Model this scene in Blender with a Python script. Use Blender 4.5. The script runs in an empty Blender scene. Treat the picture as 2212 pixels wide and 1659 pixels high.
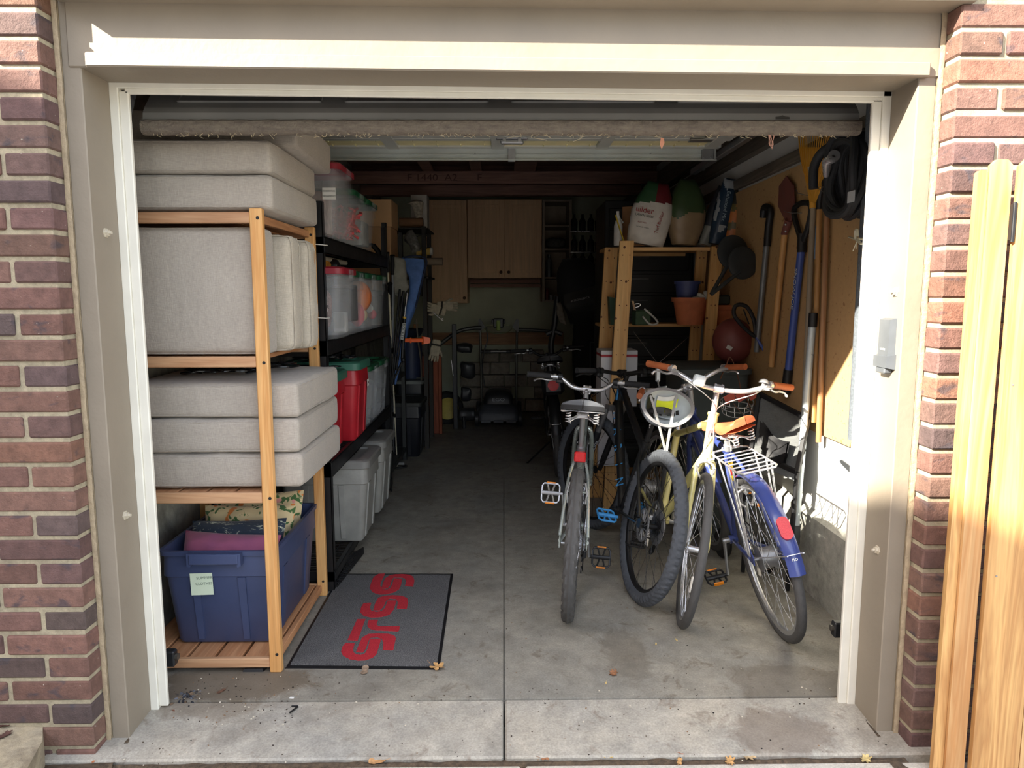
import bpy, bmesh, math, random
from mathutils import Vector as V, Matrix as MX, noise
RN = random.Random(11)
PI = math.pi
sc = bpy.context.scene
COL = sc.collection

# ---------------------------------------------------------------- camera (2212 x 1659 frame)
FPX = 1545.0
CAM = (0.0, -2.42, 1.46)
def _basis(p=7.04, y=.66, r=.1):
    p, y, r = map(math.radians, (p, y, r))
    fw = V((math.sin(y)*math.cos(p), math.cos(y)*math.cos(p), -math.sin(p)))
    rt = V((math.cos(y), -math.sin(y), 0))
    up = V((math.sin(y)*math.sin(p), math.cos(y)*math.sin(p), math.cos(p)))
    c, s = math.cos(r), math.sin(r)
    return fw, c*rt-s*up, s*rt+c*up
FW, RT, UP = _basis()
cd = bpy.data.cameras.new('camera'); cam = bpy.data.objects.new('camera', cd); COL.objects.link(cam)
cd.sensor_width = 36; cd.lens = FPX/2212*36; cd.clip_start = .02; cd.clip_end = 200
cam.matrix_world = MX(((RT.x, UP.x, -FW.x, CAM[0]), (RT.y, UP.y, -FW.y, CAM[1]), (RT.z, UP.z, -FW.z, CAM[2]), (0, 0, 0, 1)))
sc.camera = cam
def A(u, v, X=None, Y=None, Z=None):
    """point of the place seen at photo pixel (u, v), given one of its real coordinates"""
    d = FW+((u-1106)/FPX)*RT+((829.5-v)/FPX)*UP
    c = V(CAM)
    if X is not None: t = (X-c.x)/d.x
    elif Y is not None: t = (Y-c.y)/d.y
    else: t = (Z-c.z)/d.z
    return c+t*d

# ---------------------------------------------------------------- geometry
def fr(d):
    d = V(d).normalized()
    a = V((0, 0, 1)) if abs(d.z) < .9 else V((1, 0, 0))
    u = d.cross(a).normalized(); return u, d.cross(u).normalized(), d
def cr(pts, k=6, closed=False):
    pts = [V(p) for p in pts]; n = len(pts); out = []
    for i in range(n if closed else n-1):
        g = (lambda j: pts[j % n]) if closed else (lambda j: pts[max(0, min(n-1, j))])
        p0, p1, p2, p3 = g(i-1), g(i), g(i+1), g(i+2)
        for s in range(k):
            t = s/k
            out.append(.5*((2*p1)+(p2-p0)*t+(2*p0-5*p1+4*p2-p3)*t*t+(3*p1-p0-3*p2+p3)*t**3))
    if not closed: out.append(pts[-1])
    return out
class G:
    def __init__(s): s.v = []; s.f = []; s.c = []; s.col = (1, 1, 1); s.usecol = False
    def add(s, vs, fs, col=None):
        o = len(s.v); s.v += [V(p) for p in vs]; s.f += [tuple(i+o for i in f) for f in fs]
        c = col if col is not None else s.col
        if col is not None: s.usecol = True
        s.c += [c]*len(fs); return s
    def box(s, x0, x1, y0, y1, z0, z1, bev=0, m=None, col=None):
        x0, x1 = min(x0, x1), max(x0, x1); y0, y1 = min(y0, y1), max(y0, y1); z0, z1 = min(z0, z1), max(z0, z1)
        if bev <= 0:
            vs = [(x, y, z) for z in (z0, z1) for y in (y0, y1) for x in (x0, x1)]
            fs = [(0, 2, 3, 1), (4, 5, 7, 6), (0, 1, 5, 4), (2, 6, 7, 3), (0, 4, 6, 2), (1, 3, 7, 5)]
        else:
            b = min(bev, .49*min(x1-x0, y1-y0, z1-z0))
            vs = []; idx = {}
            for a, X, sx in ((0, x0, 1), (1, x1, -1)):
                for c, Y, sy in ((0, y0, 1), (1, y1, -1)):
                    for e, Z, sz in ((0, z0, 1), (1, z1, -1)):
                        idx[a, c, e] = len(vs)
                        vs += [(X, Y+sy*b, Z+sz*b), (X+sx*b, Y, Z+sz*b), (X+sx*b, Y+sy*b, Z)]
            I = lambda a, c, e, k: idx[a, c, e]+k
            fs = [(I(0,0,0,0), I(0,0,1,0), I(0,1,1,0), I(0,1,0,0)), (I(1,0,0,0), I(1,1,0,0), I(1,1,1,0), I(1,0,1,0)),
                  (I(0,0,0,1), I(1,0,0,1), I(1,0,1,1), I(0,0,1,1)), (I(0,1,0,1), I(0,1,1,1), I(1,1,1,1), I(1,1,0,1)),
                  (I(0,0,0,2), I(0,1,0,2), I(1,1,0,2), I(1,0,0,2)), (I(0,0,1,2), I(1,0,1,2), I(1,1,1,2), I(0,1,1,2))]
            for c in (0, 1):
                for e in (0, 1):
                    q = (I(0,c,e,1), I(0,c,e,2), I(1,c,e,2), I(1,c,e,1)); fs.append(q if (c+e) % 2 == 0 else q[::-1])
            for a in (0, 1):
                for e in (0, 1):
                    q = (I(a,0,e,0), I(a,1,e,0), I(a,1,e,2), I(a,0,e,2)); fs.append(q if (a+e) % 2 == 0 else q[::-1])
            for a in (0, 1):
                for c in (0, 1):
                    q = (I(a,c,0,0), I(a,c,0,1), I(a,c,1,1), I(a,c,1,0)); fs.append(q if (a+c) % 2 == 0 else q[::-1])
            for (a, c, e), i in idx.items():
                q = (i, i+1, i+2); fs.append(q if (a+c+e) % 2 == 0 else q[::-1])
        if m is not None: vs = [m @ V(p) for p in vs]
        return s.add(vs, fs, col)
    def beam(s, p0, p1, w, h, up=(0, 0, 1), bev=0, col=None):
        """rectangular bar from p0 to p1, w across, h along 'up'"""
        p0, p1 = V(p0), V(p1); d = (p1-p0); L = d.length; d.normalize()
        x = d.cross(V(up)).normalized(); u = x.cross(d)
        m = MX(((x.x, d.x, u.x, p0.x), (x.y, d.y, u.y, p0.y), (x.z, d.z, u.z, p0.z), (0, 0, 0, 1)))
        return s.box(-w/2, w/2, 0, L, -h/2, h/2, bev, m, col)
    def tube(s, pts, r, n=8, closed=False, col=None, caps=True, flat=1.0, up=None):
        pts = [V(p) for p in pts]; N = len(pts)
        if not isinstance(r, (list, tuple)): r = [r]*N
        vs = []; u = None
        for i in range(N):
            if closed: d = pts[(i+1) % N]-pts[i-1]
            else: d = pts[min(i+1, N-1)]-pts[max(i-1, 0)]
            if d.length < 1e-9: d = V((0, 0, 1))
            d.normalize()
            if up is not None: u = V(up)
            if u is None: u = fr(d)[0]
            u = (u-d*u.dot(d))
            u = u.normalized() if u.length > 1e-6 else fr(d)[0]
            w = d.cross(u)
            for k in range(n):
                a = 2*PI*(k+.5)/n; vs.append(pts[i]+r[i]*(math.cos(a)*u+flat*math.sin(a)*w))
        fs = []
        for i in range(N if closed else N-1):
            j = (i+1) % N
            for k in range(n):
                l = (k+1) % n; fs.append((i*n+k, i*n+l, j*n+l, j*n+k))
        if caps and not closed:
            fs.append(tuple(range(n))[::-1]); fs.append(tuple((N-1)*n+k for k in range(n)))
        return s.add(vs, fs, col)
    def cyl(s, p0, p1, r0, r1=None, n=16, col=None):
        return s.tube([p0, p1], [r0, r0 if r1 is None else r1], n, col=col)
    def lathe(s, prof, o=(0, 0, 0), ax=(0, 0, 1), n=28, col=None, arc=None, sx=1, sy=1, cap=False):
        o = V(o); u, w, d = fr(ax); vs = []; m = n if arc is None else n+1
        a0, a1 = arc or (0, 2*PI)
        for r, h in prof:
            for k in range(m):
                a = a0+(a1-a0)*k/n; vs.append(o+d*h+r*(sx*math.cos(a)*u+sy*math.sin(a)*w))
        fs = []
        for i in range(len(prof)-1):
            for k in range(n):
                l = (k+1) % m if arc is None else k+1; fs.append((i*m+k, i*m+l, (i+1)*m+l, (i+1)*m+k))
        if cap:
            fs.append(tuple(range(m))[::-1]); fs.append(tuple((len(prof)-1)*m+k for k in range(m)))
        return s.add(vs, fs, col)
    def ball(s, c, r, n=16, col=None, sx=1, sy=1, sz=1):
        vs = [V(c)+V((0, 0, r*sz))]; k = n//2
        for i in range(1, k):
            t = PI*i/k
            for j in range(n):
                a = 2*PI*j/n; vs.append(V(c)+V((r*sx*math.sin(t)*math.cos(a), r*sy*math.sin(t)*math.sin(a), r*sz*math.cos(t))))
        vs.append(V(c)-V((0, 0, r*sz))); fs = []
        for j in range(n):
            fs.append((0, 1+j, 1+(j+1) % n)); L = len(vs)-1
            fs.append((L, 1+(k-2)*n+(j+1) % n, 1+(k-2)*n+j))
            for i in range(k-2): fs.append((1+i*n+j, 1+(i+1)*n+j, 1+(i+1)*n+(j+1) % n, 1+i*n+(j+1) % n))
        return s.add(vs, fs, col)
    def prism(s, poly, o, u, w, h, col=None):
        """polygon (a, b) in frame o + a u + b w, extruded by vector h"""
        o, u, w, h = V(o), V(u), V(w), V(h); n = len(poly)
        b = [o+a*u+c*w for a, c in poly]; t = [p+h for p in b]
        fs = [tuple(range(n)), tuple(range(2*n-1, n-1, -1))]+[(i, i+n, (i+1) % n+n, (i+1) % n) for i in range(n)]
        return s.add(b+t, fs, col)
    def hull(s, pts, col=None):
        bm = bmesh.new()
        for p in pts: bm.verts.new(p)
        bmesh.ops.convex_hull(bm, input=bm.verts)
        bm.verts.ensure_lookup_table(); bm.verts.index_update()
        s.add([v.co.copy() for v in bm.verts], [tuple(v.index for v in f.verts) for f in bm.faces], col); bm.free(); return s
    def grid(s, fn, nu, nv, cu=False, cv=False, col=None):
        mu = nu if cu else nu+1; mv = nv if cv else nv+1
        vs = [fn(i/nu, j/nv) for i in range(mu) for j in range(mv)]
        fs = [(i*mv+j, ((i+1) % mu)*mv+j, ((i+1) % mu)*mv+(j+1) % mv, i*mv+(j+1) % mv) for i in range(nu) for j in range(nv)]
        if callable(col):
            o = len(s.v); s.v += [V(p) for p in vs]; s.f += [tuple(i+o for i in f) for f in fs]; s.usecol = True
            s.c += [col((i+.5)/nu, (j+.5)/nv) for i in range(nu) for j in range(nv)]; return s
        return s.add(vs, fs, col)
    def xf(s, m, frm=0):
        for i in range(frm, len(s.v)): s.v[i] = m @ s.v[i]
        return s
def rbox(c, h, p=6.0, n=10, puff=0, jit=0, seed=0, m=None):
    """soft box: superellipsoid shell as (verts, faces); h = half sizes, puff = bulge of the wide faces"""
    vs = {}; V_ = []; F_ = []
    def vid(a, b, k, sgn):
        q = [0, 0, 0]; q[k] = sgn; q[(k+1) % 3] = a; q[(k+2) % 3] = b
        key = tuple(round(t, 5) for t in q)
        if key in vs: return vs[key]
        d = V(q); L = (abs(d.x)**p+abs(d.y)**p+abs(d.z)**p)**(1/p); d /= L
        pf = puff*(1-abs(q[0])**2)*(1-abs(q[1])**2) if k == 2 or abs(q[2]) == 1 else 0
        w = V((d.x*h[0], d.y*h[1], d.z*h[2]+math.copysign(pf, d.z)))
        if jit:
            nn = noise.noise_vector(w*9+V((seed*7.3, seed*3.1, seed))); n2 = noise.noise_vector(w*25+V((seed, 5, 2)))
            w += V((nn.x, nn.y, nn.z))*jit+V((n2.x, n2.y, n2.z))*jit*.35
        w += V(c)
        if m is not None: w = m @ w
        vs[key] = len(V_); V_.append(w); return vs[key]
    e = [math.sin(PI/2*(-1+2*i/n)) for i in range(n+1)]
    for k in range(3):
        for sgn in (-1, 1):
            for i in range(n):
                for j in range(n):
                    q = (vid(e[i], e[j], k, sgn), vid(e[i+1], e[j], k, sgn), vid(e[i+1], e[j+1], k, sgn), vid(e[i], e[j+1], k, sgn))
                    F_.append(q if sgn > 0 else q[::-1])
    return V_, F_

def cbox(h, r, n=22, puff=0, jit=0, seed=0, m=None):
    """upholstered box: constant edge radius r, puffed wide (z) faces, rippled sides"""
    def ax(hh):
        c_ = [-hh+r*(1-math.cos(PI/2*i/5))*1.0 for i in range(5)]
        k = max(3, int(n*hh/.33)); mid = [-(hh-r)+2*(hh-r)*i/k for i in range(k+1)]
        return c_+mid+[-q for q in c_[::-1]]
    S_ = [ax(q) for q in h]; V_ = []; F_ = []; key = {}
    def vid(p):
        kk = tuple(round(t, 6) for t in p)
        if kk in key: return key[kk]
        inn = V([max(-(a-r), min(a-r, q)) for q, a in zip(p, h)]); d = V(p)-inn
        w = inn+(d.normalized()*r if d.length > 1e-9 else d)
        fx, fy, fz = w.x/h[0], w.y/h[1], w.z/h[2]
        top = abs(fz)**6
        w.z += math.copysign(puff*(1-fx**4)*(1-fy**4)*top, fz)
        side = (1-abs(fz)**3)
        if jit:
            n1 = noise.noise(V((w.x*34+seed*3, w.y*34, w.z*7+seed))); n2 = noise.noise(V((w.x*8+seed, w.y*8, w.z*5))); n3 = noise.noise_vector(w*6+V((seed, 3, 1)))
            o_ = (n1*.55+n2)*jit*side
            if abs(fx) > .95: w.x += math.copysign(o_, fx)
            if abs(fy) > .95: w.y += math.copysign(o_, fy)
            w += V((n3.x*.5, n3.y*.5, n3.z))*jit*.8; w.z += noise.noise(V((w.x*20, w.y*20, seed)))*jit*.35*top
        if m is not None: w = m @ w
        key[kk] = len(V_); V_.append(w); return key[kk]
    for k in range(3):
        A_, B_ = S_[(k+1) % 3], S_[(k+2) % 3]
        for sg in (-1, 1):
            for i in range(len(A_)-1):
                for j in range(len(B_)-1):
                    q = []
                    for a, b_ in ((A_[i], B_[j]), (A_[i+1], B_[j]), (A_[i+1], B_[j+1]), (A_[i], B_[j+1])):
                        p = [0, 0, 0]; p[k] = sg*h[k]; p[(k+1) % 3] = a; p[(k+2) % 3] = b_; q.append(vid(p))
                    F_.append(tuple(q) if sg > 0 else tuple(q[::-1]))
    return V_, F_

# ---------------------------------------------------------------- objects
WM = {}
def mesh(name, g, mt, sm=True, ang=35, off=None):
    me = bpy.data.meshes.new(name)
    vs = g.v if off is None else [p-off for p in g.v]
    me.from_pydata([tuple(p) for p in vs], [], g.f); me.update()
    if g.usecol:
        ca = me.color_attributes.new('tint', 'FLOAT_COLOR', 'CORNER'); k = 0; buf = []
        for f, c in zip(g.f, g.c): buf += [c[0], c[1], c[2], 1]*len(f)
        ca.data.foreach_set('color', buf)
    bm = bmesh.new(); bm.from_mesh(me); bmesh.ops.recalc_face_normals(bm, faces=bm.faces); bm.to_mesh(me); bm.free()
    me.materials.append(mt)
    if sm:
        me.shade_smooth(); me.set_sharp_from_angle(angle=math.radians(ang))
    return me
def T(name, label, cat, loc=(0, 0, 0), group=None, mw=None):
    o = bpy.data.objects.new(name, None); COL.objects.link(o); o.empty_display_size = .1
    m = MX.Translation(V(loc)) if mw is None else mw
    o.matrix_world = m; WM[o] = m.copy(); o['label'] = label; o['category'] = cat
    if group: o['group'] = group
    return o
def P(name, g, mt, par, label=None, sm=True, ang=35, local=False, kind=None):
    """part of a thing; coordinates are the place's own unless local"""
    o = bpy.data.objects.new(name, mesh(name, g, mt, sm, ang)); COL.objects.link(o); o.parent = par
    if local: WM[o] = WM[par].copy()
    else: o.matrix_parent_inverse = WM[par].inverted(); WM[o] = MX.Identity(4)
    if label: o['label'] = label
    if kind: o['kind'] = kind
    return o
def S(name, g, mt, label, cat, group=None, sm=True, ang=35, kind=None):
    """a thing that is one mesh, origin at its base"""
    xs = [p.x for p in g.v]; ys = [p.y for p in g.v]; zs = [p.z for p in g.v]
    off = V(((min(xs)+max(xs))/2, (min(ys)+max(ys))/2, min(zs)))
    o = bpy.data.objects.new(name, mesh(name, g, mt, sm, ang, off)); COL.objects.link(o); o.location = off
    WM[o] = MX.Translation(off); o['label'] = label; o['category'] = cat
    if group: o['group'] = group
    if kind: o['kind'] = kind
    return o
def ST(name, g, mt, sm=False, ang=35, par=None):
    o = bpy.data.objects.new(name, mesh(name, g, mt, sm, ang)); COL.objects.link(o); WM[o] = MX.Identity(4)
    if par is not None: o.parent = par; o.matrix_parent_inverse = WM[par].inverted()
    else: o['kind'] = 'structure'
    return o
def TX(name, text, size, o, u, w, mt, par, ext=.0006, local=False, align='CENTER', sx=1.0):
    """lettering: o = centre, u = reading direction, w = up of the letters"""
    cu = bpy.data.curves.new(name, 'FONT'); cu.body = text; cu.size = size; cu.extrude = ext; cu.align_x = align; cu.align_y = 'CENTER'
    cu.resolution_u = 3
    tmp = bpy.data.objects.new('tmp', cu); COL.objects.link(tmp)
    dg = bpy.context.evaluated_depsgraph_get(); me = bpy.data.meshes.new_from_object(tmp.evaluated_get(dg))
    bpy.data.objects.remove(tmp); bpy.data.curves.remove(cu)
    u = V(u).normalized(); w = V(w); w = (w-u*w.dot(u)).normalized(); n = u.cross(w); o = V(o)
    m = MX(((u.x*sx, w.x, n.x, o.x), (u.y*sx, w.y, n.y, o.y), (u.z*sx, w.z, n.z, o.z), (0, 0, 0, 1)))
    me.transform(m); me.materials.clear(); me.materials.append(mt); me.name = name
    ob = bpy.data.objects.new(name, me); COL.objects.link(ob); ob.parent = par
    if local: WM[ob] = WM[par].copy()
    else: ob.matrix_parent_inverse = WM[par].inverted(); WM[ob] = MX.Identity(4)
    return ob

# ---------------------------------------------------------------- materials
def _new(name):
    m = bpy.data.materials.new(name); m.use_nodes = True; nt = m.node_tree; nt.nodes.clear()
    o = nt.nodes.new('ShaderNodeOutputMaterial'); b = nt.nodes.new('ShaderNodeBsdfPrincipled'); nt.links.new(b.outputs[0], o.inputs[0])
    return m, nt, b
def lin(c):
    return tuple(((x/255)/12.92 if x/255 <= .04045 else ((x/255+.055)/1.055)**2.4) for x in c)
def N(nt, t, **k):
    n = nt.nodes.new(t)
    for a, b in k.items(): setattr(n, a, b)
    return n
def mixc(nt, f, a, b, bt='MIX'):
    n = N(nt, 'ShaderNodeMix', data_type='RGBA', blend_type=bt)
    for i, x in ((0, f), (6, a), (7, b)):
        if hasattr(x, 'is_output') or isinstance(x, bpy.types.NodeSocket): nt.links.new(x, n.inputs[i])
        elif i == 0: n.inputs[0].default_value = x
        else: n.inputs[i].default_value = (*x, 1)
    return n.outputs[2]
def ns(nt, scale, sx=(1, 1, 1), det=3, rough=.55, dist=0):
    tc = N(nt, 'ShaderNodeTexCoord'); mp = N(nt, 'ShaderNodeMapping'); mp.inputs['Scale'].default_value = sx
    n = N(nt, 'ShaderNodeTexNoise'); n.inputs['Scale'].default_value = scale; n.inputs['Detail'].default_value = det
    n.inputs['Roughness'].default_value = rough; n.inputs['Distortion'].default_value = dist
    nt.links.new(tc.outputs['Object'], mp.inputs[0]); nt.links.new(mp.outputs[0], n.inputs['Vector']); return n.outputs['Fac']
def ramp(nt, f, stops):
    r = N(nt, 'ShaderNodeValToRGB'); nt.links.new(f, r.inputs[0]); e = r.color_ramp.elements
    while len(e) < len(stops): e.new(.5)
    for x, (p, c) in zip(e, stops): x.position = p; x.color = (*c, 1) if isinstance(c, tuple) else (c, c, c, 1)
    return r.outputs[0]
def bump(nt, b, h, st, d=.01):
    n = N(nt, 'ShaderNodeBump'); n.inputs['Strength'].default_value = st; n.inputs['Distance'].default_value = d
    nt.links.new(h, n.inputs['Height']); nt.links.new(n.outputs[0], b.inputs['Normal'])
MC = {}
def M(col, rough=.5, metal=0, var=.12, scale=12, bmp=0, bs=80, tint=False, coat=0, trans=0, alpha=1, name=None, spec=None, sheen=0):
    key = (col, rough, metal, var, scale, bmp, bs, tint, coat, trans, alpha, spec, sheen)
    if key in MC: return MC[key]
    m, nt, b = _new(name or 'mat_%02x%02x%02x' % tuple(int(c) for c in col)); c = lin(col)
    if tint:
        at = N(nt, 'ShaderNodeVertexColor', layer_name='tint'); base = at.outputs[0]
    else: base = c
    if var:
        f = ns(nt, scale)
        g = ramp(nt, f, [(.3, 1-var), (.7, 1+var)])
        base = mixc(nt, 1.0, base, g, 'MULTIPLY')
        nt.links.new(base, b.inputs['Base Color'])
        rr = N(nt, 'ShaderNodeMapRange'); nt.links.new(f, rr.inputs[0]); rr.inputs[3].default_value = max(0, rough-.08); rr.inputs[4].default_value = min(1, rough+.08)
        nt.links.new(rr.outputs[0], b.inputs['Roughness'])
    else:
        if tint: nt.links.new(base, b.inputs['Base Color'])
        else: b.inputs['Base Color'].default_value = (*c, 1)
        b.inputs['Roughness'].default_value = rough
    b.inputs['Metallic'].default_value = metal
    if coat: b.inputs['Coat Weight'].default_value = coat
    if trans: b.inputs['Transmission Weight'].default_value = trans; b.inputs['IOR'].default_value = 1.25
    if alpha < 1: b.inputs['Alpha'].default_value = alpha
    if spec is not None: b.inputs['Specular IOR Level'].default_value = spec
    if sheen: b.inputs['Sheen Weight'].default_value = sheen
    if bmp: bump(nt, b, ns(nt, bs), bmp)
    MC[key] = m; return m
def WOOD(c1, c2, axis='z', rough=.55, scale=1.0, ring=True, dark=None):
    m, nt, b = _new('wood_'+axis); a = {'x': (.06, 1, 1), 'y': (1, .06, 1), 'z': (1, 1, .06)}[axis]
    c1, c2 = lin(c1), lin(c2)
    f = ns(nt, 14*scale, a, 4, .6, .6); f2 = ns(nt, 90*scale, a, 2); big = ns(nt, 2.5*scale, a, 2)
    mm = N(nt, 'ShaderNodeMath', operation='MULTIPLY'); nt.links.new(f, mm.inputs[0]); mm.inputs[1].default_value = 9.0 if ring else 1
    fc = N(nt, 'ShaderNodeMath', operation='PINGPONG'); nt.links.new(mm.outputs[0], fc.inputs[0]); fc.inputs[1].default_value = 1
    base = mixc(nt, fc.outputs[0], c1, c2)
    base = mixc(nt, .5, base, ramp(nt, f2, [(.3, .75), (.7, 1.1)]), 'MULTIPLY')
    base = mixc(nt, .7, base, ramp(nt, big, [(.3, .75), (.7, 1.15)]), 'MULTIPLY')
    nt.links.new(base, b.inputs['Base Color']); b.inputs['Roughness'].default_value = rough
    bump(nt, b, f2, .15, .004); return m
def FABRIC(col, col2=None, sc_=420, rough=.95, st=.3):
    m, nt, b = _new('fabric'); c = lin(col); c2 = lin(col2) if col2 else tuple(x*.8 for x in c)
    fa = ns(nt, sc_, (1, 1, .12), 2); fb = ns(nt, sc_, (.12, .12, 1), 2); big = ns(nt, 5)
    base = mixc(nt, fa, c, c2); base = mixc(nt, .5, base, ramp(nt, fb, [(.3, .8), (.7, 1.15)]), 'MULTIPLY')
    base = mixc(nt, .4, base, ramp(nt, big, [(.3, .9), (.7, 1.1)]), 'MULTIPLY')
    nt.links.new(base, b.inputs['Base Color']); b.inputs['Roughness'].default_value = rough; b.inputs['Sheen Weight'].default_value = .2
    mx = N(nt, 'ShaderNodeMath', operation='ADD'); nt.links.new(fa, mx.inputs[0]); nt.links.new(fb, mx.inputs[1])
    big2 = ns(nt, 18, (1, 1, .35), 2); ad = N(nt, 'ShaderNodeMath', operation='MULTIPLY_ADD'); nt.links.new(big2, ad.inputs[0]); ad.inputs[1].default_value = 5; nt.links.new(mx.outputs[0], ad.inputs[2])
    bump(nt, b, ad.outputs[0], st, .004); return m
def CONC(col, stain=(96, 84, 70), warm=(170, 160, 145), rough=.85, s=1.0, st=.25, amt=.5, blobs=()):
    m, nt, b = _new('concrete'); c = lin(col)
    a = ns(nt, 2.2*s, det=6, rough=.65, dist=.4); d = ns(nt, 11*s, det=5, rough=.7); e = ns(nt, 140*s, det=2); h = ns(nt, 1.1*s, det=4, rough=.6, dist=1.2)
    base = mixc(nt, ramp(nt, a, [(.35, 0.0), (.65, 1.0)]), c, lin(warm))
    base = mixc(nt, .75, base, ramp(nt, d, [(.3, .66), (.7, 1.22)]), 'MULTIPLY')
    base = mixc(nt, .6, base, ramp(nt, e, [(.3, .72), (.72, 1.25)]), 'MULTIPLY')
    sm = N(nt, 'ShaderNodeMath', operation='MULTIPLY'); nt.links.new(ramp(nt, h, [(.52, 0.0), (.66, 1.0)]), sm.inputs[0]); sm.inputs[1].default_value = amt
    base = mixc(nt, sm.outputs[0], base, lin(stain))
    for bx, by, rx, ry, bc, ba in blobs:
        tc = N(nt, 'ShaderNodeTexCoord'); mp = N(nt, 'ShaderNodeMapping'); mp.vector_type = 'TEXTURE'; mp.inputs['Location'].default_value = (bx, by, 0); mp.inputs['Scale'].default_value = (rx, ry, 1)
        nt.links.new(tc.outputs['Object'], mp.inputs[0]); gr = N(nt, 'ShaderNodeTexGradient', gradient_type='SPHERICAL'); nt.links.new(mp.outputs[0], gr.inputs[0])
        nz = ns(nt, 9, det=5, rough=.75, dist=.8); mu = N(nt, 'ShaderNodeMath', operation='MULTIPLY_ADD'); nt.links.new(nz, mu.inputs[0]); mu.inputs[1].default_value = 1.3; nt.links.new(gr.outputs['Fac'], mu.inputs[2])
        base = mixc(nt, ramp(nt, mu.outputs[0], [(.75, 0.0), (1.35, ba)]), base, lin(bc))
    nt.links.new(base, b.inputs['Base Color']); b.inputs['Roughness'].default_value = rough
    bump(nt, b, mixc(nt, .5, d, e), st, .006); return m

chrome = M((214, 214, 216), .26, .72, .05); steel = M((158, 160, 163), .38, .8, .1); alu = M((190, 192, 195), .38, .9, .08)
black = M((20, 20, 22), .5); bpl = M((30, 31, 33), .42); rubber = M((38, 38, 40), .8, bmp=.2, bs=200); dgrey = M((70, 72, 76), .55)
white = M((225, 224, 218), .55); red = M((185, 28, 34), .45)
# ================================================================= THE SETTING
TILT = MX.Rotation(.0098, 4, 'Y')
paint = M((140, 129, 113), .55, var=.06, scale=5, bmp=.12, bs=35)
paint_j = M((144, 132, 110), .5, var=.06, scale=5, bmp=.12, bs=35)
vinyl = M((226, 222, 208), .45, var=.05, scale=9)
caulk = M((168, 150, 122), .7, var=.15, scale=30, bmp=.4, bs=60)
slab = CONC((158, 154, 144), warm=(178, 170, 154), stain=(104, 92, 78), amt=.35, blobs=[(.93, -.16, .22, .16, (108, 92, 78), .55), (-1.05, .02, .25, .12, (112, 98, 80), .5)])
slab_in = CONC((138, 135, 126), warm=(156, 150, 136), stain=(92, 84, 74), amt=.4, rough=.6, blobs=[(-1.05, .16, .4, .18, (104, 90, 72), .7), (1.1, .12, .3, .2, (100, 90, 76), .5), (.5, .35, .12, .3, (92, 84, 72), .45)])
# floor: two bays with a saw joint on the centre line
g = G()
for x0, x1 in ((-1.62, -.006), (.001, 1.62)):
    g.box(x0, x1, .035, 1.8185, -.16, 0); g.box(x0, x1, 1.8205, 6.7, -.16, 0)
g.box(-1.62, 1.62, .04, 6.69, -.2, -.012)
ST('floor', g, slab_in)
g = G()
for x0, x1 in ((-1.5, -.006), (.001, 1.5)):
    m = MX.Shear('XZ', 4, (0, 0)); g2 = G().box(x0, x1, -.27, .032, -.2, -.004, .006)
    for p in g2.v:
        if p.z > -.05: p.z += (p.y-.032)*.06
    g.add(g2.v, g2.f)
ST('floor_apron', g, slab)
g = G()
for x0, x1 in ((-4, .05), (.065, 4)): g.box(x0, x1, -9, -.3, -.2, -.03, .006)
g.box(-9, 9, -16, -.27, -.3, -.06)
g.box(-9, 9, -.4, 0, -.3, -.09)
ST('driveway', g, CONC((184, 180, 170), warm=(200, 192, 176), stain=(150, 140, 124), amt=.3))
dirt = M((84, 70, 54), .95, var=.4, scale=60, bmp=.8, bs=90)
g = G()
def dirt_strip(p0, p1, w, z, n, hgt=.012):
    p0, p1 = V(p0), V(p1)
    def fn(a, b):
        q = p0.lerp(p1, a); d = (p1-p0).normalized(); s_ = V((-d.y, d.x, 0))
        h = noise.noise(V((q.x*17, q.y*17, b*3)))*hgt
        return V((q.x, q.y, z+max(0, (1-abs(2*b-1))*hgt*.6+h*.6)))+s_*(b-.5)*w*(1+.6*noise.noise(V((q.x*9, q.y*9+b*9, 3))))
    g.grid(fn, n, 6)
dirt_strip((-1.3, -.285, 0), (1.3, -.29, 0), .045, -.038, 160)
dirt_strip((-1.262, -.19, 0), (-1.258, -.01, 0), .016, -.02, 30, .012)
dirt_strip((1.262, -.19, 0), (1.258, -.01, 0), .016, -.02, 30, .012)
dirt_strip((1.25, -.3, 0), (1.5, -.75, 0), .10, -.035, 40)
dirt_strip((-1.62, -.36, 0), (-1.25, -.29, 0), .11, -.035, 60, .02)
S('soil_in_joints', g, dirt, 'dark soil and grit filling the gap between apron and driveway', 'soil', kind='stuff')

# brick facade -------------------------------------------------------------
bm_, nt, b = _new('brick')
at = N(nt, 'ShaderNodeVertexColor', layer_name='tint'); base = at.outputs[0]
base = mixc(nt, .85, base, ramp(nt, ns(nt, 26, det=4, rough=.7), [(.25, .58), (.75, 1.3)]), 'MULTIPLY')
base = mixc(nt, ramp(nt, ns(nt, 11, (1, 1, 1.6), det=3, dist=.5), [(.6, 0.0), (.7, .7)]), base, lin((60, 58, 66)))
base = mixc(nt, ramp(nt, ns(nt, 70, det=2), [(.74, 0.0), (.78, .7)]), base, lin((205, 195, 180)))
nt.links.new(base, b.inputs['Base Color']); b.inputs['Roughness'].default_value = .8
bump(nt, b, ns(nt, 45, det=6, rough=.75), .9, .010)
mortar = CONC((176, 164, 138), warm=(190, 178, 150), stain=(120, 108, 92), s=5, st=.8, amt=.3)
BH, CO = .0645, .0785
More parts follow.
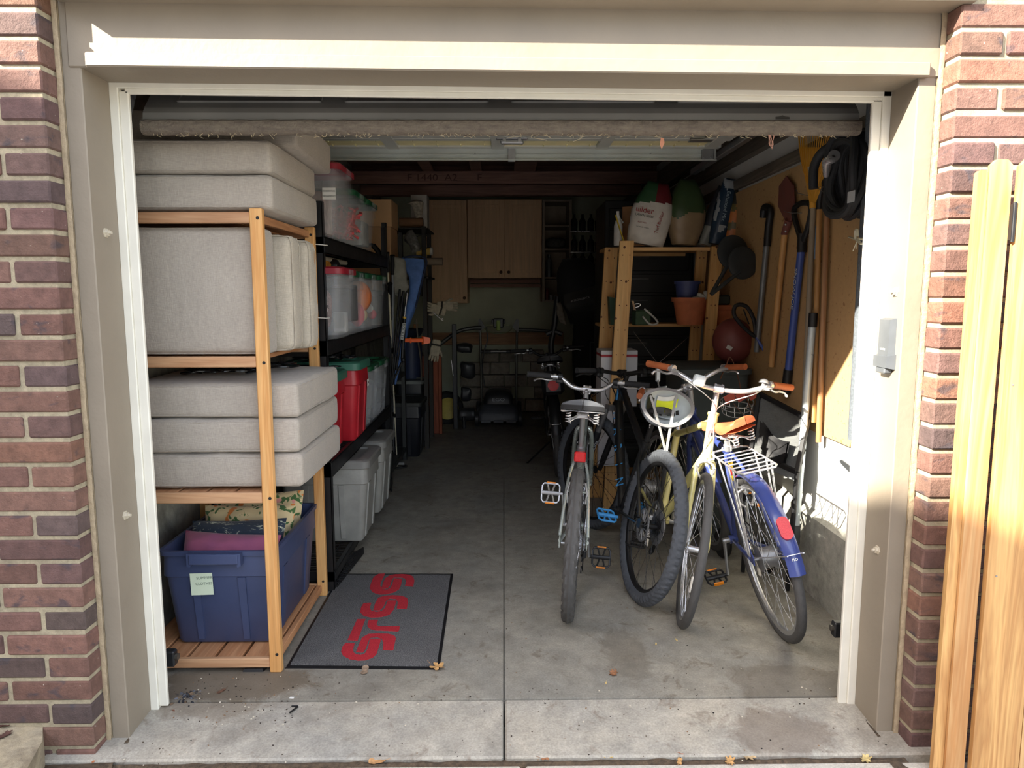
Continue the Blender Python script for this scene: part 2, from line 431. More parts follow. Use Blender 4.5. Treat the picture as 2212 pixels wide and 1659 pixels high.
def bricks(name, side, z_phase, xend, zmax):
    g = G(); c0 = 1.335; y0 = -.24; k = 0; z = z_phase
    while z > -.05: z -= CO; k += 1
    while z < zmax:
        x = c0; first = True; L = .252 if k % 2 == 0 else .128
        while x < xend:
            t = RN.random()
            cc = lin((130, 96, 84)) if t < .5 else lin((116, 88, 82)) if t < .75 else lin((140, 100, 82)) if t < .88 else lin((102, 84, 80))
            k_ = RN.uniform(.72, 1.02); cc = tuple(q*k_*RN.uniform(.96, 1.04) for q in cc)
            j = RN.uniform(-.004, .003); x1 = min(x+L, xend)
            a, e = (x, x1) if side > 0 else (-x1, -x)
            bxs = (a, e, y0+j, -.10, z+RN.uniform(-.0015, .0015), z+BH+RN.uniform(-.0015, .0015))
            i0 = len(g.v); g.box(*bxs, bev=.005, col=cc)
            x = x1+.0135; L = .252; first = False
        z += CO; k += 1
    o = ST(name, g, bm_)
    a, e = (c0+.006, xend+.1) if side > 0 else (-xend-.1, -c0-.006)
    g = G().box(a, e, y0+.007, -.08, -.1, zmax+.1)
    ST(name.replace('brick_', 'mortar_'), g, mortar)
bricks('brick_wall_left', -1, A(60, 81, Y=-.24).z+.007-10*CO, 3.4, 2.75)
bricks('brick_wall_right', 1, A(2110, 62, Y=-.24).z+.007-10*CO, 2.6, 2.75)

# garage body ----------------------------------------------------------------
plyw = M((150, 148, 138), .8, var=.12, scale=3)
stemc = CONC((160, 160, 150), stain=(84, 84, 80), warm=(178, 176, 166), s=2.2, amt=.5)
bwall = M((186, 190, 168), .8, var=.15, scale=2)
joistw = WOOD((158, 120, 106), (130, 98, 86), 'x', .8)
g = G().box(-1.75, -1.5, .0, 6.7, -.1, 2.8); ST('wall_left', g, stemc)
g = G().box(1.53, 1.75, 0, 6.7, .40, 2.8); ST('wall_right', g, M((214, 214, 208), .75, var=.06, scale=4))
g = G().hull([(x, y, z) for y in (0, 6.7) for x, z in ((1.75, -.1), (1.5, -.1), (1.5, .385), (1.535, .415), (1.75, .415))]); ST('wall_right_footing', g, stemc)
g = G().box(-1.75, 1.75, 6.6, 6.8, -.1, 2.8); ST('wall_back', g, bwall)
g = G().box(-1.75, -1.322, -.11, 0, -.1, 2.8).box(1.322, 1.75, -.11, 0, -.1, 2.8).box(-1.75, 1.75, -.1, 0, 2.4, 2.8); ST('wall_front', g, plyw)
g = G().box(-1.75, 1.75, -.1, 6.8, 2.74, 2.82)
for y in (1.2, 2.4, 3.3, 4.1, 4.9, 5.7, 6.4): g.box(-1.5, 1.53, y, y+.045, 2.645, 2.74)
ST('ceiling', g, joistw)
# tie beams
g = G().box(-1.48, 1.5, 4.45, 4.49, 2.5, 2.615, .003); o = S('tie_beam', g, joistw, 'reddish brown timber beam with faint painted numbers under the ceiling', 'beam')
TX('painted_number', 'F 1440  A2      F', .085, A(960, 384, Y=4.448), (1, 0, 0), (0, 0, 1), M((92, 62, 54), .8), o, sx=1.25)
g = G().box(-1.48, 1.5, 5.2, 5.24, 2.50, 2.6, .003); S('tie_beam', g, joistw, 'plain dark timber beam just above the wall cabinets', 'beam')
g = G().box(-.75, -.65, 3.7, 5.22, 2.616, 2.638, .002).box(-.3, -.2, 3.8, 5.2, 2.616, 2.636, .002)
g.box(.1, .3, 3.6, 5.2, 2.616, 2.636, .002); S('stored_boards', g, joistw, 'loose reddish boards lying across the joists near the ceiling', 'boards')
g = G().box(-1.48, -.2, 5.9, 5.94, 2.58, 2.62, .002); S('tie_beam', g, joistw, 'short dark timber rail under ceiling over the tall cabinet', 'beam')
g = G().box(-.95, .75, 6.56, 6.6, .85, 1.0, .003); S('ledger_board', g, WOOD((176, 132, 88), (150, 108, 70), 'x'), 'tan ledger board fixed along the back wall behind the lawn mower', 'board')
g = G()
for r in range(5):
    z = .02+r*.155; x = -.55+(r % 2)*.12
    while x < .45:
        L = RN.uniform(.24, .3)
        if RN.random() > .1 and r < 4 or RN.random() > .5: g.box(x, x+L-.015, 6.46, 6.598, z, z+.145, .006)
        x += L
S('cinder_blocks', g, CONC((150, 146, 136), s=3), 'pale cinder blocks piled against the back wall behind the mower', 'blocks')

# trim -------------------------------------------------------------------------
for side, s_ in (('left', -1), ('right', 1)):
    X = lambda a, b: (s_*a, s_*b)
    g = G().box(*X(1.265, 1.322), -.16, 0, -.06, 2.42, .003); ST('trim_jamb_'+side, g, paint)
    g = G()
    def fn(a, b, s_=s_):
        z = -.05+a*2.4; w = .0045*noise.noise(V((z*14, 2*s_, 0))); t = PI/2*b
        return V((s_*(1.319+w+.018*math.sin(t)), -.158-.012*math.cos(t)-.010*b+w*.6, z))
    g.grid(fn, 120, 3); g.box(*X(1.321, 1.336), -.16, -.12, -.06, 2.42)
    ST('trim_caulk_'+side, g, caulk, sm=True)
    z0 = .002 if s_ < 0 else -.01
    g = G().box(*X(1.238, 1.266), -.011, .018, z0-.02, 2.135-.012*s_, .002).box(*X(1.2075, 1.239), -.004, .012, z0, 2.105-.012*s_, .003)
    ST('trim_stop_'+side, g, vinyl)
g = G().box(-1.322, 1.322, -.165, -.005, 2.128, 2.42, .004).xf(TILT); ST('trim_header', g, paint)
g = G().box(-1.262, 1.268, -.183, -.16, 2.126, 2.168, .004).xf(TILT); ST('trim_header_strip', g, paint)
g = G().box(-1.337, 1.345, -.262, -.1, 2.312, 2.75, .004).xf(TILT); ST('trim_overhang', g, paint)
g = G().box(-1.262, 1.262, -.011, .018, 2.112, 2.135, .002).box(-1.24, 1.24, -.004, .012, 2.096, 2.114, .003)
g.xf(TILT); ST('trim_stop_top', g, vinyl)
# bolts through the jambs
boltp = M((196, 186, 166), .55, var=.1, scale=60)
def bolt(u, v, s_, lab):
    X = 1.265*s_; p = A(u, v, X=X); g = G()
    g.lathe([(0, 0), (.016, 0), (.016, .003), (.0, .003)], p, (-s_, 0, 0), 6); g.lathe([(0, .002), (.011, .002), (.011, .011), (0, .011)], p, (-s_, 0, 0), 6); g.cyl(p, p+V((-s_*.02, 0, 0)), .005, n=8)
    S('jamb_bolt', g, boltp, lab, 'bolt', 'bolts in the door jambs')
bolt(228, 503, -1, 'painted bolt in the upper part of the left tan jamb')
bolt(270, 1113, -1, 'painted bolt in the lower part of the left tan jamb, beside the floral pillows')
bolt(1936, 630, 1, 'painted bolt in the sunlit right jamb above the keypad')
bolt(1896, 1188, 1, 'painted bolt in the shaded lower part of the right jamb')

# overhead garage door ----------------------------------------------------------
dsteel = M((196, 198, 192), .5, .1, var=.12, scale=3); dface = M((124, 122, 118), .5, var=.12, scale=4)
prof_o = [(.138, 2.056), (.142, 2.085), (.155, 2.105), (.37, 2.335), (2.25, 2.345)]
prof_i = [(2.25, 2.325), (.42, 2.315), (.185, 2.075), (.17, 2.056)]
g = G().prism(prof_o+prof_i, (-1.235, 0, 0), (0, 1, 0), (0, 0, 1), (2.47, 0, 0))
for i in range(4):      # pressed panels of the outer face on the bend
    x = -1.13+i*.58; u = V((0, .215, .23)).normalized(); nrm = V((0, -.23, .215)).normalized()
    for a, b_, c, d in ((0, .5, .03, .036), (0, .5, .2, .206), (0, .006, .03, .206), (.494, .5, .03, .206)):
        o_ = V((x+a, .155, 2.105))+nrm*.001
        pts = [o_+V((q, 0, 0))+u*r+nrm*t for q in (0, b_-a) for r in (c, d) for t in (-.002, .006)]; g.hull(pts)
door = ST('door_1', g, dface)
g = G()
for y0, y1 in ((.45, .97), (.99, 1.51)):
    for a in (y0, y1-.06): g.box(-1.23, 1.23, a, a+.055, 2.288, 2.312, .002)
for x in (-1.2, -.62, -.03, .56, 1.17): g.box(x-.035, x+.035, .45, 1.78, 2.285, 2.312, .002)
g.box(-1.23, 1.23, 1.515, 1.57, 2.288, 2.312, .002); g.box(-1.23, 1.23, 1.73, 1.785, 2.288, 2.312, .002)
ST('door_frame', g, dsteel, par=door)
g = G()
for y0, y1 in ((.5, .92), (1.04, 1.45), (1.565, 1.735)):
    for x0, x1 in ((-1.165, -.655), (-.585, -.065), (.005, .525), (.595, 1.135)):
        g.box(x0, x1, y0, y1, 2.298, 2.316, .004)
        n = 4
        for k in range(1, n+1): xx = x0+(x1-x0)*(k-.3)/n; g.box(xx-.002, xx+.002, y0+.01, y0+.05, 2.290, 2.3); g.box(xx-.002, xx+.002, y1-.05, y1-.01, 2.290, 2.3)
ST('insulation', g, M((236, 226, 176), .8, var=.08, scale=8), par=door)
g = G().box(-1.22, 1.215, 1.78, 1.786, 2.222, 2.3).box(-1.22, 1.215, 1.786, 1.82, 2.294, 2.3).box(-1.22, 1.215, 1.76, 1.786, 2.222, 2.227)
g.box(-1.22, 1.215, 1.774, 1.782, 2.255, 2.259)
ST('strut', g, M((196, 202, 198), .4, .35, var=.15, scale=3), par=door)
g = G()
for x in (-.16, .84): g.cyl((x, 1.783, 2.262), (x, 1.778, 2.262), .005, n=8)
g.box(1.13, 1.2, 1.76, 1.80, 2.225, 2.285, .004)
for x in (1.145, 1.185): g.cyl((x, 1.76, 2.24), (x, 1.752, 2.24), .008, n=8)
ST('corner_bracket', g, steel, par=door)
# rubber bottom seal, dirty
sealm, nt, b = _new('seal'); f = ns(nt, 30, (1, 1, 3), 5, .7); base = mixc(nt, ramp(nt, f, [(.3, 0.0), (.8, 1.0)]), lin((98, 88, 80)), lin((134, 124, 108)))
nt.links.new(base, b.inputs['Base Color']); b.inputs['Roughness'].default_value = .95; bump(nt, b, ns(nt, 120, det=4), .8, .006)
g = G()
def fn(a, b_):
    x = -1.235+2.47*a; t = b_*2*PI; w = .0022*noise.noise(V((x*40, b_*6, 0)))
    return V((x, .142+(.028+w)*math.cos(t), 2.036+(.026+w)*math.copysign(abs(math.sin(t))**.6, math.sin(t))))
g.grid(fn, 220, 14, cv=True); ST('bottom_seal', g, sealm, sm=True, par=door)
g = G()
for i in range(130):    # fluff and grit caught on the lower lip of the seal
    x = -1.2+2.4*RN.random(); l = RN.uniform(.004, .014)*(2.0 if RN.random() > .93 else 1)
    p = V((x, .118+RN.random()*.02, 2.012)); g.tube([p, p+V((RN.uniform(-l, l), 0, -l*.6)), p+V((RN.uniform(-l, l)*1.5, 0, -l))], .0009, 4)
ST('lint', g, M((176, 160, 128), .95), par=door)
# pull handle
g = G(); hp = A(1106, 307, Y=1.50)
g.tube([hp+V((x, 0, 0)) for x in (-.062, -.056, .056, .062)], [.006, .016, .016, .006], 12, flat=.8)
g.box(hp.x-.085, hp.x+.085, 1.48, 1.52, hp.z+.012, hp.z+.03, .006).box(hp.x-.02, hp.x+.022, 1.762, 1.778, 2.215, 2.31, .002)
g.box(hp.x-.05, hp.x-.03, 1.48, 1.52, hp.z, 2.30, .002).box(hp.x+.03, hp.x+.05, 1.48, 1.52, hp.z, 2.30, .002)
ST('door_handle', g, alu, par=door)
for s_ in (-1, 1):
    g = G()
    g.box(s_*1.262, s_*1.290, .05, .09, .05, 1.95, .002); g.box(s_*1.285, s_*1.29, .04, .1, .05, 1.95)
    pts = [V((s_*1.272, .07+.30*(1-math.cos(t)), 1.95+.33*math.sin(t))) for t in [i*PI/16 for i in range(9)]]
    for p, q in zip(pts, pts[1:]): g.beam(p, q+(q-p)*.05, .03, .04, (0, 1, .01))
    g.box(s_*1.255, s_*1.295, .37, 2.5, 2.262, 2.3, .004)
    for y in (1.2, 2.3): g.box(s_*1.285, s_*1.3, y, y+.03, 2.26, 2.74)
    S('door_track', g, steel, ('left' if s_ < 0 else 'right')+' galvanised steel track that carries the overhead door', 'door track')
g = G().box(.95, 1.02, 1.3, 1.34, 2.245, 2.285, .003).cyl((1.02, 1.32, 2.26), (1.26, 1.32, 2.275), .006, n=8)
g.box(.945, 1.06, 1.29, 1.35, 2.236, 2.241); ST('hinge', g, steel, par=door)
g = G(); lp = A(1693, 249, Y=.128); g.prism([(-.024, -.006), (.024, -.006), (.024, .002), (.008, .004), (0, .008), (-.008, .004), (-.024, .002)], (lp.x, .1375, lp.z-.005), (1, 0, 0), (0, .25, .97), (0, -.0008, 0)); ST('maker_badge', g, M((66, 64, 60), .5), par=door)

# panels, pipe and ledger on the right wall
hard, nt, b = _new('hardboard'); base = mixc(nt, ns(nt, 60, det=4), lin((172, 140, 98)), lin((194, 158, 110)))
base = mixc(nt, ramp(nt, ns(nt, 40, det=2), [(.66, 0.0), (.7, .6)]), base, lin((120, 74, 36)))
nt.links.new(base, b.inputs['Base Color']); b.inputs['Roughness'].default_value = .75
bp = A(1835, 960, X=1.5)
poly = [(.60, .86), (.64, .80), (3.0, .80), (3.0, 2.12), (.60, 2.12)]
g = G().prism(poly, (1.512, 0, 0), (0, 1, 0), (0, 0, 1), (.014, 0, 0)); S('hardboard_panel', g, hard, 'orange brown hardboard panel on the right wall behind the hanging tools', 'wall panel')
g = G().box(1.50, 1.528, .60, .61, .86, 2.1).box(1.505, 1.53, .58, .62, .74, .80, .003)
S('panel_batten', g, M((206, 202, 186), .7), 'pale batten stub under the lower front corner of the hardboard panel', 'batten')
insul = M((92, 98, 104), .9, var=.2, scale=90, bmp=.4, bs=150)
g = G(); pp = A(1853, 560, X=1.47)
pts = [V((1.47, .50, z)) for z in (.86, 1.1, 1.4, 1.7, 2.0, 2.4)]
g.tube(pts, .032, 14); S('insulated_pipe', g, insul, 'vertical pipe in dark grey foam sleeve beside the right door frame', 'pipe')
g = G()
for a, b_, w in ((2.44, 2.6, .09), (2.3, 2.4, .05), (2.14, 2.2, .03)): g.box(1.53-w, 1.535, .05, 6.5, a, b_, .003)
S('wall_ledger', g, WOOD((120, 112, 100), (96, 88, 78), 'y'), 'weathered wooden ledger running high along the right wall', 'board')

# neighbouring house across the drive, its roof edge cuts the low sun
d = V((.588, -.809, 0)).normalized(); nrm = V((-d.y, d.x, 0)); nrm = nrm if nrm.x < 0 else -nrm
SUN = V((1.6, 1, -1.07)); e0 = V((1.27, -.07, .79))-SUN*5
a0 = e0-d*7; a1 = e0+d*14
def hpt(a, n, z): q = a0.lerp(a1, a)+nrm*n; return V((q.x, q.y, z))
zE = e0.z
g = G().hull([hpt(a, n, z) for a in (.03, .97) for n in (.45, 7) for z in (-.1, zE-.05)])
hs = T('neighbour_house', 'neighbouring house with low pitched roof beyond the drive', 'house', hpt(.5, 3, -.1))
P('wall', g, M((150, 128, 112), .8), hs)
g = G().hull([hpt(a, n, z) for a in (0, 1) for n, z in ((0, zE-.12), (0, zE), (3.8, zE+.95), (7.6, zE), (7.6, zE-.12))]); P('roof', g, M((92, 90, 88), .9), hs)
# ================================================================= LEFT SIDE
pinex = WOOD((202, 158, 118), (182, 134, 96), 'x'); piney = WOOD((198, 146, 104), (176, 122, 82), 'y'); pinez = WOOD((222, 172, 110), (204, 146, 84), 'z')
XR, XL, YF, YB = -.872, -1.462, .225, .975
sh = T('wooden_shelf', 'open pine shelf rack with slatted shelves just inside the left door frame', 'shelf', (-1.17, .6, 0))
for x0, x1, y0, y1, zt in ((XR-.045, XR, YF, YF+.032, 1.775), (XR-.045, XR, YB-.032, YB, 1.775), (XL-.005, XL+.04, YF, YF+.032, 1.775), (XL-.005, XL+.04, YB-.032, YB, 1.775)):
    g = G().box(x0, x1, y0, y1, 0, zt, .003); p = P('post', g, pinez, sh)
    g = G()
    for z in (.075, .70, 1.215, 1.74):
        if y0 < .5 or True: g.cyl(((x0+x1)/2+.008, y0-.0015, z), ((x0+x1)/2+.008, y0+.004, z), .0062, n=10)
    P('bolt_head', g, black, p)
for z0, z1 in ((.02, .058), (.68, .722), (1.198, 1.238), (1.722, 1.762)):
    g = G().box(XL, XR-.0455, YF+.001, YF+.022, z0, z1, .003); f = P('shelf', g, pinex, sh)
    g = G().box(XL, XR-.0455, YB-.024, YB-.004, z0, z1, .003)
    P('rail', g, pinex, f)
    g = G(); n = 5; wdt = (XR-.048-XL)/n
    for i in range(n): g.box(XL+i*wdt+.006, XL+(i+1)*wdt-.006, YF+.023, YB-.026, z1-.021, z1-.003, .002)
    P('slats', g, piney, f)
g = G().box(XR-.045, XR-.022, YF+.033, YB-.033, 1.728, 1.758, .002); P('side_rail', g, piney, sh)
g = G().box(XR-.045, XR-.022, YF+.033, YB-.033, .022, .056, .002); P('side_rail', g, piney, sh)

linen = FABRIC((184, 173, 158), (152, 144, 134)); linen2 = FABRIC((198, 187, 168), (170, 160, 144), st=.45)
def cushion(x0, x1, y0, y1, z0, z1, lab, seed, grp, mt=linen, p=15, rot=0, flatax=2, tilt=0):
    c = V(((x0+x1)/2, (y0+y1)/2, (z0+z1)/2)); h = V(((x1-x0)/2, (y1-y0)/2, (z1-z0)/2))
    m = MX.Translation(c) @ MX.Rotation(rot, 4, 'Z') @ MX.Rotation(tilt, 4, 'Y')
    t = T('seat_cushion', lab, 'cushion', (c.x, c.y, z0), grp)
    if flatax == 1: # standing on edge: wide faces look along y
        m = m @ MX.Rotation(PI/2, 4, 'X'); h = V((h.x, h.z, h.y))
    g = G(); h = h-V((.002, .002, .004)); vs, fs = cbox(h, .02 if p > 12 else .032, 30, .007, .0055 if p > 12 else .010, seed, m); g.add(vs, fs)
    P('cover', g, mt, t, ang=80)
    g = G()
    for s_ in (-1, 1):       # welt seam round both wide faces
        pts = []; q = 26
        for i in range(72):
            a = 2*PI*i/72; cx_, sy_ = math.cos(a), math.sin(a); L = (abs(cx_)**q+abs(sy_)**q)**(1/q)
            w_ = noise.noise(V((a*3, seed, s_)))*.003
            pts.append(m @ V((cx_/L*(h.x-.002+w_*.5), sy_/L*(h.y-.002+w_*.5), s_*(h.z-.010))))
        g.tube(pts, .0024, 6, closed=True)
    P('piping', g, mt, t)
G1 = 'linen cushions lying on the middle shelf'
cushion(-1.45, -.772, .27, .928, .724, .862, 'beige linen seat cushion, lowest of the three on the middle shelf', 1, G1, rot=-.0)
cushion(-1.45, -.782, .268, .926, .860, .998, 'beige linen seat cushion, second of the three on the middle shelf', 2, G1, rot=.006)
cushion(-1.45, -.776, .272, .925, .996, 1.135, 'beige linen seat cushion, topmost of the three on the middle shelf, puffy top showing', 3, G1, rot=-.006)
G2 = 'linen cushions standing on edge'
cushion(-1.452, -.885, .262, .40, 1.242, 1.712, 'large grey linen cushion standing flat at the front of the shelf rack', 4, G2, flatax=1, p=14)
cushion(-1.45, -.826, .425, .555, 1.242, 1.70, 'creased linen cushion standing on edge behind the front one', 5, G2, linen2, flatax=1, p=9)
cushion(-1.45, -.80, .575, .70, 1.242, 1.69, 'wrinkled linen cushion on edge, rearmost of the standing row', 6, G2, linen2, flatax=1, p=8)
G3 = 'linen cushions on top of the shelf rack'
cushion(-1.45, -.838, .245, .90, 1.768, 1.900, 'grey linen cushion lying directly on the top of the pine rack', 7, G3, rot=.0)
cushion(-1.45, -.842, .25, .905, 1.898, 2.026, 'linen cushion with a pinched seam, middle of the top pile', 8, G3, rot=.01)
cushion(-1.44, -.80, .42, 1.06, 2.024, 2.17, 'linen cushion set back on the top pile, under the garage door', 9, G3, rot=.03)

# ---- storage totes ---------------------------------------------------------------
def rect_ring(x, y, r, n=5):
    out = []
    for cx_, cy_, a0 in ((x-r, y-r, 0), (-x+r, y-r, PI/2), (-x+r, -y+r, PI), (x-r, -y+r, 3*PI/2)):
        for i in range(n+1):
            a = a0+PI/2*i/n; out.append((cx_+r*math.cos(a), cy_+r*math.sin(a)))
    return out
def shell(g, rings, cap_bottom=True, cap_top=False):
    """rings: list of (hx, hy, r, z)"""
    n = 5; base = [rect_ring(a, b_, r, n) for a, b_, r, z in rings]; k = len(base[0]); vs = []
    for ring, (_, _, _, z) in zip(base, rings): vs += [(x, y, z) for x, y in ring]
    fs = [(i*k+j, i*k+(j+1) % k, (i+1)*k+(j+1) % k, (i+1)*k+j) for i in range(len(rings)-1) for j in range(k)]
    if cap_bottom: fs.append(tuple(range(k))[::-1])
    if cap_top: fs.append(tuple(range((len(rings)-1)*k, len(rings)*k)))
    return g.add(vs, fs)
def tote(c, hx, hy, h, mt, lab, lidmt=None, lid_h=.03, ribs=2, taper=.86, name='storage_tote', cat='storage tote', grp=None, rot=0, open_=False, label_fn=None, latch=None, handle=True):
    m = MX.Translation(V(c)) @ MX.Rotation(rot, 4, 'Z'); t = T(name, lab, cat, c, grp)
    g = G(); r = .035
    rings = [(hx*taper-.01, hy*taper-.01, r*.6, 0.0), (hx*taper, hy*taper, r, .012), (hx*(taper+.70*(1-taper)), hy*(taper+.70*(1-taper)), r, h*.72), (hx*(taper+.70*(1-taper))+.008, hy*(taper+.7*(1-taper))+.008, r, h*.735),
             (hx-.006, hy-.006, r, h-.022), (hx+.004, hy+.004, r, h-.02), (hx+.006, hy+.006, r, h), (hx-.008, hy-.008, r, h), (hx-.012, hy-.012, r, h-.02), (hx*taper-.004, hy*taper-.004, r, .02)]
    shell(g, rings)
    g.add([(x*(hx*taper-.006), y*(hy*taper-.006), .018) for x, y in ((-1, -1), (1, -1), (1, 1), (-1, 1))], [(0, 1, 2, 3)])
    P('body', g.xf(m), mt, t)
    g = G(); zt = h*.72
    def lx(z): return hx*(taper+(z/h)*(1-taper))
    def ly(z): return hy*(taper+(z/h)*(1-taper))
    if ribs:
        for s_ in (-1, 1):
            for i in range(ribs):
                for ax in (0, 1):
                    q = (i-(ribs-1)/2)*(1.05 if ax == 0 else .8)/max(1, ribs-1 or 1)
                    if ax == 0:
                        for a, b_ in ((-.012, .012),):
                            g = G(); g.hull([(s_*(lx(z)+o_), q*hy*1.0+dd*k_, z) for z, k_ in ((.02, 1), (zt, 1.3)) for dd in (a*1.6, b_*1.6) for o_ in (-.006, .006)]); P('rib', g.xf(m), mt, t)
                    else:
                        g = G(); g.hull([(q*hx+dd*k_, s_*(ly(z)+o_), z) for z, k_ in ((.02, 1), (zt, 1.3)) for dd in (-.012, .012) for o_ in (-.006, .006)]); P('rib', g.xf(m), mt, t)
    if handle and not lidmt:
        for s_ in (-1, 1):
            g = G(); y = s_*hy; w_ = .105
            g.prism([(-w_, 0), (w_, 0), (w_, -.05), (w_-.012, -.055), (w_-.03, -.03), (-w_+.03, -.03), (-w_+.012, -.055), (-w_, -.05)], (0, y-s_*.004, h-.002), (1, 0, 0), (0, 0, 1), (0, s_*.034, 0))
            g.box(-w_+.01, w_-.01, min(y+s_*.028, y+s_*.036), max(y+s_*.028, y+s_*.036), h-.045, h-.004, .003)
            P('handle', g.xf(m), mt, t)
    if lidmt:
        g = G(); e = .012
        rings = [(hx+e-.004, hy+e-.004, r, h-lid_h*.75), (hx+e, hy+e, r+.005, h-lid_h*.7), (hx+e, hy+e, r+.005, h+.004), (hx+e-.01, hy+e-.01, r, h+.012), (hx*.8, hy*.76, r, h+.013), (hx*.78, hy*.73, r, h+.001)]
        shell(g, rings, False, True); l = P('lid', g.xf(m), lidmt, t)
        if latch:
            for s_ in (-1, 1): g = G().box(s_*(hx+e-.004), s_*(hx+e+.008), -.04, .04, h-.045, h+.002, .004); P('latch', g.xf(m), latch, l)
    if label_fn: label_fn(t, m, hx, hy, h)
    return t
navy = M((62, 72, 104), .42, var=.08, scale=6, bmp=.08, bs=25)
paper = M((206, 218, 192), .8, var=.04)
def navy_label(t, m, hx, hy, h):
    g = G(); o_ = m @ V((-.06, -hy*.955-.003, .23))
    g.box(-.10, -.012, -hy*.985-.0035, -hy*.985-.0025, .225, .315); l = P('paper_label', g.xf(m @ MX.Rotation(-.03, 4, 'Y')), paper, t)
    pen = M((120, 132, 118), .8, var=0)
    TX('handwriting', 'SUMMER', .0165, m @ V((-.052, -hy*.985-.0045, .294)), (1, 0, .05), (0, 0, 1), pen, l, .0002)
    TX('handwriting', 'CLOTHES', .0155, m @ V((-.055, -hy*.985-.0045, .270)), (1, 0, .05), (0, 0, 1), pen, l, .0002)
tote((-1.135, .632, .06), .228, .325, .405, navy, 'open navy blue storage tote full of pillows on the bottom shelf', ribs=2, label_fn=navy_label, name='open_tote')

# pillows in the navy tote ------------------------------------------------------------
def patt(name, fn):
    m, nt, b = _new(name); fn(nt, b); b.inputs['Roughness'].default_value = .9; b.inputs['Sheen Weight'].default_value = .2
    bump(nt, b, ns(nt, 22), .35, .01); return m
def f_floral(nt, b):
    base = lin((212, 192, 148)); base = mixc(nt, ramp(nt, ns(nt, 24, det=2, dist=.6), [(.56, 0.0), (.58, 1.0)]), base, lin((70, 104, 58)))
    base = mixc(nt, ramp(nt, ns(nt, 17, (1.1, .9, 1.2), det=1), [(.64, 0.0), (.66, 1.0)]), base, lin((214, 128, 60)))
    base = mixc(nt, ramp(nt, ns(nt, 15, (.9, 1.3, .8), det=1), [(.68, 0.0), (.7, 1.0)]), base, lin((220, 150, 140)))
    base = mixc(nt, ramp(nt, ns(nt, 8, (2, 1, 1), det=0), [(.70, 0.0), (.72, 1.0)]), base, lin((60, 130, 160)))
    nt.links.new(base, b.inputs['Base Color'])
def f_tie(nt, b):
    base = mixc(nt, ramp(nt, ns(nt, 13, (1, 1, 2.2), det=4, rough=.75, dist=2), [(.55, 0.0), (.64, 1.0)]), lin((38, 50, 66)), lin((206, 210, 186)))
    nt.links.new(base, b.inputs['Base Color'])
def f_pink(nt, b):
    base = mixc(nt, ramp(nt, ns(nt, 3), [(.35, 0.0), (.65, 1.0)]), lin((168, 88, 112)), lin((122, 70, 108)))
    nt.links.new(base, b.inputs['Base Color'])
def pillow(c, hw, hh, th, rx, rz, ry, mt, lab, seed):
    m = MX.Translation(V(c)) @ MX.Rotation(rz, 4, 'Z') @ MX.Rotation(rx, 4, 'X') @ MX.Rotation(ry, 4, 'Y'); g = G()
    for s_ in (-1, 1):
        def fn(a, b_):
            x, z = 2*a-1, 2*b_-1; e = max(0, (1-abs(x)**2.4)*(1-abs(z)**2.4))**.55
            k = 1-.07*(1-abs(x))*abs(z)**4; k2 = 1-.07*(1-abs(z))*abs(x)**4
            n_ = noise.noise(V((x*3+seed, z*3, s_)))*.012*e
            return m @ V((x*hw*k2, s_*(th*e+n_), z*hh*k))
        g.grid(fn, 22, 22)
    S('pillow', g, mt, lab, 'pillow', ang=70)
GP = 'pillows in the navy tote'
pillow((-1.135, .425, .398), .2, .10, .062, -.62, .02, .06, patt('pink', f_pink), 'pink and purple throw pillow at the front of the navy tote', 3)
pillow((-1.135, .525, .405), .2, .115, .06, -.5, .03, -.02, patt('tie', f_tie), 'dark blue tie-dyed pillow behind the pink one', 5)
flo = patt('floral', f_floral)
pillow((-1.13, .655, .425), .2, .12, .05, -.4, .05, .0, flo, 'cream floral pillow leaning behind the tie-dyed one', 7)
pillow((-1.125, .785, .437), .2, .125, .05, -.35, .03, -.05, flo, 'cream floral pillow at the very back of the navy tote', 9)

# ---- black steel shelving -----------------------------------------------------------
bsteel = M((30, 30, 32), .42, .3); bk_side = M((92, 84, 76), .5, .3)
UX0, UX1, UY0, UY1 = -1.46, -.846, 1.0, 2.86
bs = T('metal_shelving', 'tall black steel shelving unit behind the pine rack, loaded with totes', 'shelving', (-1.15, 1.9, 0))
for x in (UX0, UX1):
    for y, s_ in ((UY0, 1), (UY1, -1)):
        sx = -1 if x == UX1 else 1; g = G(); hgt = 1.90 if y == UY0 else 1.95
        g.box(x, x+sx*.003, y, y+s_*.04, 0, hgt).box(x, x+sx*.04, y, y+s_*.003, 0, hgt)
        for k in range(38): zz = .03+k*.05; g.box(x+sx*.0031*-1*.2, x-sx*.0006, y+s_*.014, y+s_*.024, zz, zz+.02, col=None)
        P('post', g, bsteel, bs)
for zt in (.10, .655, 1.248, 1.735):
    hb = .075 if zt > .2 else .05
    for x, sx in ((UX1+.002, 1), (UX0-.004, 1)):
        g = G().box(x, x+.004, UY0+.005, UY1-.005, zt-hb, zt+.004).box(x-.018, x+.004, UY0+.005, UY1-.005, zt-.004, zt).box(x-.01, x+.004, UY0+.005, UY1-.005, zt-hb, zt-hb+.004); P('beam', g, bsteel, bs)
    g = G()
    for y in (UY0, UY1-.004): g.box(UX0, UX1, y, y+.004, zt-hb, zt)
    for k in range(44): y = UY0+.03+k*.0417; g.tube([(UX0, y, zt-.003), (UX1, y, zt-.003)], .0018, 5)
    for k in range(5): x = UX0+.05+k*.125; g.tube([(x, UY0, zt-.0065), (x, UY1, zt-.0065)], .0025, 5)
    P('wire_shelf', g, bsteel, bs)
g = G()
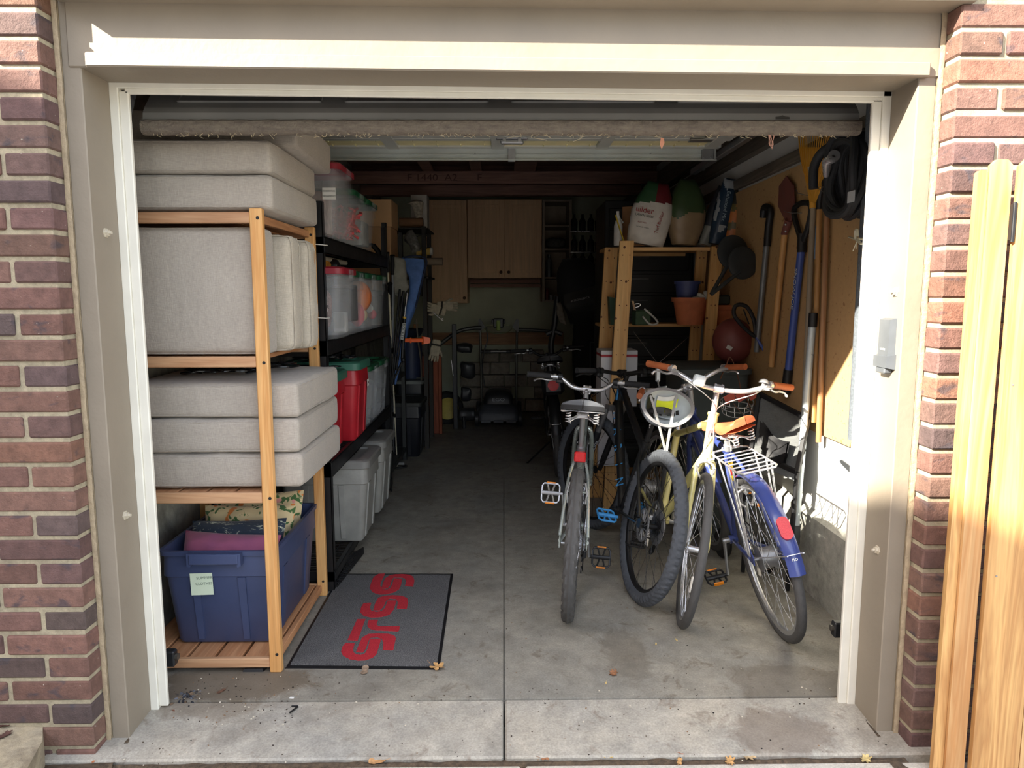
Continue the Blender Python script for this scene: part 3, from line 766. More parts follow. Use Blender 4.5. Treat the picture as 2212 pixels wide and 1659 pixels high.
for z in (1.70, 1.36, .9): g.tube(cr([(UX1-.045, UY0-.035, z), (UX1+.01, UY0-.02, z-.004), (UX1+.012, UY0+.03, z-.002), (UX1-.04, UY0+.045, z), (UX1-.05, UY0, z)], 5, True), .0022, 5)
S('cable_ties', g, M((216, 214, 206), .5), 'white cable ties holding the pine rack to the black shelving', 'cable ties')

# clear plastic: thin shell
cl, nt, b = _new('clear_plastic'); b.inputs['Base Color'].default_value = (.66, .68, .70, 1); b.inputs['Roughness'].default_value = .15
b.inputs['Alpha'].default_value = .14; b.inputs['Specular IOR Level'].default_value = .7
green = M((22, 78, 48), .45); dgreen = M((50, 104, 86), .5); redl = M((138, 26, 42), .45); redb = M((172, 30, 42), .42, bmp=.05, bs=20); gryp = M((148, 147, 141), .38, bmp=.1, bs=40); gryl = M((122, 121, 117), .42, bmp=.1, bs=40)
def sticker(text, w_, h_, zc, yo=0, side='front', pen=None):
    def fn(t, m, hx, hy, h):
        g = G()
        if side == 'front': g.box(-w_/2+yo, w_/2+yo, -hy-.0045, -hy-.0035, zc-h_/2, zc+h_/2); o_, u_ = (yo, -hy-.0055, zc), (1, 0, 0)
        else: g.box(hx+.0035, hx+.0045, -w_/2+yo, w_/2+yo, zc-h_/2, zc+h_/2); o_, u_ = (hx+.0055, yo, zc), (0, 1, 0)
        l = P('sticker', g.xf(m), white, t)
        for i, s in enumerate(text.split('|')):
            k = len(text.split('|')); o2 = V(o_)+V((0, 0, (k-1)/2*h_*.42-i*h_*.42)); TX('printed_text', s, h_*.34*(.6 if len(s) > 6 else 1), m @ o2, u_, (0, 0, 1), black, l, .0002)
    return fn
def content(items):
    for kind, c, s, mt, lab, nm, cat in items:
        g = G()
        if kind == 'ball': g.ball(c, s[0], 16, sx=1, sy=1, sz=s[1])
        elif kind == 'box': g.box(c[0]-s[0], c[0]+s[0], c[1]-s[1], c[1]+s[1], c[2]-s[2], c[2]+s[2], .006)
        elif kind == 'soft': v_, f_ = rbox(c, s, 3, 10, 0, .02, 4); g.add(v_, f_)
        elif kind == 'pumpkin':
            def fn(a, b_, c=c, s=s):
                th, ph = PI*a, 2*PI*b_; r = s[0]*(1-.09*abs(math.cos(4*ph)))*math.sin(th)**.85; return V(c)+V((r*math.cos(ph), r*math.sin(ph), s[1]*math.cos(th)))
            g.grid(fn, 12, 40, cv=True)
        S(nm, g, mt, lab, cat)
# top shelf
tote((-1.0, 1.21, 1.738), .225, .165, .335, cl, 'tall clear tote with red lid on the top of the black shelving', redl, ribs=0, taper=.86, label_fn=sticker('CHRISTMAS|ORNAMENTS', .062, .055, .20, .18), latch=cl)
tote((-.985, 1.60, 1.738), .195, .16, .27, cl, 'clear green-lidded tote beside the tall one on top, red tinsel inside', green, ribs=0, latch=cl)
tote((-.985, 1.98, 1.738), .195, .16, .27, cl, 'clear tote with green lid, farthest on top of the black shelving', green, ribs=0, latch=cl)
tin = M((196, 74, 78), .6, var=.5, scale=60)
g = G()
for i in range(26):
    c = V((-.93, 1.6, 1.86)); pts = [c+V((RN.uniform(-.13, .13), RN.uniform(-.1, .1), RN.uniform(-.09, .09))) for _ in range(4)]; g.tube(cr(pts, 4), .007, 6)
S('tinsel', g, tin, 'red and white tinsel bundle inside the clear green-lidded tote on top', 'tinsel')
content([('box', (-1.0, 1.21, 1.86), (.13, .10, .10), M((150, 128, 120), .8, var=.4, scale=25), 'dull mauve keepsake box inside the tall clear tote', 'keepsake_box', 'box'),
         ('box', (-.95, 1.98, 1.83), (.12, .10, .07), M((118, 120, 118), .8, var=.4, scale=25), 'grey carton inside the farthest clear tote on top', 'carton', 'box')])
# second shelf
tote((-.975, 1.20, 1.252), .20, .16, .335, cl, 'clear tote with red lid on the second shelf, square label on its front', redl, ribs=0, label_fn=sticker('FALL|DECOR', .06, .07, .17, .10), latch=cl)
tote((-.965, 1.56, 1.252), .17, .155, .33, cl, 'clear tote with green lid next to the red-lidded one on the second shelf', green, ribs=0, latch=cl)
tote((-.965, 1.93, 1.252), .17, .155, .33, cl, 'clear tote with green lid showing an orange gourd on the second shelf', green, ribs=0, latch=cl)
tote((-.965, 2.32, 1.252), .17, .155, .33, cl, 'clear tote with green lid at the far end of the second shelf', green, ribs=0, latch=cl)
org = M((222, 118, 40), .6); crm = M((222, 204, 168), .7); pnk = M((206, 70, 84), .6)
content([('soft', (-.97, 1.20, 1.40), (.11, .10, .11), M((150, 120, 112), .8, var=.4, scale=30), 'bundle of faded fabric inside the clear red-lidded tote', 'fabric_bundle', 'fabric'),
         ('box', (-.88, 1.46, 1.32), (.035, .03, .055), white, 'white carton standing low in the green-lidded tote', 'carton', 'box'),
         ('box', (-.93, 1.59, 1.42), (.10, .10, .10), M((44, 44, 50), .5), 'black gift box inside the second clear tote', 'gift_box', 'box'),
         ('ball', (-.87, 1.86, 1.35), (.045, 1.6), pnk, 'pink wax figure in the clear tote on the second shelf', 'figurine', 'ornament'),
         ('pumpkin', (-.885, 1.97, 1.455), (.085, .095), org, 'orange ribbed gourd inside the clear tote on the second shelf', 'gourd', 'gourd'),
         ('ball', (-.885, 1.98, 1.345), (.055, .85), crm, 'cream round ornament under the orange gourd', 'ornament', 'ornament'),
         ('ball', (-.88, 2.28, 1.38), (.03, 1), white, 'white bauble in the far clear tote', 'bauble', 'ornament'),
         ('ball', (-.87, 2.33, 1.34), (.032, 1), pnk, 'red bauble in the far clear tote', 'bauble', 'ornament')])
content([('box', (-1.05, 1.62, 1.655), (.12, .30, .012), M((196, 192, 176), .6), 'flat light tube carton stowed under the top shelf', 'carton', 'box'),
         ('soft', (-.98, 1.33, 1.625), (.08, .13, .028), M((198, 132, 44), .7, var=.4, scale=40), 'yellow and orange cloth strap lying on the red-lidded tote', 'cloth_strap', 'strap'),
         ('soft', (-.97, 1.60, 1.632), (.07, .10, .035), black, 'black coiled cable bundle on the green lid', 'cable_bundle', 'cable'),
         ('box', (-.96, 1.93, 1.612), (.05, .09, .012), white, 'thin white carton on the gourd tote lid', 'carton', 'box')])
# third shelf
tote((-1.04, 1.27, .66), .19, .155, .40, redb, 'red tote with teal green lid half hidden behind the stacked cushions', dgreen, ribs=2, lid_h=.045)
tote((-1.0, 1.63, .66), .205, .165, .43, redb, 'tall red tote with teal green lid in full view on the third shelf', dgreen, ribs=2, lid_h=.045, label_fn=sticker('XMAS', .05, .04, .30, .10, 'side'))
tote((-1.0, 2.02, .66), .19, .16, .37, cl, 'clear tote with green lid and pink paper next to the red tote', green, ribs=2, latch=cl)
tote((-1.0, 2.40, .66), .19, .16, .37, cl, 'clear tote with green lid at the far end of the third shelf', green, ribs=2, latch=cl)
content([('box', (-.93, 1.95, .87), (.07, .05, .07), M((206, 60, 96), .6), 'pink gift bag in the clear tote beside the red one', 'gift_bag', 'bag'),
         ('soft', (-.98, 2.40, .80), (.12, .11, .11), M((150, 152, 154), .6, var=.3), 'grey wrapped bundle inside the far clear tote', 'bundle', 'fabric')])
def chains(x0, x1, y0, y1, z, n, lab):
    g = G()
    for i in range(n):
        c = V((RN.uniform(x0, x1), RN.uniform(y0, y1), z+.006+RN.random()*.012)); a = RN.random()*PI
        pts = [c+V((.035*math.cos(a+t)*RN.uniform(.6, 1.4), .035*math.sin(a+t)*RN.uniform(.6, 1.4), RN.uniform(-.002, .008))) for t in (0, 1.2, 2.4, 3.6, 4.8)]
        g.tube(cr(pts, 4, True), .0035, 5, closed=True)
    S('wire_coil', g, M((38, 40, 44), .25, .5), lab, 'wire')
chains(-1.15, -.88, 1.18, 1.36, 1.075, 26, 'tangle of dark wire on the teal lid of the nearer red tote')
chains(-1.15, -.85, 1.52, 1.76, 1.105, 34, 'tangle of dark wire on the lid of the tall red tote')
chains(-1.1, -.85, 1.92, 2.12, 1.045, 16, 'small tangle of dark wire on a green lid beyond the red totes')
chains(-1.3, -.95, .45, .85, 1.145, 40, 'flattened tangle of dark wire on top of the middle cushion pile')
# grey totes
tote((-.99, 1.60, .104), .245, .20, .455, gryp, 'grey storage tote with lid, nearer of the two on the lowest shelf', gryl, ribs=2, lid_h=.045, taper=.84)
tote((-.985, 2.12, .104), .245, .20, .455, gryp, 'grey storage tote with lid, farther of the two on the lowest shelf', gryl, ribs=2, lid_h=.045, taper=.84)
g = G()
for k in range(9): g.tube([(-1.3, 1.05+.0*k, .012+k*.009), (-.84-.006*k, 1.03+.01*k, .012+k*.009), (-.80+.0*k, 1.5, .012+k*.004)], .004, 5)
for k in range(14): y = 1.04+k*.033; g.tube([(-1.3, y, .03), (-.82, y, .03)], .003, 5)
S('wire_rack', g, black, 'black wire rack lying on the floor under the nearer grey tote', 'wire rack')

# ---- doormat --------------------------------------------------------------------------
carp, nt, b = _new('mat_pile'); f = ns(nt, 300, det=3); base = mixc(nt, ramp(nt, f, [(.35, 0.0), (.65, 1.0)]), lin((56, 56, 57)), lin((124, 122, 120)))
base = mixc(nt, .6, base, ramp(nt, ns(nt, 6), [(.3, .8), (.7, 1.15)]), 'MULTIPLY'); nt.links.new(base, b.inputs['Base Color']); b.inputs['Roughness'].default_value = 1; bump(nt, b, f, .9, .004)
redc, nt, b = _new('mat_red'); f = ns(nt, 300, det=3); base = mixc(nt, ramp(nt, f, [(.35, 0.0), (.65, 1.0)]), lin((158, 24, 38)), lin((196, 38, 50)))
nt.links.new(base, b.inputs['Base Color']); b.inputs['Roughness'].default_value = 1; bump(nt, b, f, .7, .003)
c4 = [A(u, v, Z=.006) for u, v in ((617, 1441), (949, 1444), (979, 1238), (735, 1238))]
mat_ = T('doormat', 'dark grey rubber-backed doormat with red letters on the concrete floor', 'doormat', (-.57, .75, 0))
ce = (c4[0]+c4[2])/2
def ins(p, d): q = ce-p; return p+q.normalized()*d
g = G().hull([V((p.x, p.y, z)) for p in c4 for z in (.0, .003)]); P('rubber_edge', g, black, mat_)
inn = [ins(p, .024) for p in c4]
def bil(a, b_, z): q = inn[0].lerp(inn[1], a).lerp(inn[3].lerp(inn[2], a), b_); return V((q.x, q.y, z))
g = G().grid(lambda a, b_: bil(a, b_, .007+.0012*noise.noise(V((a*60, b_*90, 0)))), 90, 130)
bd = [bil(i/10, 0, 0) for i in range(10)]+[bil(1, i/10, 0) for i in range(10)]+[bil(1-i/10, 1, 0) for i in range(10)]+[bil(0, 1-i/10, 0) for i in range(10)]
g.add([V((p.x, p.y, z)) for p in bd for z in (.003, .0068)], [(2*i, 2*i+1, (2*i+3) % 80, (2*i+2) % 80) for i in range(40)])
P('pile', g, carp, mat_, ang=70)
LT = [ # outlines read off the photo crop (offset 600,1200; scale 4.148)
 [(955,160),(905,163),(860,190),(838,240),(823,290),(850,330),(905,347),(970,345),(1035,330),(1085,305),(1103,270),(1118,205),(1145,210),(1150,240),(1140,272),(1215,277),(1224,225),(1215,190),(1180,172),(1120,165),(1050,170),(1000,178),(970,205),(955,240),(932,285),(955,292),(985,296),(1005,290),(1030,258),(1040,205),(1075,200),(1112,203),(1098,262),(1075,292),(1030,303),(975,305),(930,290),(915,268),(925,230),(945,195),(972,178)],
 [(770,425),(838,422),(825,470),(840,495),(880,505),(930,498),(960,470),(985,400),(1010,385),(1050,385),(1078,400),(1065,470),(1155,478),(1168,420),(1160,380),(1110,360),(1040,355),(960,360),(900,375),(880,420),(862,480),(925,485),(945,450),(975,398),(1060,402),(1040,478),(1000,530),(930,550),(840,555),(770,540),(738,505),(745,460)],
 [(712,570),(786,568),(715,762),(626,755)],
 [(818,575),(900,575),(888,600),(885,620),(905,632),(1093,632),(1088,668),(1075,678),(870,668),(825,655),(803,630),(806,600)],
 [(608,782),(690,785),(678,835),(680,865),(705,885),(745,888),(775,880),(800,840),(815,770),(850,745),(905,740),(935,760),(938,790),(940,846),(1035,848),(1058,740),(1045,715),(990,700),(900,697),(810,702),(765,722),(745,760),(705,858),(760,866),(785,830),(820,745),(925,745),(905,820),(885,880),(850,915),(790,935),(720,940),(640,925),(585,895),(568,860),(580,815)]]
# each S is two strokes: drawn as separate simple outlines
SS = [
 [(962,160),(905,163),(858,192),(838,240),(823,292),(850,328),(905,347),(970,346),(1035,331),(1085,303),(1103,268),(1116,207),(1040,203),(1028,255),(1005,292),(975,305),(940,300),(918,272),(925,232),(945,197)],
 [(930,290),(945,240),(962,205),(1000,178),(1050,168),(1120,165),(1180,172),(1215,190),(1224,225),(1215,277),(1140,272),(1150,232),(1140,205),(1116,196),(1040,194),(1022,215),(1010,262),(985,292),(955,297)],
 [(770,425),(838,422),(825,470),(838,493),(880,505),(930,497),(962,465),(985,402),(1063,402),(1042,478),(1000,530),(930,550),(840,555),(770,540),(738,505),(748,460)],
 [(855,488),(872,430),(900,378),(960,360),(1040,355),(1110,360),(1160,380),(1168,420),(1155,478),(1068,472),(1076,415),(1060,388),(1000,384),(972,402),(945,460),(915,490)],
 LT[2], LT[3],
 [(608,782),(690,785),(676,835),(680,868),(705,885),(748,889),(782,876),(806,835),(828,745),(927,745),(905,820),(885,880),(850,915),(790,935),(720,940),(640,925),(585,895),(568,860),(580,815)],
 [(702,862),(730,790),(755,735),(810,702),(900,697),(990,700),(1045,715),(1058,740),(1035,848),(940,846),(948,780),(930,742),(890,730),(830,735),(812,765),(790,830),(762,868)]]
g = G()
for poly in SS:
    pts = [A(600+x/4.148, 1200+y/4.148, Z=.0085) for x, y in poly]
    if True:
        n = len(pts); g.add([V((p.x, p.y, .0086)) for p in pts]+[V((p.x, p.y, .0055)) for p in pts], [tuple(range(n))]+[(i, (i+1) % n, (i+1) % n+n, i+n) for i in range(n)])
P('red_lettering', g, redc, mat_, 'bold red letters inlaid in the pile', sm=False)
# photo-eye sensors
def eye(x, y, z, s_, lab):
    t = T('door_sensor', lab, 'sensor', (x, y, 0)); g = G().box(x-.022, x+.022, y-.015, y+.02, z-.025, z+.035, .005); P('housing', g, bpl, t)
    g = G().cyl((x+s_*.02, y, z+.01), (x+s_*.032, y, z+.01), .012, n=14); P('lens', g, M((70, 66, 60), .3), t)
    g = G().box(x-s_*.028, x-s_*.022, y-.015, y+.02, 0, z+.05, .001); P('bracket', g, steel, t)
eye(-1.25, .12, .115, 1, 'small black door safety sensor low beside the left frame, by the blue tote')
eye(1.275, .16, .19, -1, 'small black door safety sensor low beside the right frame')
# ================================================================= BICYCLES
tirem = M((74, 73, 72), .8, bmp=.15, bs=160); tireg = M((76, 80, 86), .85, bmp=.15, bs=160)
leather = M((176, 98, 58), .5, bmp=.15, bs=90); orange_l = M((204, 104, 66), .45); cable = M((24, 24, 26), .4); cable_s = M((168, 168, 170), .35, .6)
refl = M((196, 26, 30), .2, coat=.6, bmp=.3, bs=300); amber = M((236, 140, 20), .3)
def tire(g, c, R_, r, tread, n=0):
    nph = {'knob': 330, 'hyb': 260, 'slick': 240}[tread]; nth = 20; c = V(c)
    def fn(a, b_):
        ph = 2*PI*a; th = 2*PI*b_; k = int(round(a*nph)); j = int(round(b_*nth)) % nth; d = min(j, nth-j)
        out = 0
        if tread == 'knob' and d <= 5:
            row = d//2; on = ((k+(row*2)) % 5) < 3; gap = d in (2,); out = .0048 if on and not gap else 0
        elif tread == 'hyb' and d <= 5:
            out = .0042 if ((k+2*d) % 8) < 5 and d != 1 or d == 0 else -.001
        elif tread == 'slick' and d <= 3: out = .0010 if (k+2*d) % 5 else -.0012
        q = r+out; rr = R_-r+q*math.cos(th); x = q*math.sin(th)*.95
        return V((c.x+x, c.y+rr*math.sin(ph), c.z+rr*math.cos(ph)))
    return g.grid(fn, nph, nth, True, True)
def wheel(par, c, R_, r, mts, tread, nm, m=None, disc=False, big_hub=False, gears=False, refs=True):
    rim_m, tire_m, spk_m, hub_m = mts; c = V(c); X = (1, 0, 0); rr = R_-2*r+.004
    def pt(name, g, mt, p): return P(name, g.xf(m) if m is not None else g, mt, p, local=True)
    g = G().lathe([(rr+.006, -.012), (rr-.004, -.0125), (rr-.016, -.008), (rr-.018, 0), (rr-.016, .008), (rr-.004, .0125), (rr+.006, .012), (rr, .008), (rr, -.008), (rr+.006, -.012)], c, X, 72)
    w = pt(nm, g, rim_m, par)
    pt('tire', tire(G(), c, R_, r, tread), tire_m, w)
    g = G(); hr = .045 if big_hub else .014
    g.lathe([(0, -.055), (.006, -.055), (.006, -.036), (hr+.010, -.034), (hr+.010, -.03), (hr, -.027), (hr, .027), (hr+.010, .03), (hr+.010, .034), (.006, .036), (.006, .055), (0, .055)], c, X, 20)
    pt('hub', g, hub_m, w)
    g = G()
    for i in range(32):
        a = 2*PI*i/32; s_ = 1 if i % 2 else -1; off = (.62 if (i//2) % 2 else -.62)
        p0 = c+V((s_*.032, (hr+.007)*math.sin(a+off*2.2), (hr+.007)*math.cos(a+off*2.2))); p1 = c+V((s_*.004, (rr-.014)*math.sin(a), (rr-.014)*math.cos(a)))
        g.tube([p0, p1], .00115, 4)
    pt('spokes', g, spk_m, w)
    if disc:
        g = G()
        for k in range(12):
            a = 2*PI*k/12; g.tube([c+V((-.043, .02*math.sin(a), .02*math.cos(a))), c+V((-.043, .07*math.sin(a+.35), .07*math.cos(a+.35)))], .003, 4)
        g.lathe([(.062, -.044), (.08, -.044), (.08, -.042), (.062, -.042), (.062, -.044)], c, X, 40); pt('brake_disc', g, steel, w)
    if gears:
        g = G()
        for k in range(7):
            ro = gears-.006*k; x = .030+.0036*k; poly = []
            for t in range(96): a = 2*PI*t/96; q = ro+(.0022 if t % 4 < 2 else 0); poly.append((q*math.cos(a), q*math.sin(a)))
            for (h0, h1) in ((x, x+.0018),):
                n = len(poly); vs = [c+V((h, b2, a2)) for h in (h0, h1) for a2, b2 in poly]; vi = [c+V((h, b2*.55, a2*.55)) for h in (h0, h1) for a2, b2 in poly]
                g.add(vs+vi, [(i, (i+1) % n, n+(i+1) % n, n+i) for i in range(n)]+[(i, 2*n+i, 2*n+(i+1) % n, (i+1) % n) for i in range(n)]+[(n+i, n+(i+1) % n, 3*n+(i+1) % n, 3*n+i) for i in range(n)])
        pt('cassette', g, steel, w)
    if refs:
        g = G(); a = 2.2; q = c+V((0, .6*rr*math.sin(a), .6*rr*math.cos(a))); g.box(q.x-.006, q.x+.006, q.y-.012, q.y+.012, q.z-.035, q.z+.035, .004); pt('spoke_reflector', g, M((210, 206, 196), .25), w)
    return w
def bike(o):
    D = dict(R=.34, r=.021, WB=1.05, steer=0, L=.47, seat_h=.93, tread='hyb', rimm=alu, spk=steel, hubm=alu, tirem=tirem, tube=.016, bar='rise', bar_m=chrome, grip_m=rubber, fork_len=.39, susp=False, disc=False, grips=.13, stem=.05, ext=.05, crank=0, pedal='cage', lever_m=alu, vbrake=False, fender=None, rack=False, gears=.055, refs=True, low=False, kick=None, bb=.285, htl=.13, saddle='wide', seatpost=alu, cab=cable)
    D.update(o); q = type('q', (), D)
    m = MX.Translation(V((q.pos[0], q.pos[1], 0))) @ MX.Rotation(-math.radians(q.head), 4, 'Z') @ MX.Rotation(math.radians(q.lean), 4, 'Y')
    t = T('bicycle', q.label, 'bicycle', mw=m)
    def pt(n, g, mt, p=t, **k): return P(n, g, mt, p, local=True, **k)
    RA = V((0, 0, q.R)); FA = V((0, q.WB, q.R)); BB = V((0, .44, q.bb)); ax = V((0, -.326, .945)).normalized(); sa = V((0, -.292, .956)).normalized()
    ST_ = BB+sa*q.L; cr_ = FA+V((0, -.045, 0))+ax*q.fork_len; HB = cr_+ax*.022; HT = HB+ax*q.htl
    STE = MX.Translation(cr_) @ MX.Rotation(math.radians(q.steer), 4, ax) @ MX.Translation(-cr_)
    # frame
    g = G(); tb = q.tube
    g.tube([BB, ST_], tb, 14); g.tube([HB-ax*.012, HT+ax*.012], tb*1.25, 16)
    for h_ in (HB-ax*.012, HT+ax*.002): g.cyl(h_, h_+ax*.01, tb*1.45, n=16)
    g.tube([BB, HB+ax*.02], [tb*1.15, tb*1.2], 14)
    top = HT-ax*.03
    if q.low: g.tube(cr([top, top.lerp(BB+sa*.16, .5)+V((0, 0, -.03)), BB+sa*.17], 6), tb, 14)
    else: g.tube([ST_-sa*.035, top], tb*.95, 14)
    g.cyl(BB-V((.036, 0, 0)), BB+V((.036, 0, 0)), .021, n=18)
    hx = .034+q.r*.35
    for s_ in (-1, 1):
        g.tube(cr([BB+V((s_*.022, -.02, 0)), BB.lerp(RA, .35)+V((s_*hx*.9, 0, 0)), RA+V((s_*.062, .03, 0))], 5), .0088, 10)
        g.tube(cr([ST_-sa*.03+V((s_*.014, 0, 0)), ST_.lerp(RA, .32)+V((s_*hx*1.05, 0, 0)), RA+V((s_*.064, .012, .03))], 5), .0078, 10)
        g.prism([(-.018, -.018), (.03, -.014), (.03, .012), (.0, .036), (-.02, .02)], RA+V((s_*.062-.0025, 0, 0)), (0, 1, 0), (0, 0, 1), (.005, 0, 0))
    if q.vbrake: a = ST_.lerp(RA, .47); g.tube([a+V((-hx, 0, 0)), a+V((hx, 0, 0))], .006, 8)
    if q.vbrake: a = BB.lerp(RA, .2); g.tube([a+V((-.03, 0, 0)), a+V((.03, 0, 0))], .007, 8)
    fr_ = pt('frame', g, q.frame)
    for nm, txt, sz, o_, u_, w_, mm in q.texts: TX(nm, txt, sz, o_, u_, w_, mm, fr_, .0004, local=True)
    # fork
    g = G(); fm = q.fork_m
    if q.susp:
        g.hull([cr_+V((x, y, z)) for x in (-.068, .068) for y in (-.018, .022) for z in (-.02, .012)])
        low = G()
        for s_ in (-1, 1):
            a = cr_+V((s_*.062, .012, -.01)); b_ = FA+V((s_*.062, -.004, 0)); g.tube([a, a.lerp(b_, .42)], .0165, 14)
            low.tube([a.lerp(b_, .36), a.lerp(b_, .8), b_], [.0215, .019, .014], 14)
        arch = cr([cr_.lerp(FA, .38)+V((s*.058, .034+(.012 if abs(s) < .7 else 0), (.045 if abs(s) < .7 else 0))) for s in (-1, -.55, .0, .55, 1)], 5); low.tube(arch, .009, 8)
        g.tube([cr_-ax*.01, cr_+ax*.02], .022, 14)
        f = pt('fork', g.xf(STE), steel); lo = pt('fork_lowers', low.xf(STE), fm, f)
        if q.fork_text:
            mid = cr_.lerp(FA, .66)+V((-.062, -.021, 0)); dirv = STE.to_3x3() @ (cr_-FA).normalized()
            TX('fork_lettering', q.fork_text, .026, STE @ mid, -dirv, STE.to_3x3() @ V((1, 0, 0)), M((206, 210, 216), .5), f, .0004, local=True)
    else:
        g.tube([cr_+ax*.02, cr_-ax*.012], .019, 14); hw = q.r+.014
        for s_ in (-1, 1):
            g.tube(cr([cr_+V((s_*.008, 0, .004)), cr_+V((s_*hw, .004, -.016)), cr_.lerp(FA, .5)+V((s_*(hw+.012), -.006, 0)), FA+V((s_*.052, -.008, .04)), FA+V((s_*.052, 0, 0))], 6), [.0135]*7+[.0125]*6+[.011]*6+[.009]*6, 12, flat=1.25) if False else \
            g.tube(cr([cr_+V((s_*.008, 0, .004)), cr_+V((s_*hw, .004, -.016)), cr_.lerp(FA, .5)+V((s_*(hw+.012), -.006, 0)), FA+V((s_*.052, -.008, .04)), FA+V((s_*.052, 0, 0))], 6), .0138, 12)
        f = pt('fork', g.xf(STE), fm)
    mts = (q.rimm, q.tirem, q.spk, q.hubm)
    wheel(t, RA, q.R, q.r, mts, q.tread, 'rear_wheel', None, q.disc, q.gears is None, q.gears, q.refs)
    wheel(t, FA, q.R, q.r, mts, q.tread, 'front_wheel', STE, q.disc, False, None, q.refs)
    # cockpit
    Hc = HT+ax*q.ext+V((0, q.stem, .015))
    g = G().tube([HT+ax*.01, HT+ax*(q.ext+.01)], .0145, 12).tube([HT+ax*q.ext, Hc], .013, 12).cyl(Hc-V((.022, 0, 0)), Hc+V((.022, 0, 0)), .0215, n=16)
    for a_, b_ in ((-.016, .018), (.016, .018), (-.016, -.018), (.016, -.018)): g.cyl(Hc+V((a_, .005, b_)), Hc+V((a_, -.022, b_*1.1)), .0045, n=8)
    pt('stem', g.xf(STE), q.stem_m if hasattr(q, 'stem_m') else q.bar_m)
    BARS = {'rise': [(0, 0, 0), (.05, 0, 0), (.09, -.004, .010), (.14, -.012, .045), (.18, -.02, .056), (.335, -.045, .060)],
            'flat': [(0, 0, 0), (.06, 0, .0), (.16, -.006, .012), (.34, -.03, .016)],
            'city': [(0, 0, 0), (.05, .012, 0), (.12, .03, .012), (.19, .018, .04), (.25, -.03, .056), (.335, -.105, .056)],
            'city2': [(0, 0, 0), (.05, .02, -.01), (.12, .05, .01), (.20, .03, .035), (.25, -.03, .045), (.29, -.12, .045)]}
    bp_ = BARS[q.bar]; right = cr([V(p) for p in bp_], 6); left = [V((-p.x, p.y, p.z)) for p in right][::-1]
    path = [Hc+p for p in left[:-1]]+[Hc+p for p in right]
    bar = pt('handlebar', G().tube(path, .0118, 12).xf(STE), q.bar_m)
    for s_ in (-1, 1):
        L_ = [Hc+V((s_*p.x, p.y, p.z)) for p in right]; e1 = L_[-1]; dr = (L_[-1]-L_[-2]).normalized(); e0 = e1-dr*q.grips
        gp = [e0+dr*(q.grips+.004)*i/12 for i in range(13)]
        g = G().tube(gp, [.0165 if i % 2 else .0155 for i in range(12)]+[.0165], 14); pt('grip', g.xf(STE), q.grip_m, bar)
        # lever: clamp, body, blade
        c0 = e0-dr*.022; g = G().cyl(c0-dr*.008, c0+dr*.008, .0175, n=14); dn = V((0, .75, -.66)).normalized(); b0 = c0+dn*.03
        g.hull([c0+dn*.012+dr*a_+V((0, b_, b_)) for a_ in (-.01, .01) for b_ in (-.006, .006)]+[b0+dr*a_+V((0, b_, b_)) for a_ in (-.034, .012) for b_ in (-.007, .007)])
        g.tube(cr([b0+dr*.004, b0+dr*.035+dn*.012, b0+dr*.075+dn*.006, b0+dr*.105+dn*.014, b0+dr*.118+dn*.028], 5), [.0052]*20+[.0062], 8); g.ball(b0+dr*.118+dn*.028, .0075, 8)
        pt('brake_lever', g.xf(STE), q.lever_m, bar)
        g = G(); a = b0-dr*.04; g.tube(cr([STE @ a, STE @ (a-dr*.08+V((0, .05, -.03))), STE @ (Hc+V((s_*.02, .10, -.06))), STE @ (Hc+V((0, .05, -.13))), HB+V((s_*.018, .0, .02)), HB.lerp(BB, .3)+V((s_*.02, .0, .02))], 8), .0024, 6)
        pt('brake_cable', g, q.cab, bar)
        if q.bar in ('rise', 'flat'):
            g = G(); c1 = c0-dr*.03; g.cyl(c1-dr*.012, c1+dr*.012, .02, n=14).box(c1.x-.022, c1.x+.022, c1.y-.01, c1.y+.035, c1.z-.035, c1.z-.008, .006); pt('shifter', g.xf(STE), bpl, bar)
            g = G(); g.tube(cr([STE @ (c1+V((0, .03, -.02))), STE @ (c1+V((-s_*.06, .10, -.05))), STE @ (Hc+V((-s_*.03, .10, -.12))), HB+V((-s_*.02, .03, -.04)), HB.lerp(BB, .4)+V((-s_*.018, 0, -.02))], 8), .0024, 6); pt('shift_cable', g, cable, bar)
    if q.bell:
        c1 = STE @ (Hc+V((-.19 if q.bell < 0 else .19, .018, .062))); g = G().lathe([(0, .022), (.012, .02), (.021, .012), (.024, 0), (.0, 0)], c1, (0, -.2, 1), 20).cyl(c1-V((0, 0, .02)), c1, .008, n=8); pt('bell', g, chrome, bar)
    # seat
    sp = BB+sa*((q.seat_h-.05-q.bb)/sa.z); g = G().tube([ST_-sa*.02, sp], .0136, 12); g.cyl(ST_-sa*.012, ST_+sa*.014, .019, n=14); post = pt('seatpost', g, q.seatpost)
    sc_ = V((0, sp.y+.02, q.seat_h)); W_, L_ = (.105, .135) if q.saddle == 'wide' else (.08, .14) if q.saddle == 'leather' else (.07, .14)
    def sad(a, b_):
        t_ = a; y = -L_+2*L_*t_; w_ = W_*(1-.04*0)*(1 if t_ < .0 else (math.cos(min(1, max(0, (t_-.18)/.5))*PI/2)**1.2*.78+.22)); e = (min(1, t_/.09)*min(1, (1-t_)/.06)); w_ *= math.sqrt(max(.0, 1-(1-e)**2))*.98+.02
        ph = PI*b_; rim_ = .05 if q.saddle == 'wide' else .038
        x = w_*math.cos(ph); z = -rim_*(1-math.sin(ph)**.55)+(-.008*math.exp(-(x/.012)**2) if t_ > .25 and q.saddle != 'leather' else 0)+.018*((t_-.5)**2)*2+(.022*math.exp(-((t_-.0)/.2)**2))
        return sc_+V((x, y, z))
    g = G(); scol = q.saddle_col
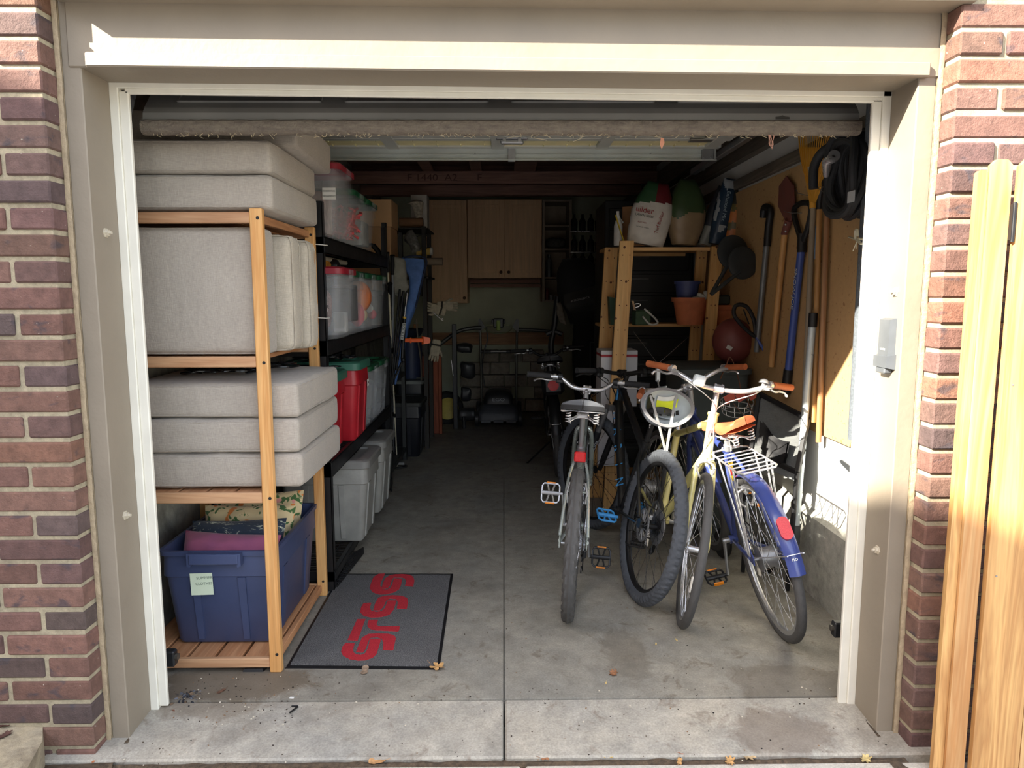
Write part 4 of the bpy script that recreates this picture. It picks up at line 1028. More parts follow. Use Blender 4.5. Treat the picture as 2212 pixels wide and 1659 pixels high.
    if scol:
        g.grid(sad, 26, 26, col=scol)
    else: g.grid(sad, 26, 26)
    g.grid(lambda a, b_: sad(a, b_)*1.0 if False else V((sad(a, b_).x*.97, sad(a, b_).y, min(sad(a, b_).z, sc_.z-.028))), 26, 12)
    if q.seat_yaw: g.xf(MX.Translation(sc_) @ MX.Rotation(q.seat_yaw, 4, 'Z') @ MX.Rotation(-.06, 4, 'X') @ MX.Translation(-sc_))
    s = pt('saddle', g, M((255, 255, 255), .45, var=.05, tint=True) if scol else q.saddle_m)
    g = G(); zz = sc_.z-.05
    for s_ in (-1, 1):
        g.tube(cr([sc_+V((s_*.012, L_*.85, -.03)), sc_+V((s_*.02, .03, -.062)), sc_+V((s_*.022, -.03, -.062)), sc_+V((s_*W_*.62, -L_*.72, -.075))], 6), .0035, 8)
        if q.saddle != 'sport':
            g.tube([sc_+V((s_*W_*.62+.012*math.cos(k*.8), -L_*.78+.012*math.sin(k*.8), -.088+.0016*k)) for k in range(32)], .0028, 6)
    g.box(-.03, .03, sp.y-.012, sp.y+.03, zz-.022, zz-.004, .004).tube(cr([sc_+V((-W_*.6, -L_*.72, -.088)), sc_+V((-.025, -L_*.5, -.068)), sc_+V((.025, -L_*.5, -.068)), sc_+V((W_*.6, -L_*.72, -.088))], 6), .0035, 8)
    if q.seat_yaw: g.xf(MX.Translation(sc_) @ MX.Rotation(q.seat_yaw, 4, 'Z') @ MX.Translation(-sc_))
    pt('saddle_springs' if q.saddle != 'sport' else 'saddle_rails', g, chrome, s)
    # drivetrain
    g = G(); ch = .09
    for k in range(2 if q.gears else 1):
        ro = ch-.016*k; x = .046-.007*k
        poly = [((ro+(.002 if i % 4 < 2 else 0))*math.cos(2*PI*i/120), (ro+(.002 if i % 4 < 2 else 0))*math.sin(2*PI*i/120)) for i in range(120)]; n = 120
        vs = [BB+V((h, b2, a2)) for h in (x, x+.002) for a2, b2 in poly]; vi = [BB+V((h, b2*.8, a2*.8)) for h in (x, x+.002) for a2, b2 in poly]
        g.add(vs+vi, [(i, (i+1) % n, n+(i+1) % n, n+i) for i in range(n)]+[(i, 2*n+i, 2*n+(i+1) % n, (i+1) % n) for i in range(n)]+[(n+i, n+(i+1) % n, 3*n+(i+1) % n, 3*n+i) for i in range(n)])
    for k in range(5): a = 2*PI*k/5; g.tube([BB+V((.048, 0, 0)), BB+V((.047, .074*math.sin(a), .074*math.cos(a)))], .006, 6)
    cks = pt('chainring', g, q.crank_m)
    gr = (q.gears or .04)-.015; g = G()
    for s_ in (-1, 1): g.tube([RA+V((.042, 0, s_*gr)), BB+V((.046, 0, s_*ch))], .0032, 5)
    g.tube([RA+V((.042, -gr*math.cos(a), gr*math.sin(a))) for a in [PI/2-PI*i/10 for i in range(11)]], .0032, 5)
    pt('chain', g, M((60, 56, 50), .4, .6))
    if q.gears:
        g = G().box(.045, .062, -.02, .02, q.R-.06, q.R-.02, .006).hull([V((x, y, z)) for x, y, z in ((.046, .02, q.R-.06), (.052, .0, q.R-.06), (.046, .05, q.R-.135), (.052, .03, q.R-.14), (.05, .04, q.R-.06))])
        for y, z in ((.022, -.07), (.045, -.135)): g.cyl((.04, y, q.R+z), (.046, y, q.R+z), .017, n=14)
        pt('rear_derailleur', g, bpl)
    for s_ in (-1, 1):
        a = math.radians(q.crank)+(0 if s_ > 0 else PI); e = BB+V((s_*.078, .168*math.sin(a), -.168*math.cos(a))); c0 = BB+V((s_*.06, 0, 0))
        g = G().tube([c0, c0.lerp(e, .5), e], [.014, .0105, .012], 10, flat=.7).cyl(BB+V((s_*.03, 0, 0)), c0+V((s_*.01, 0, 0)), .014, n=12); ck = pt('crank_arm', g, q.crank_m)
        pc = e+V((s_*.062, 0, 0)); g = G(); pm = q.pedal_m[0 if s_ < 0 else 1] if isinstance(q.pedal_m, tuple) else q.pedal_m
        g.cyl(e, pc+V((s_*.045, 0, 0)), .008, n=10)
        tilt = MX.Translation(pc) @ MX.Rotation(math.radians(q.pedal_rot), 4, 'X') @ MX.Translation(-pc); g2 = G()
        fw_ = .048
        g2.tube([pc+V((x, y, 0)) for x, y in ((-.045, -.035), (-.035, -fw_), (.035, -fw_), (.045, -.035), (.045, .035), (.035, fw_), (-.035, fw_), (-.045, .035))], .0055, 8, closed=True)
        for x in (-.02, .02): g2.tube([pc+V((x, -fw_, 0)), pc+V((x*.3, 0, 0)), pc+V((x, fw_, 0))], .005, 6)
        g2.tube([pc+V((-.045, 0, 0)), pc+V((.045, 0, 0))], .011, 10)
        pd = pt('pedal', g.add(g2.xf(tilt).v, g2.f), pm, ck)
        if q.pedal_ref:
            for y in (-1, 1): g = G().box(pc.x-.024, pc.x+.024, pc.y+y*(fw_+.004)-.004, pc.y+y*(fw_+.004)+.004, pc.z-.009, pc.z+.009, .002); P('pedal_reflector', g.xf(tilt), amber, ck, local=True)
    # brakes
    if q.vbrake:
        for nm, base, mm in (('rear_brake', ST_.lerp(RA, .47), None), ('front_brake', cr_.lerp(FA, .12), STE)):
            g = G()
            for s_ in (-1, 1):
                b0 = base+V((s_*(q.r+.016), -.018 if mm is None else .022, -.05)); g.tube([b0, b0+V((s_*.006, 0, .05)), b0+V((-s_*.006, 0, .10))], [.007, .006, .005], 8).box(b0.x-s_*.004, b0.x-s_*.014, b0.y-.012, b0.y+.03, b0.z+.0, b0.z+.012, .003)
            g.tube([base+V((-(q.r+.01), -.018 if mm is None else .022, .045)), base+V((q.r+.01, -.018 if mm is None else .022, .045))], .002, 6)
            pt(nm, g.xf(mm) if mm is not None else g, alu)
    if q.caliper:
        for nm, base, mm, yy in (('front_brake', cr_+V((0, .03, -.012)), STE, 1), ('rear_brake', ST_.lerp(RA, .42)+V((0, -.02, 0)), None, -1)):
            g = G()
            for s_ in (-1, 1):
                g.tube(cr([base+V((s_*-.03, 0, .035)), base+V((s_*.0, 0, .022)), base+V((s_*.032, 0, .004)), base+V((s_*.036, 0, -.03)), base+V((s_*.022, 0, -.055))], 5), [.006]*20+[.005], 8); g.box(base.x+s_*.012, base.x+s_*.022, base.y-.02, base.y+.025, base.z-.062, base.z-.05, .003); g.ball(base+V((s_*.036, 0, -.008)), .009, 10)
            g.cyl(base+V((0, -.02, .005)), base+V((0, .015, .005)), .008, n=10); g.tube([base+V((-.028, 0, .035)), base+V((-.02, 0, .07))], .0045, 8)
            pt(nm, g.xf(mm) if mm is not None else g, chrome)
    if q.fender:
        def fend(c, a0, a1, mm, nm):
            rr = q.R+.018; w_ = q.r+.012
            def fn(a, b_):
                ph = a0+(a1-a0)*a; x = w_*(2*b_-1); d = rr-.014*(abs(2*b_-1)**2.2)
                return V(c)+V((x, d*math.sin(ph), d*math.cos(ph)))
            g = G().grid(fn, 44, 10)
            def fn2(a, b_): p = fn(a, b_); q_ = p-V(c); return V(c)+V((q_.x*.97, q_.y*.993, q_.z*.993))
            g.grid(fn2, 44, 10); f_ = pt(nm, g.xf(mm) if mm is not None else g, q.fender)
            g = G(); aa = a0+(a1-a0)*(.12 if a0 < 0 else .88)
            e = V(c)+V((0, rr*math.sin(aa), rr*math.cos(aa)))
            g.tube(cr([V(c)+V((-.06, 0, .01)), e+V((-w_-.003, 0, 0)), e+V((-w_*.7, 0, 0))*1+V((0, (rr*.02)*math.sin(aa), rr*.02*math.cos(aa))), e+V((w_*.7, (rr*.02)*math.sin(aa), rr*.02*math.cos(aa))), e+V((w_+.003, 0, 0)), V(c)+V((.06, 0, .01))], 4), .0024, 6)
            pt('fender_stay', g.xf(mm) if mm is not None else g, chrome, f_); return f_, fn
        f_, fn = fend(RA, math.radians(-80), math.radians(25), None, 'rear_fender'); fend(FA, math.radians(-70), math.radians(60), STE, 'front_fender')
        if q.fref:
            a = math.radians(-52); rr = q.R+.018; nrm_ = V((0, math.sin(a), math.cos(a))); tg = V((0, math.cos(a), -math.sin(a))); c1 = RA+nrm_*(rr+.001)
            poly = [(.024*math.cos(i*PI/12), .022*math.copysign(1, math.sin(i*PI/12+.001))+.024*math.sin(i*PI/12)) for i in range(24)]
            g = G().prism(poly, c1, (1, 0, 0), tg, nrm_*.012); pt('fender_reflector', g, refl, f_)
            a = math.radians(-70); nrm_ = V((0, math.sin(a), math.cos(a))); tg = V((0, math.cos(a), -math.sin(a)))
            TX('fender_lettering', 'no', .022, RA+nrm_*(rr+.0015), (1, 0, 0), tg, white, f_, .0004, local=True)
    if q.rack:
        g = G(); z0 = 2*q.R+.065; y0, y1, w_ = .26, -.12, .082
        pth = [V((w_*.8, y1, z0)), V((w_, y1+.03, z0)), V((w_, y0, z0)), V((w_*.7, y0+.03, z0)), V((-w_*.7, y0+.03, z0)), V((-w_, y0, z0)), V((-w_, y1+.03, z0)), V((-w_*.8, y1, z0))]
        g.tube(pth, .0048, 8, closed=True)
        for k in range(6): y = y1+.045+k*.055; g.tube([(-w_, y, z0), (w_, y, z0)], .0035, 8)
        for s_ in (-1, 1):
            for y in (y0-.09, y1+.09, .03): g.tube([V((s_*w_, y, z0)), V((s_*.07, .0+(y*.1), q.R+.02))], .004, 8)
            g.tube([V((s_*.03, y0+.03, z0)), V((s_*.02, .30, z0+.01))], .0035, 8)
        pt('rear_rack', g, chrome)
    if q.kick:
        g = G().tube([V((-.05, .30, .22)), V((q.kick[0], q.kick[1], .006))], .008, 8); g.ball((q.kick[0], q.kick[1], .01), .011, 8); pt('kickstand', g, q.kick[2])
    return t, m, dict(RA=RA, FA=FA, BB=BB, ST=ST_, cr=cr_, HB=HB, HT=HT, Hc=STE @ Hc, STE=STE, ax=ax, sp=sp, sc=sc_, fr=fr_)
base_o = dict(seat_yaw=0, texts=[], bell=0, caliper=False, fref=False, fork_text=None, saddle_col=None, saddle_m=black, pedal_ref=False, pedal_rot=0, crank_m=alu, pedal_m=bpl)
def mk(**k): d = dict(base_o); d.update(k); return bike(d)

silver = M((176, 186, 182), .28, .65, var=.04, coat=.4)
def scol(a, b_):
    x = abs(b_-.5)
    if x > .2: return lin((92, 94, 98)) if x < .5 else lin((30, 30, 32))
    if a < .12 and x < .2: return lin((205, 205, 208))
    return lin((34, 34, 36))
def scol(a, b_):
    y = abs(2*b_-1)      # 1 = lower rim, 0 = crown
    if a < .16: return lin((206, 206, 210)) if .40 < b_ < .60 else lin((84, 86, 90)) if .07 < b_ < .93 else lin((30, 30, 32))
    if y > .62: return lin((90, 92, 96))
    return lin((32, 32, 34))
b1, m1, i1 = mk(label='silver hybrid bicycle standing rear wheel first, leftmost in the row', pos=(.293, .712), head=8, lean=3.2, R=.342, r=.026, tread='hyb', frame=silver, fork_m=silver, bar='rise', ext=.075, stem=.045, vbrake=True, saddle='wide', saddle_col=scol, seat_h=.955, crank=8, pedal_m=(alu, bpl), pedal_ref=True, pedal_rot=70, L=.45, steer=-4, susp=False, gears=.055, seatpost=steel)
g = G().box(-.028, .028, i1['ST'].y-.058, i1['ST'].y-.022, i1['ST'].z-.055, i1['ST'].z-.005, .006); P('tail_light', g, refl, b1, local=True)
blk = M((26, 27, 29), .35, coat=.3); cyan = M((60, 140, 200), .5)
def down_text(i_, txt, sz, mm, x=-.0195):
    pass
Rm = .368
b2, m2, i2 = mk(label='black mountain bicycle with blue letters, fat knobby rear wheel toward the viewer', pos=(.632, .885), head=-7, lean=11.5, R=Rm, r=.030, WB=1.13, tread='knob', frame=blk, fork_m=M((34, 35, 38), .4), tirem=tireg, rimm=black, hubm=black, susp=True, fork_len=.47, tube=.021, bar='flat', bar_m=black, stem_m=black, disc=True, gears=.085, crank=88, pedal_m=cyan, pedal_rot=20, steer=22, seat_h=.90, L=.42, fork_text='ROCKSHOX', saddle='sport', crank_m=black, seatpost=black, bb=.31, lever_m=black, spk=M((60, 60, 62), .4, .6), refs=False)
BB, HB = i2['BB'], i2['HB']; dt = (BB-HB).normalized()
for k, chh in enumerate('MARIN'):
    n0 = V((-.75, -.45, .45)); n0 = (n0-dt*n0.dot(dt)).normalized(); pos = HB+dt*(.10+.112*k)+n0*.0262; TX('frame_letter', chh, .07, pos, dt, n0.cross(dt), cyan, i2['fr'], .0006, local=True)
g = G().hull([i2['HT']+V((x, y, z)) for x in (-.028, -.02) for y, z in ((.01, -.0), (.03, -.01), (.0, -.10), (.02, -.10))]); P('frame_accent', g, cyan, b2, local=True)
cream = M((222, 212, 138), .3, var=.05, coat=.4)
b3, m3, i3 = mk(label='cream yellow city bicycle with its front wheel toward the viewer', pos=(.775, 1.70), head=180, lean=-13, R=.345, r=.020, WB=1.06, tread='slick', frame=cream, fork_m=cream, bar='city', grip_m=leather, bell=-1, caliper=True, ext=.12, htl=.20, stem=.05, steer=-12, seat_h=.88, L=.50, gears=None, crank=40, tube=.0185, saddle='leather', saddle_m=black, cab=cable_s, lever_m=chrome, seatpost=chrome, hubm=chrome, spk=chrome)
g = G(); p = i3['HB'].lerp(i3['HT'], .55)+V((0, .021, 0)); g.lathe([(0, .003), (.018, .0025), (.019, 0), (0, 0)], p, (0, 1, .33), 24, sy=1.35); bd = P('head_badge', g, steel, b3, local=True)
TX('badge_letter', 'P', .024, p+V((0, .004, 0)), (-1, 0, 0), (0, -.33, 1), black, bd, .0004, local=True)
g = G(); p = i3['STE'] @ (i3['Hc']+V((.11, .0, .02))) if False else i3['Hc']+V((.11, .02, .02)); g.box(p.x-.028, p.x+.028, p.y+.0, p.y+.035, p.z-.026, p.z+.026, .008); P('front_reflector', g, M((214, 222, 224), .15, coat=.5, bmp=.4, bs=200), b3, local=True)
blue = M((56, 70, 132), .3, var=.05, coat=.4)
b4, m4, i4 = mk(label='blue city bicycle with chrome rear rack and fender, orange saddle, rightmost in the row', pos=(1.200, .515), head=0, lean=-12.5, R=.355, r=.020, WB=1.07, tread='slick', frame=blue, fork_m=blue, bar='city2', grip_m=leather, caliper=True, fender=blue, fref=True, rack=True, gears=None, crank=176, pedal_ref=True, pedal_rot=15, saddle='leather', saddle_m=orange_l, seat_yaw=.5, seat_h=.90, L=.52, cab=cable_s, lever_m=chrome, seatpost=chrome, steer=6, ext=.12, stem=.05, hubm=steel, spk=chrome, low=False)
g = G(); s0 = i4['ST'].lerp(i4['BB'], .12)
for k, (c_) in enumerate((lin((230, 190, 30)), lin((200, 40, 30)), lin((230, 190, 30)))): a = i4['ST'].lerp(i4['BB'], .14+.07*k); b_ = i4['ST'].lerp(i4['BB'], .2+.07*k); g.tube([a, b_], .0166, 14, col=c_, caps=False)
P('frame_band', g, M((255, 255, 255), .35, var=0, tint=True), b4, local=True)
dk = M((26, 26, 28), .4)
b5, m5, i5 = mk(label='dark bicycle with black tail box and round red reflector, in shadow at the back', pos=(.44, 3.28), head=2, lean=-4, R=.345, r=.026, tread='slick', frame=dk, fork_m=dk, fender=dk, bar='rise', gears=.05, seat_h=.95, kick=(-.26, .45, dk), crank=30, crank_m=black, bar_m=black, stem_m=black)
g = G().box(-.085, .085, -.34, -.03, .71, .87, .03); bx = P('tail_box', g, dk, b5, local=True)
g = G().cyl((-.0, -.352, .79), (0, -.335, .79), .05, n=28); rg = P('reflector_ring', g, M((70, 70, 72), .5), b5, local=True)
g = G().cyl((-.0, -.362, .79), (0, -.35, .79), .042, n=28); P('reflector', g, refl, b5, local=True)

# helmet hanging from the bars -----------------------------------------------------------
hc = A(1441, 878, Y=1.02); hm = T('bicycle_helmet', 'dark grey bicycle helmet hanging open side out with yellow pads', 'helmet', hc)
HM = MX.Translation(hc) @ MX.Rotation(.18, 4, 'Y') @ MX.Rotation(math.radians(58), 4, 'X') @ MX.Rotation(.1, 4, 'Z')
def bowl(k, lip=0):
    def fn(a, b_):
        th = PI/2*(1-a)*.98; ph = 2*PI*b_; ex = 1+.05*math.cos(2*ph)
        return HM @ V((.128*k*math.cos(th*1)*math.cos(ph)*ex, .106*k*math.cos(th)*math.sin(ph), -.115*k*math.sin(th)+.01*math.cos(2*ph)*a))
    return fn
fo, fi = bowl(1.0), bowl(.86)
g = G().grid(fo, 16, 40, cv=True); P('shell', g, M((74, 78, 86), .5), hm)
g = G().grid(fi, 16, 40, cv=True); P('foam_liner', g, M((176, 184, 188), .7), hm)
g = G().grid(lambda a, b_: fo(1, b_).lerp(fi(1, b_), a), 2, 40, cv=True); P('rim', g, M((120, 120, 122), .6), hm)
yel = M((214, 224, 40), .7)
def inpad(k, x0, x1, y0, y1):
    def fn(a, b_):
        x = x0+(x1-x0)*a; y = y0+(y1-y0)*b_; q_ = 1-(x/(.128*.86*k))**2-(y/(.106*.86*k))**2; return HM @ V((x, y, -.115*.86*k*math.sqrt(max(0, q_))))
    return fn
P('pad', G().grid(inpad(.94, -.03, .07, .028, .058), 12, 6), yel, hm); P('pad', G().grid(inpad(.93, -.03, .05, .058, .072), 10, 5), M((214, 216, 214), .7), hm)
P('pad', G().grid(inpad(.93, -.02, .02, .005, .03), 8, 6), yel, hm); P('pad', G().grid(inpad(.93, .035, .06, .0, .03), 8, 6), yel, hm)
P('harness', G().grid(inpad(.92, -.09, -.045, -.05, .06), 8, 12), black, hm)
for x in (-.012, .028, .066): P('vent', G().grid(inpad(.95, x, x+.012, -.012, .012), 3, 4), black, hm)
g = G()
for x in (-.085, .05):
    p0 = HM @ V((x, .10, -.0)); g.tube(cr([p0+V((0, -.01, -.03)), p0.lerp(hc+V((-.02, -.1, -.22)), .5), hc+V((-.02, -.09, -.215))], 6), .0075, 6, flat=.25)
g.tube(cr([hc+V((-.02, -.09, -.215)), hc+V((-.018, -.09, -.245)), hc+V((-.005, -.085, -.265))], 5), .009, 6, flat=.3); st_ = P('strap', g, M((150, 150, 148), .8), hm)
g = G().box(hc.x-.035, hc.x+.0, hc.y-.10, hc.y-.085, hc.z-.235, hc.z-.215, .004); P('buckle', g, black, hm)
g = G(); hk = A(1421, 812, Y=1.12); hk2 = A(1421, 786, Y=1.12); g.box(hk.x-.012, hk.x+.012, hk.y-.01, hk.y+.01, hk.z-.03, hk2.z, .005); g.tube(cr([hk+V((0, -.01, -.02)), hk+V((.0, -.04, -.05)), hc+V((-.01, -.02, .10))], 5), .004, 6)
hkp = A(1368, 716, Y=2.29); hkq = A(1487, 728, Y=2.31)
S('hanging_clip', g, M((150, 156, 160), .3, .6), 'grey metal clip that holds up the helmet', 'clip')
g = G().tube([hk2, hkp], .0013, 5).tube([hk2, hkq], .0013, 5); S('suspension_wire', g, steel, 'thin wires running from the clip up to the pine rack shelf', 'wire')
# ================================================================= OUTSIDE THE OPENING
gx = WOOD((216, 170, 108), (184, 134, 80), 'z', .6, 1.2); gold = WOOD((206, 168, 116), (176, 126, 76), 'z', .6, .8)
gt = T('wooden_gate', 'cedar gate of upright boards standing in front of the right brick wall', 'gate', (1.55, -.36, 0))
def board(x0, x1, y, z1, mt, th=.018):
    w_ = x1-x0; c_ = min(.02, w_*.25); g = G().prism([(x0, -.04), (x1, -.04), (x1, z1-c_), (x1-c_, z1), (x0+c_, z1), (x0, z1-c_)], (0, y, 0), (1, 0, 0), (0, 0, 1), (0, th, 0)); return P('board', g, mt, gt)
for x0, x1, y, z1, mt in ((1.345, 1.376, -.352, 1.81, gx), (1.377, 1.437, -.362, 1.838, gold), (1.452, 1.60, -.372, 1.84, gx), (1.603, 1.75, -.372, 1.84, gold)): board(x0, x1, y, z1, mt)
g = G().box(1.40, 1.438, -.345, -.30, -.04, 1.82, .003); P('gate_post', g, gold, gt)
g = G(); hpz = A(2182, 480, Y=-.37); g.cyl((1.4435, -.372, hpz.z-.055), (1.4435, -.372, hpz.z+.055), .0055, n=12).box(1.437, 1.442, -.375, -.34, hpz.z-.05, hpz.z+.05); P('hinge', g, black, gt)
for z in (.62, 1.2): g = G(); [g.cyl((x, -.3735, z), (x, -.3725, z), .003, n=8) for x in (1.48, 1.57)]; P('screws', g, steel, gt)
g = G(); st = [(-30, 1550), (60, 1552), (92, 1562), (90, 1600), (60, 1665), (-30, 1700)]
top = [A(u, v, Z=.075) for u, v in st]; g.hull([p+V((RN.uniform(-.004, .004), 0, RN.uniform(-.006, .006))) for p in top]+[V((p.x-.0+.0, p.y, -.05)) for p in top]+[V((-2.2, -.26, .07)), V((-2.2, -.9, .07)), V((-2.2, -.9, -.05)), V((-2.2, -.26, -.05))])
S('edging_stone', g, CONC((172, 160, 136), s=4, st=.9, warm=(188, 172, 140)), 'rough tan landscaping stone at the foot of the left brick wall', 'stone')
# keypad
kt = T('door_keypad', 'black wireless garage keypad screwed to the sunlit right jamb', 'keypad', (1.26, -.09, 1.21)); kb = M((84, 88, 92), .45)
g = G().hull([V((x, y, z)) for x, y, z in [(1.265, -.128, 1.25), (1.265, -.052, 1.25), (1.265, -.128, 1.385), (1.265, -.052, 1.385), (1.244, -.122, 1.255), (1.244, -.058, 1.255), (1.246, -.122, 1.38), (1.246, -.058, 1.38)]]); cv = P('cover', g, kb, kt)
TX('maker_lettering', 'Genie', .013, (1.2432, -.09, 1.285), (0, -1, 0), (0, 0, 1), white, cv, .0003)
g = G().hull([V((x, y, z)) for x in (1.236, 1.265) for y in (-.132, -.048) for z in (1.225, 1.262)]+[V((1.265, y, z)) for y in (-.136, -.044) for z in (1.22, 1.268)]); P('base', g, kb, kt)
g = G().box(1.238, 1.265, -.118, -.062, 1.205, 1.226, .004); P('latch', g, kb, kt)

# ---- leaves and small litter ------------------------------------------------------------
def leaf(u, v, s_, kind, col, lab, Z=0, curl=.3, rot=None):
    p = A(u, v, Z=Z); a = RN.random()*6.28 if rot is None else rot; g = G(); pts = []; n = 48
    for i in range(n):
        t = 2*PI*i/n
        if kind == 'maple': r = .5+.5*abs(math.cos(2.5*t))-.10*abs(math.sin(7.5*t)); r *= (1 if not (PI*.9 < t < PI*1.1) else .6)
        elif kind == 'oak': r = (.35+.65*abs(math.cos(t)))*(1+.28*math.cos(9*t))
        else: r = .30+.70*abs(math.cos(t))**2.5
        pts.append((r*math.cos(t), r*math.sin(t)))
    sd_ = RN.random()*50
    def pos(x, y): h = curl*(.35*noise.noise(V((x*1.7+sd_, y*1.7, 0)))+.25*x*x+.3*y*y)*s_; q = V((x*s_*math.cos(a)-y*s_*math.sin(a), x*s_*math.sin(a)+y*s_*math.cos(a), max(0, h)+.002)); return p+q
    rings = [[pos(x*k, y*k) for x, y in pts] for k in (1, .66, .33)]; vs = [q for r in rings for q in r]+[pos(0, 0)]
    fs = [(i, (i+1) % n, (i+1) % n+n, i+n) for i in range(n)]+[(n+i, n+(i+1) % n, (i+1) % n+2*n, i+2*n) for i in range(n)]+[(2*n+i, 2*n+(i+1) % n, 3*n) for i in range(n)]
    g.add(vs, fs); g.add([q+V((0, 0, -.0012)) for q in vs], [f[::-1] for f in fs])
    g.tube([pos(-.9, 0)+V((0, 0, .0004)), pos(-1.5, .15)+V((0, 0, .0004))], .0007*max(1, s_*25), 4)
    S('fallen_leaf', g, M(col, .75, var=.35, scale=60), lab, 'leaf', ang=60)
tan_, brn, yel_, drk, pnkb = (196, 152, 96), (150, 104, 72), (206, 182, 122), (104, 74, 56), (186, 128, 100)
for a in [(945, 1441, .033, 'maple', tan_, 'tan maple leaf lying on the right front corner of the doormat', .008), (788, 1449, .032, 'long', (150, 128, 106), 'curled grey brown leaf at the front edge of the doormat', 0),
          (772, 1550, .014, 'long', brn, 'small curled leaf on the apron below the doormat', -.02), (1062, 1531, .03, 'oak', pnkb, 'pinkish leaf just left of the centre joint', -.02), (1046, 1557, .010, 'long', yel_, 'tiny pale leaf scrap under the pinkish leaf', -.02),
          (1123, 1556, .017, 'oak', yel_, 'pale yellow leaf scrap right of the centre joint on the apron', -.02), (1133, 1572, .011, 'long', drk, 'dark seed leaf next to the pale yellow scrap', -.02),
          (1325, 1455, .022, 'oak', brn, 'brown curled leaf in the middle of the floor in front of the bicycles', 0), (1309, 1476, .007, 'long', yel_, 'yellow speck of leaf below the brown curled one', 0),
          (1417, 1392, .009, 'long', yel_, 'small yellow leaf scrap under the cream bicycle wheel', 0), (1461, 1383, .009, 'long', yel_, 'yellow leaf scrap between the cream and blue bicycles', 0),
          (1806, 1528, .042, 'oak', (176, 136, 92), 'large brown oak leaf at the foot of the right door stop', -.02), (1380, 1521, .01, 'long', drk, 'dark leaf curl near the slab ledge, centre right', -.02),
          (606, 1505, .04, 'maple', tan_, 'crumpled tan leaf left of the white paper strip', -.015), (598, 1522, .026, 'maple', tan_, 'crushed leaf fragment below the crumpled tan leaf', -.015), (648, 1527, .012, 'long', (206, 150, 110), 'orange leaf sliver beside the black hex key', -.015),
          (372, 1530, .036, 'oak', (128, 84, 62), 'reddish brown leaf against the bottom of the left door stop', -.015), (478, 1494, .017, 'long', drk, 'dark curled leaf on the dusty floor at left', 0), (815, 1646, .028, 'long', (186, 140, 92), 'curled tan leaf standing in the front joint at left of centre', -.03),
          (1178, 1637, .02, 'maple', brn, 'brown leaf in the front joint right of the centre', -.03), (1312, 1633, .022, 'oak', yel_, 'yellow brown leaf in the front joint below the silver bicycle', -.03), (1468, 1646, .019, 'long', tan_, 'rounded tan leaf on the driveway edge', -.03),
          (1577, 1645, .022, 'oak', tan_, 'crinkled tan leaf on the driveway edge, right half', -.03), (1614, 1632, .028, 'oak', (186, 160, 120), 'curled dry leaf in the front joint at right', -.03), (1479, 1628, .018, 'long', pnkb, 'flat pale chip of leaf above the front joint', -.025),
          (1762, 1502, .009, 'long', drk, 'small dark leaf near the right door stop', -.01), (1871, 1640, .022, 'oak', yel_, 'pale leaf by the end of the front joint on the right', -.03), (212, 1637, .026, 'oak', (176, 110, 70), 'orange brown leaf at the base of the left brick corner', -.03),
          (20, 1562, .03, 'oak', (96, 62, 50), 'dark wet leaf on top of the edging stone', .078), (8, 1590, .022, 'oak', (84, 56, 46), 'second dark leaf on the edging stone, lower', .078), (1454, 1586, .008, 'long', (130, 120, 100), 'grey leaf speck in the middle of the apron', -.02), (1363, 1590, .007, 'long', drk, 'dark leaf speck left of the grey one on the apron', -.02)]:
    leaf(*a[:6], Z=a[6], curl=.5)
lp = A(1430, 309, Y=.115); g = G(); g.hull([lp+V((x, y, z)) for x, y, z in ((-.004, 0, .018), (.006, .002, .016), (-.008, 0, -.004), (.008, -.003, 0), (0, .004, -.02), (.003, .001, .01))]); g.tube([lp+V((0, 0, .014)), lp+V((0, .01, .03))], .0005, 4); S('hanging_leaf', g, M((190, 128, 96), .7), 'dry leaf dangling from the garage door seal', 'leaf')
g = G(); lp = A(1666, 305, Y=.115)
for k in range(7): g.tube(cr([lp+V((RN.uniform(-.012, .012), 0, .022)), lp+V((RN.uniform(-.01, .01), .002, RN.uniform(-.01, .01))), lp+V((.004, 0, RN.uniform(-.03, -.012)))], 4), .0011, 4)
S('cobweb_clump', g, M((176, 130, 110), .9), 'clump of cobweb and dead leaf hanging from the door seal at right', 'cobweb')
g = G()
for i in range(420):
    x, y = RN.uniform(-1.25, 1.3), RN.uniform(-.3, 1.0)**1
    if RN.random() < .55: y = RN.uniform(-.3, .1)
    if RN.random() < .3: x = RN.uniform(-1.2, -.7); y = RN.uniform(-.1, .22)
    z = 0 if y > .035 else -.004+(y-.032)*.06; s_ = RN.uniform(.0006, .0024); a = RN.random()*3
    g.box(-s_, s_, -s_*RN.uniform(.5, 2), s_, 0, s_*.8, 0, MX.Translation((x, y, z)) @ MX.Rotation(a, 4, 'Z'), col=lin(RN.choice([(60, 48, 40), (80, 66, 52), (210, 200, 180), (140, 110, 80), (40, 34, 30)])))
S('floor_grit', g, M((255, 255, 255), .9, var=0, tint=True), 'scattered grit and crumbs over the apron and floor', 'grit', kind='stuff', sm=False)
g = G(); c = A(405, 1508, Z=-.01)
for i in range(170):
    r = abs(RN.gauss(0, .03)); a = RN.random()*6.28; s_ = RN.uniform(.002, .006); p = c+V((r*math.cos(a)*1.5, r*math.sin(a), .003+RN.random()*.01*max(0, 1-r/.06))); g.box(-s_, s_, -s_, s_, -s_*.6, s_*.6, 0, MX.Translation(p) @ MX.Rotation(a, 4, 'Z') @ MX.Rotation(a, 4, 'X'), col=lin(RN.choice([(52, 54, 60), (40, 40, 44), (96, 98, 104), (110, 90, 70)])))
S('gravel_pile', g, M((255, 255, 255), .9, var=0, tint=True), 'small heap of dark gravel inside the left door stop', 'gravel', kind='stuff', sm=False)
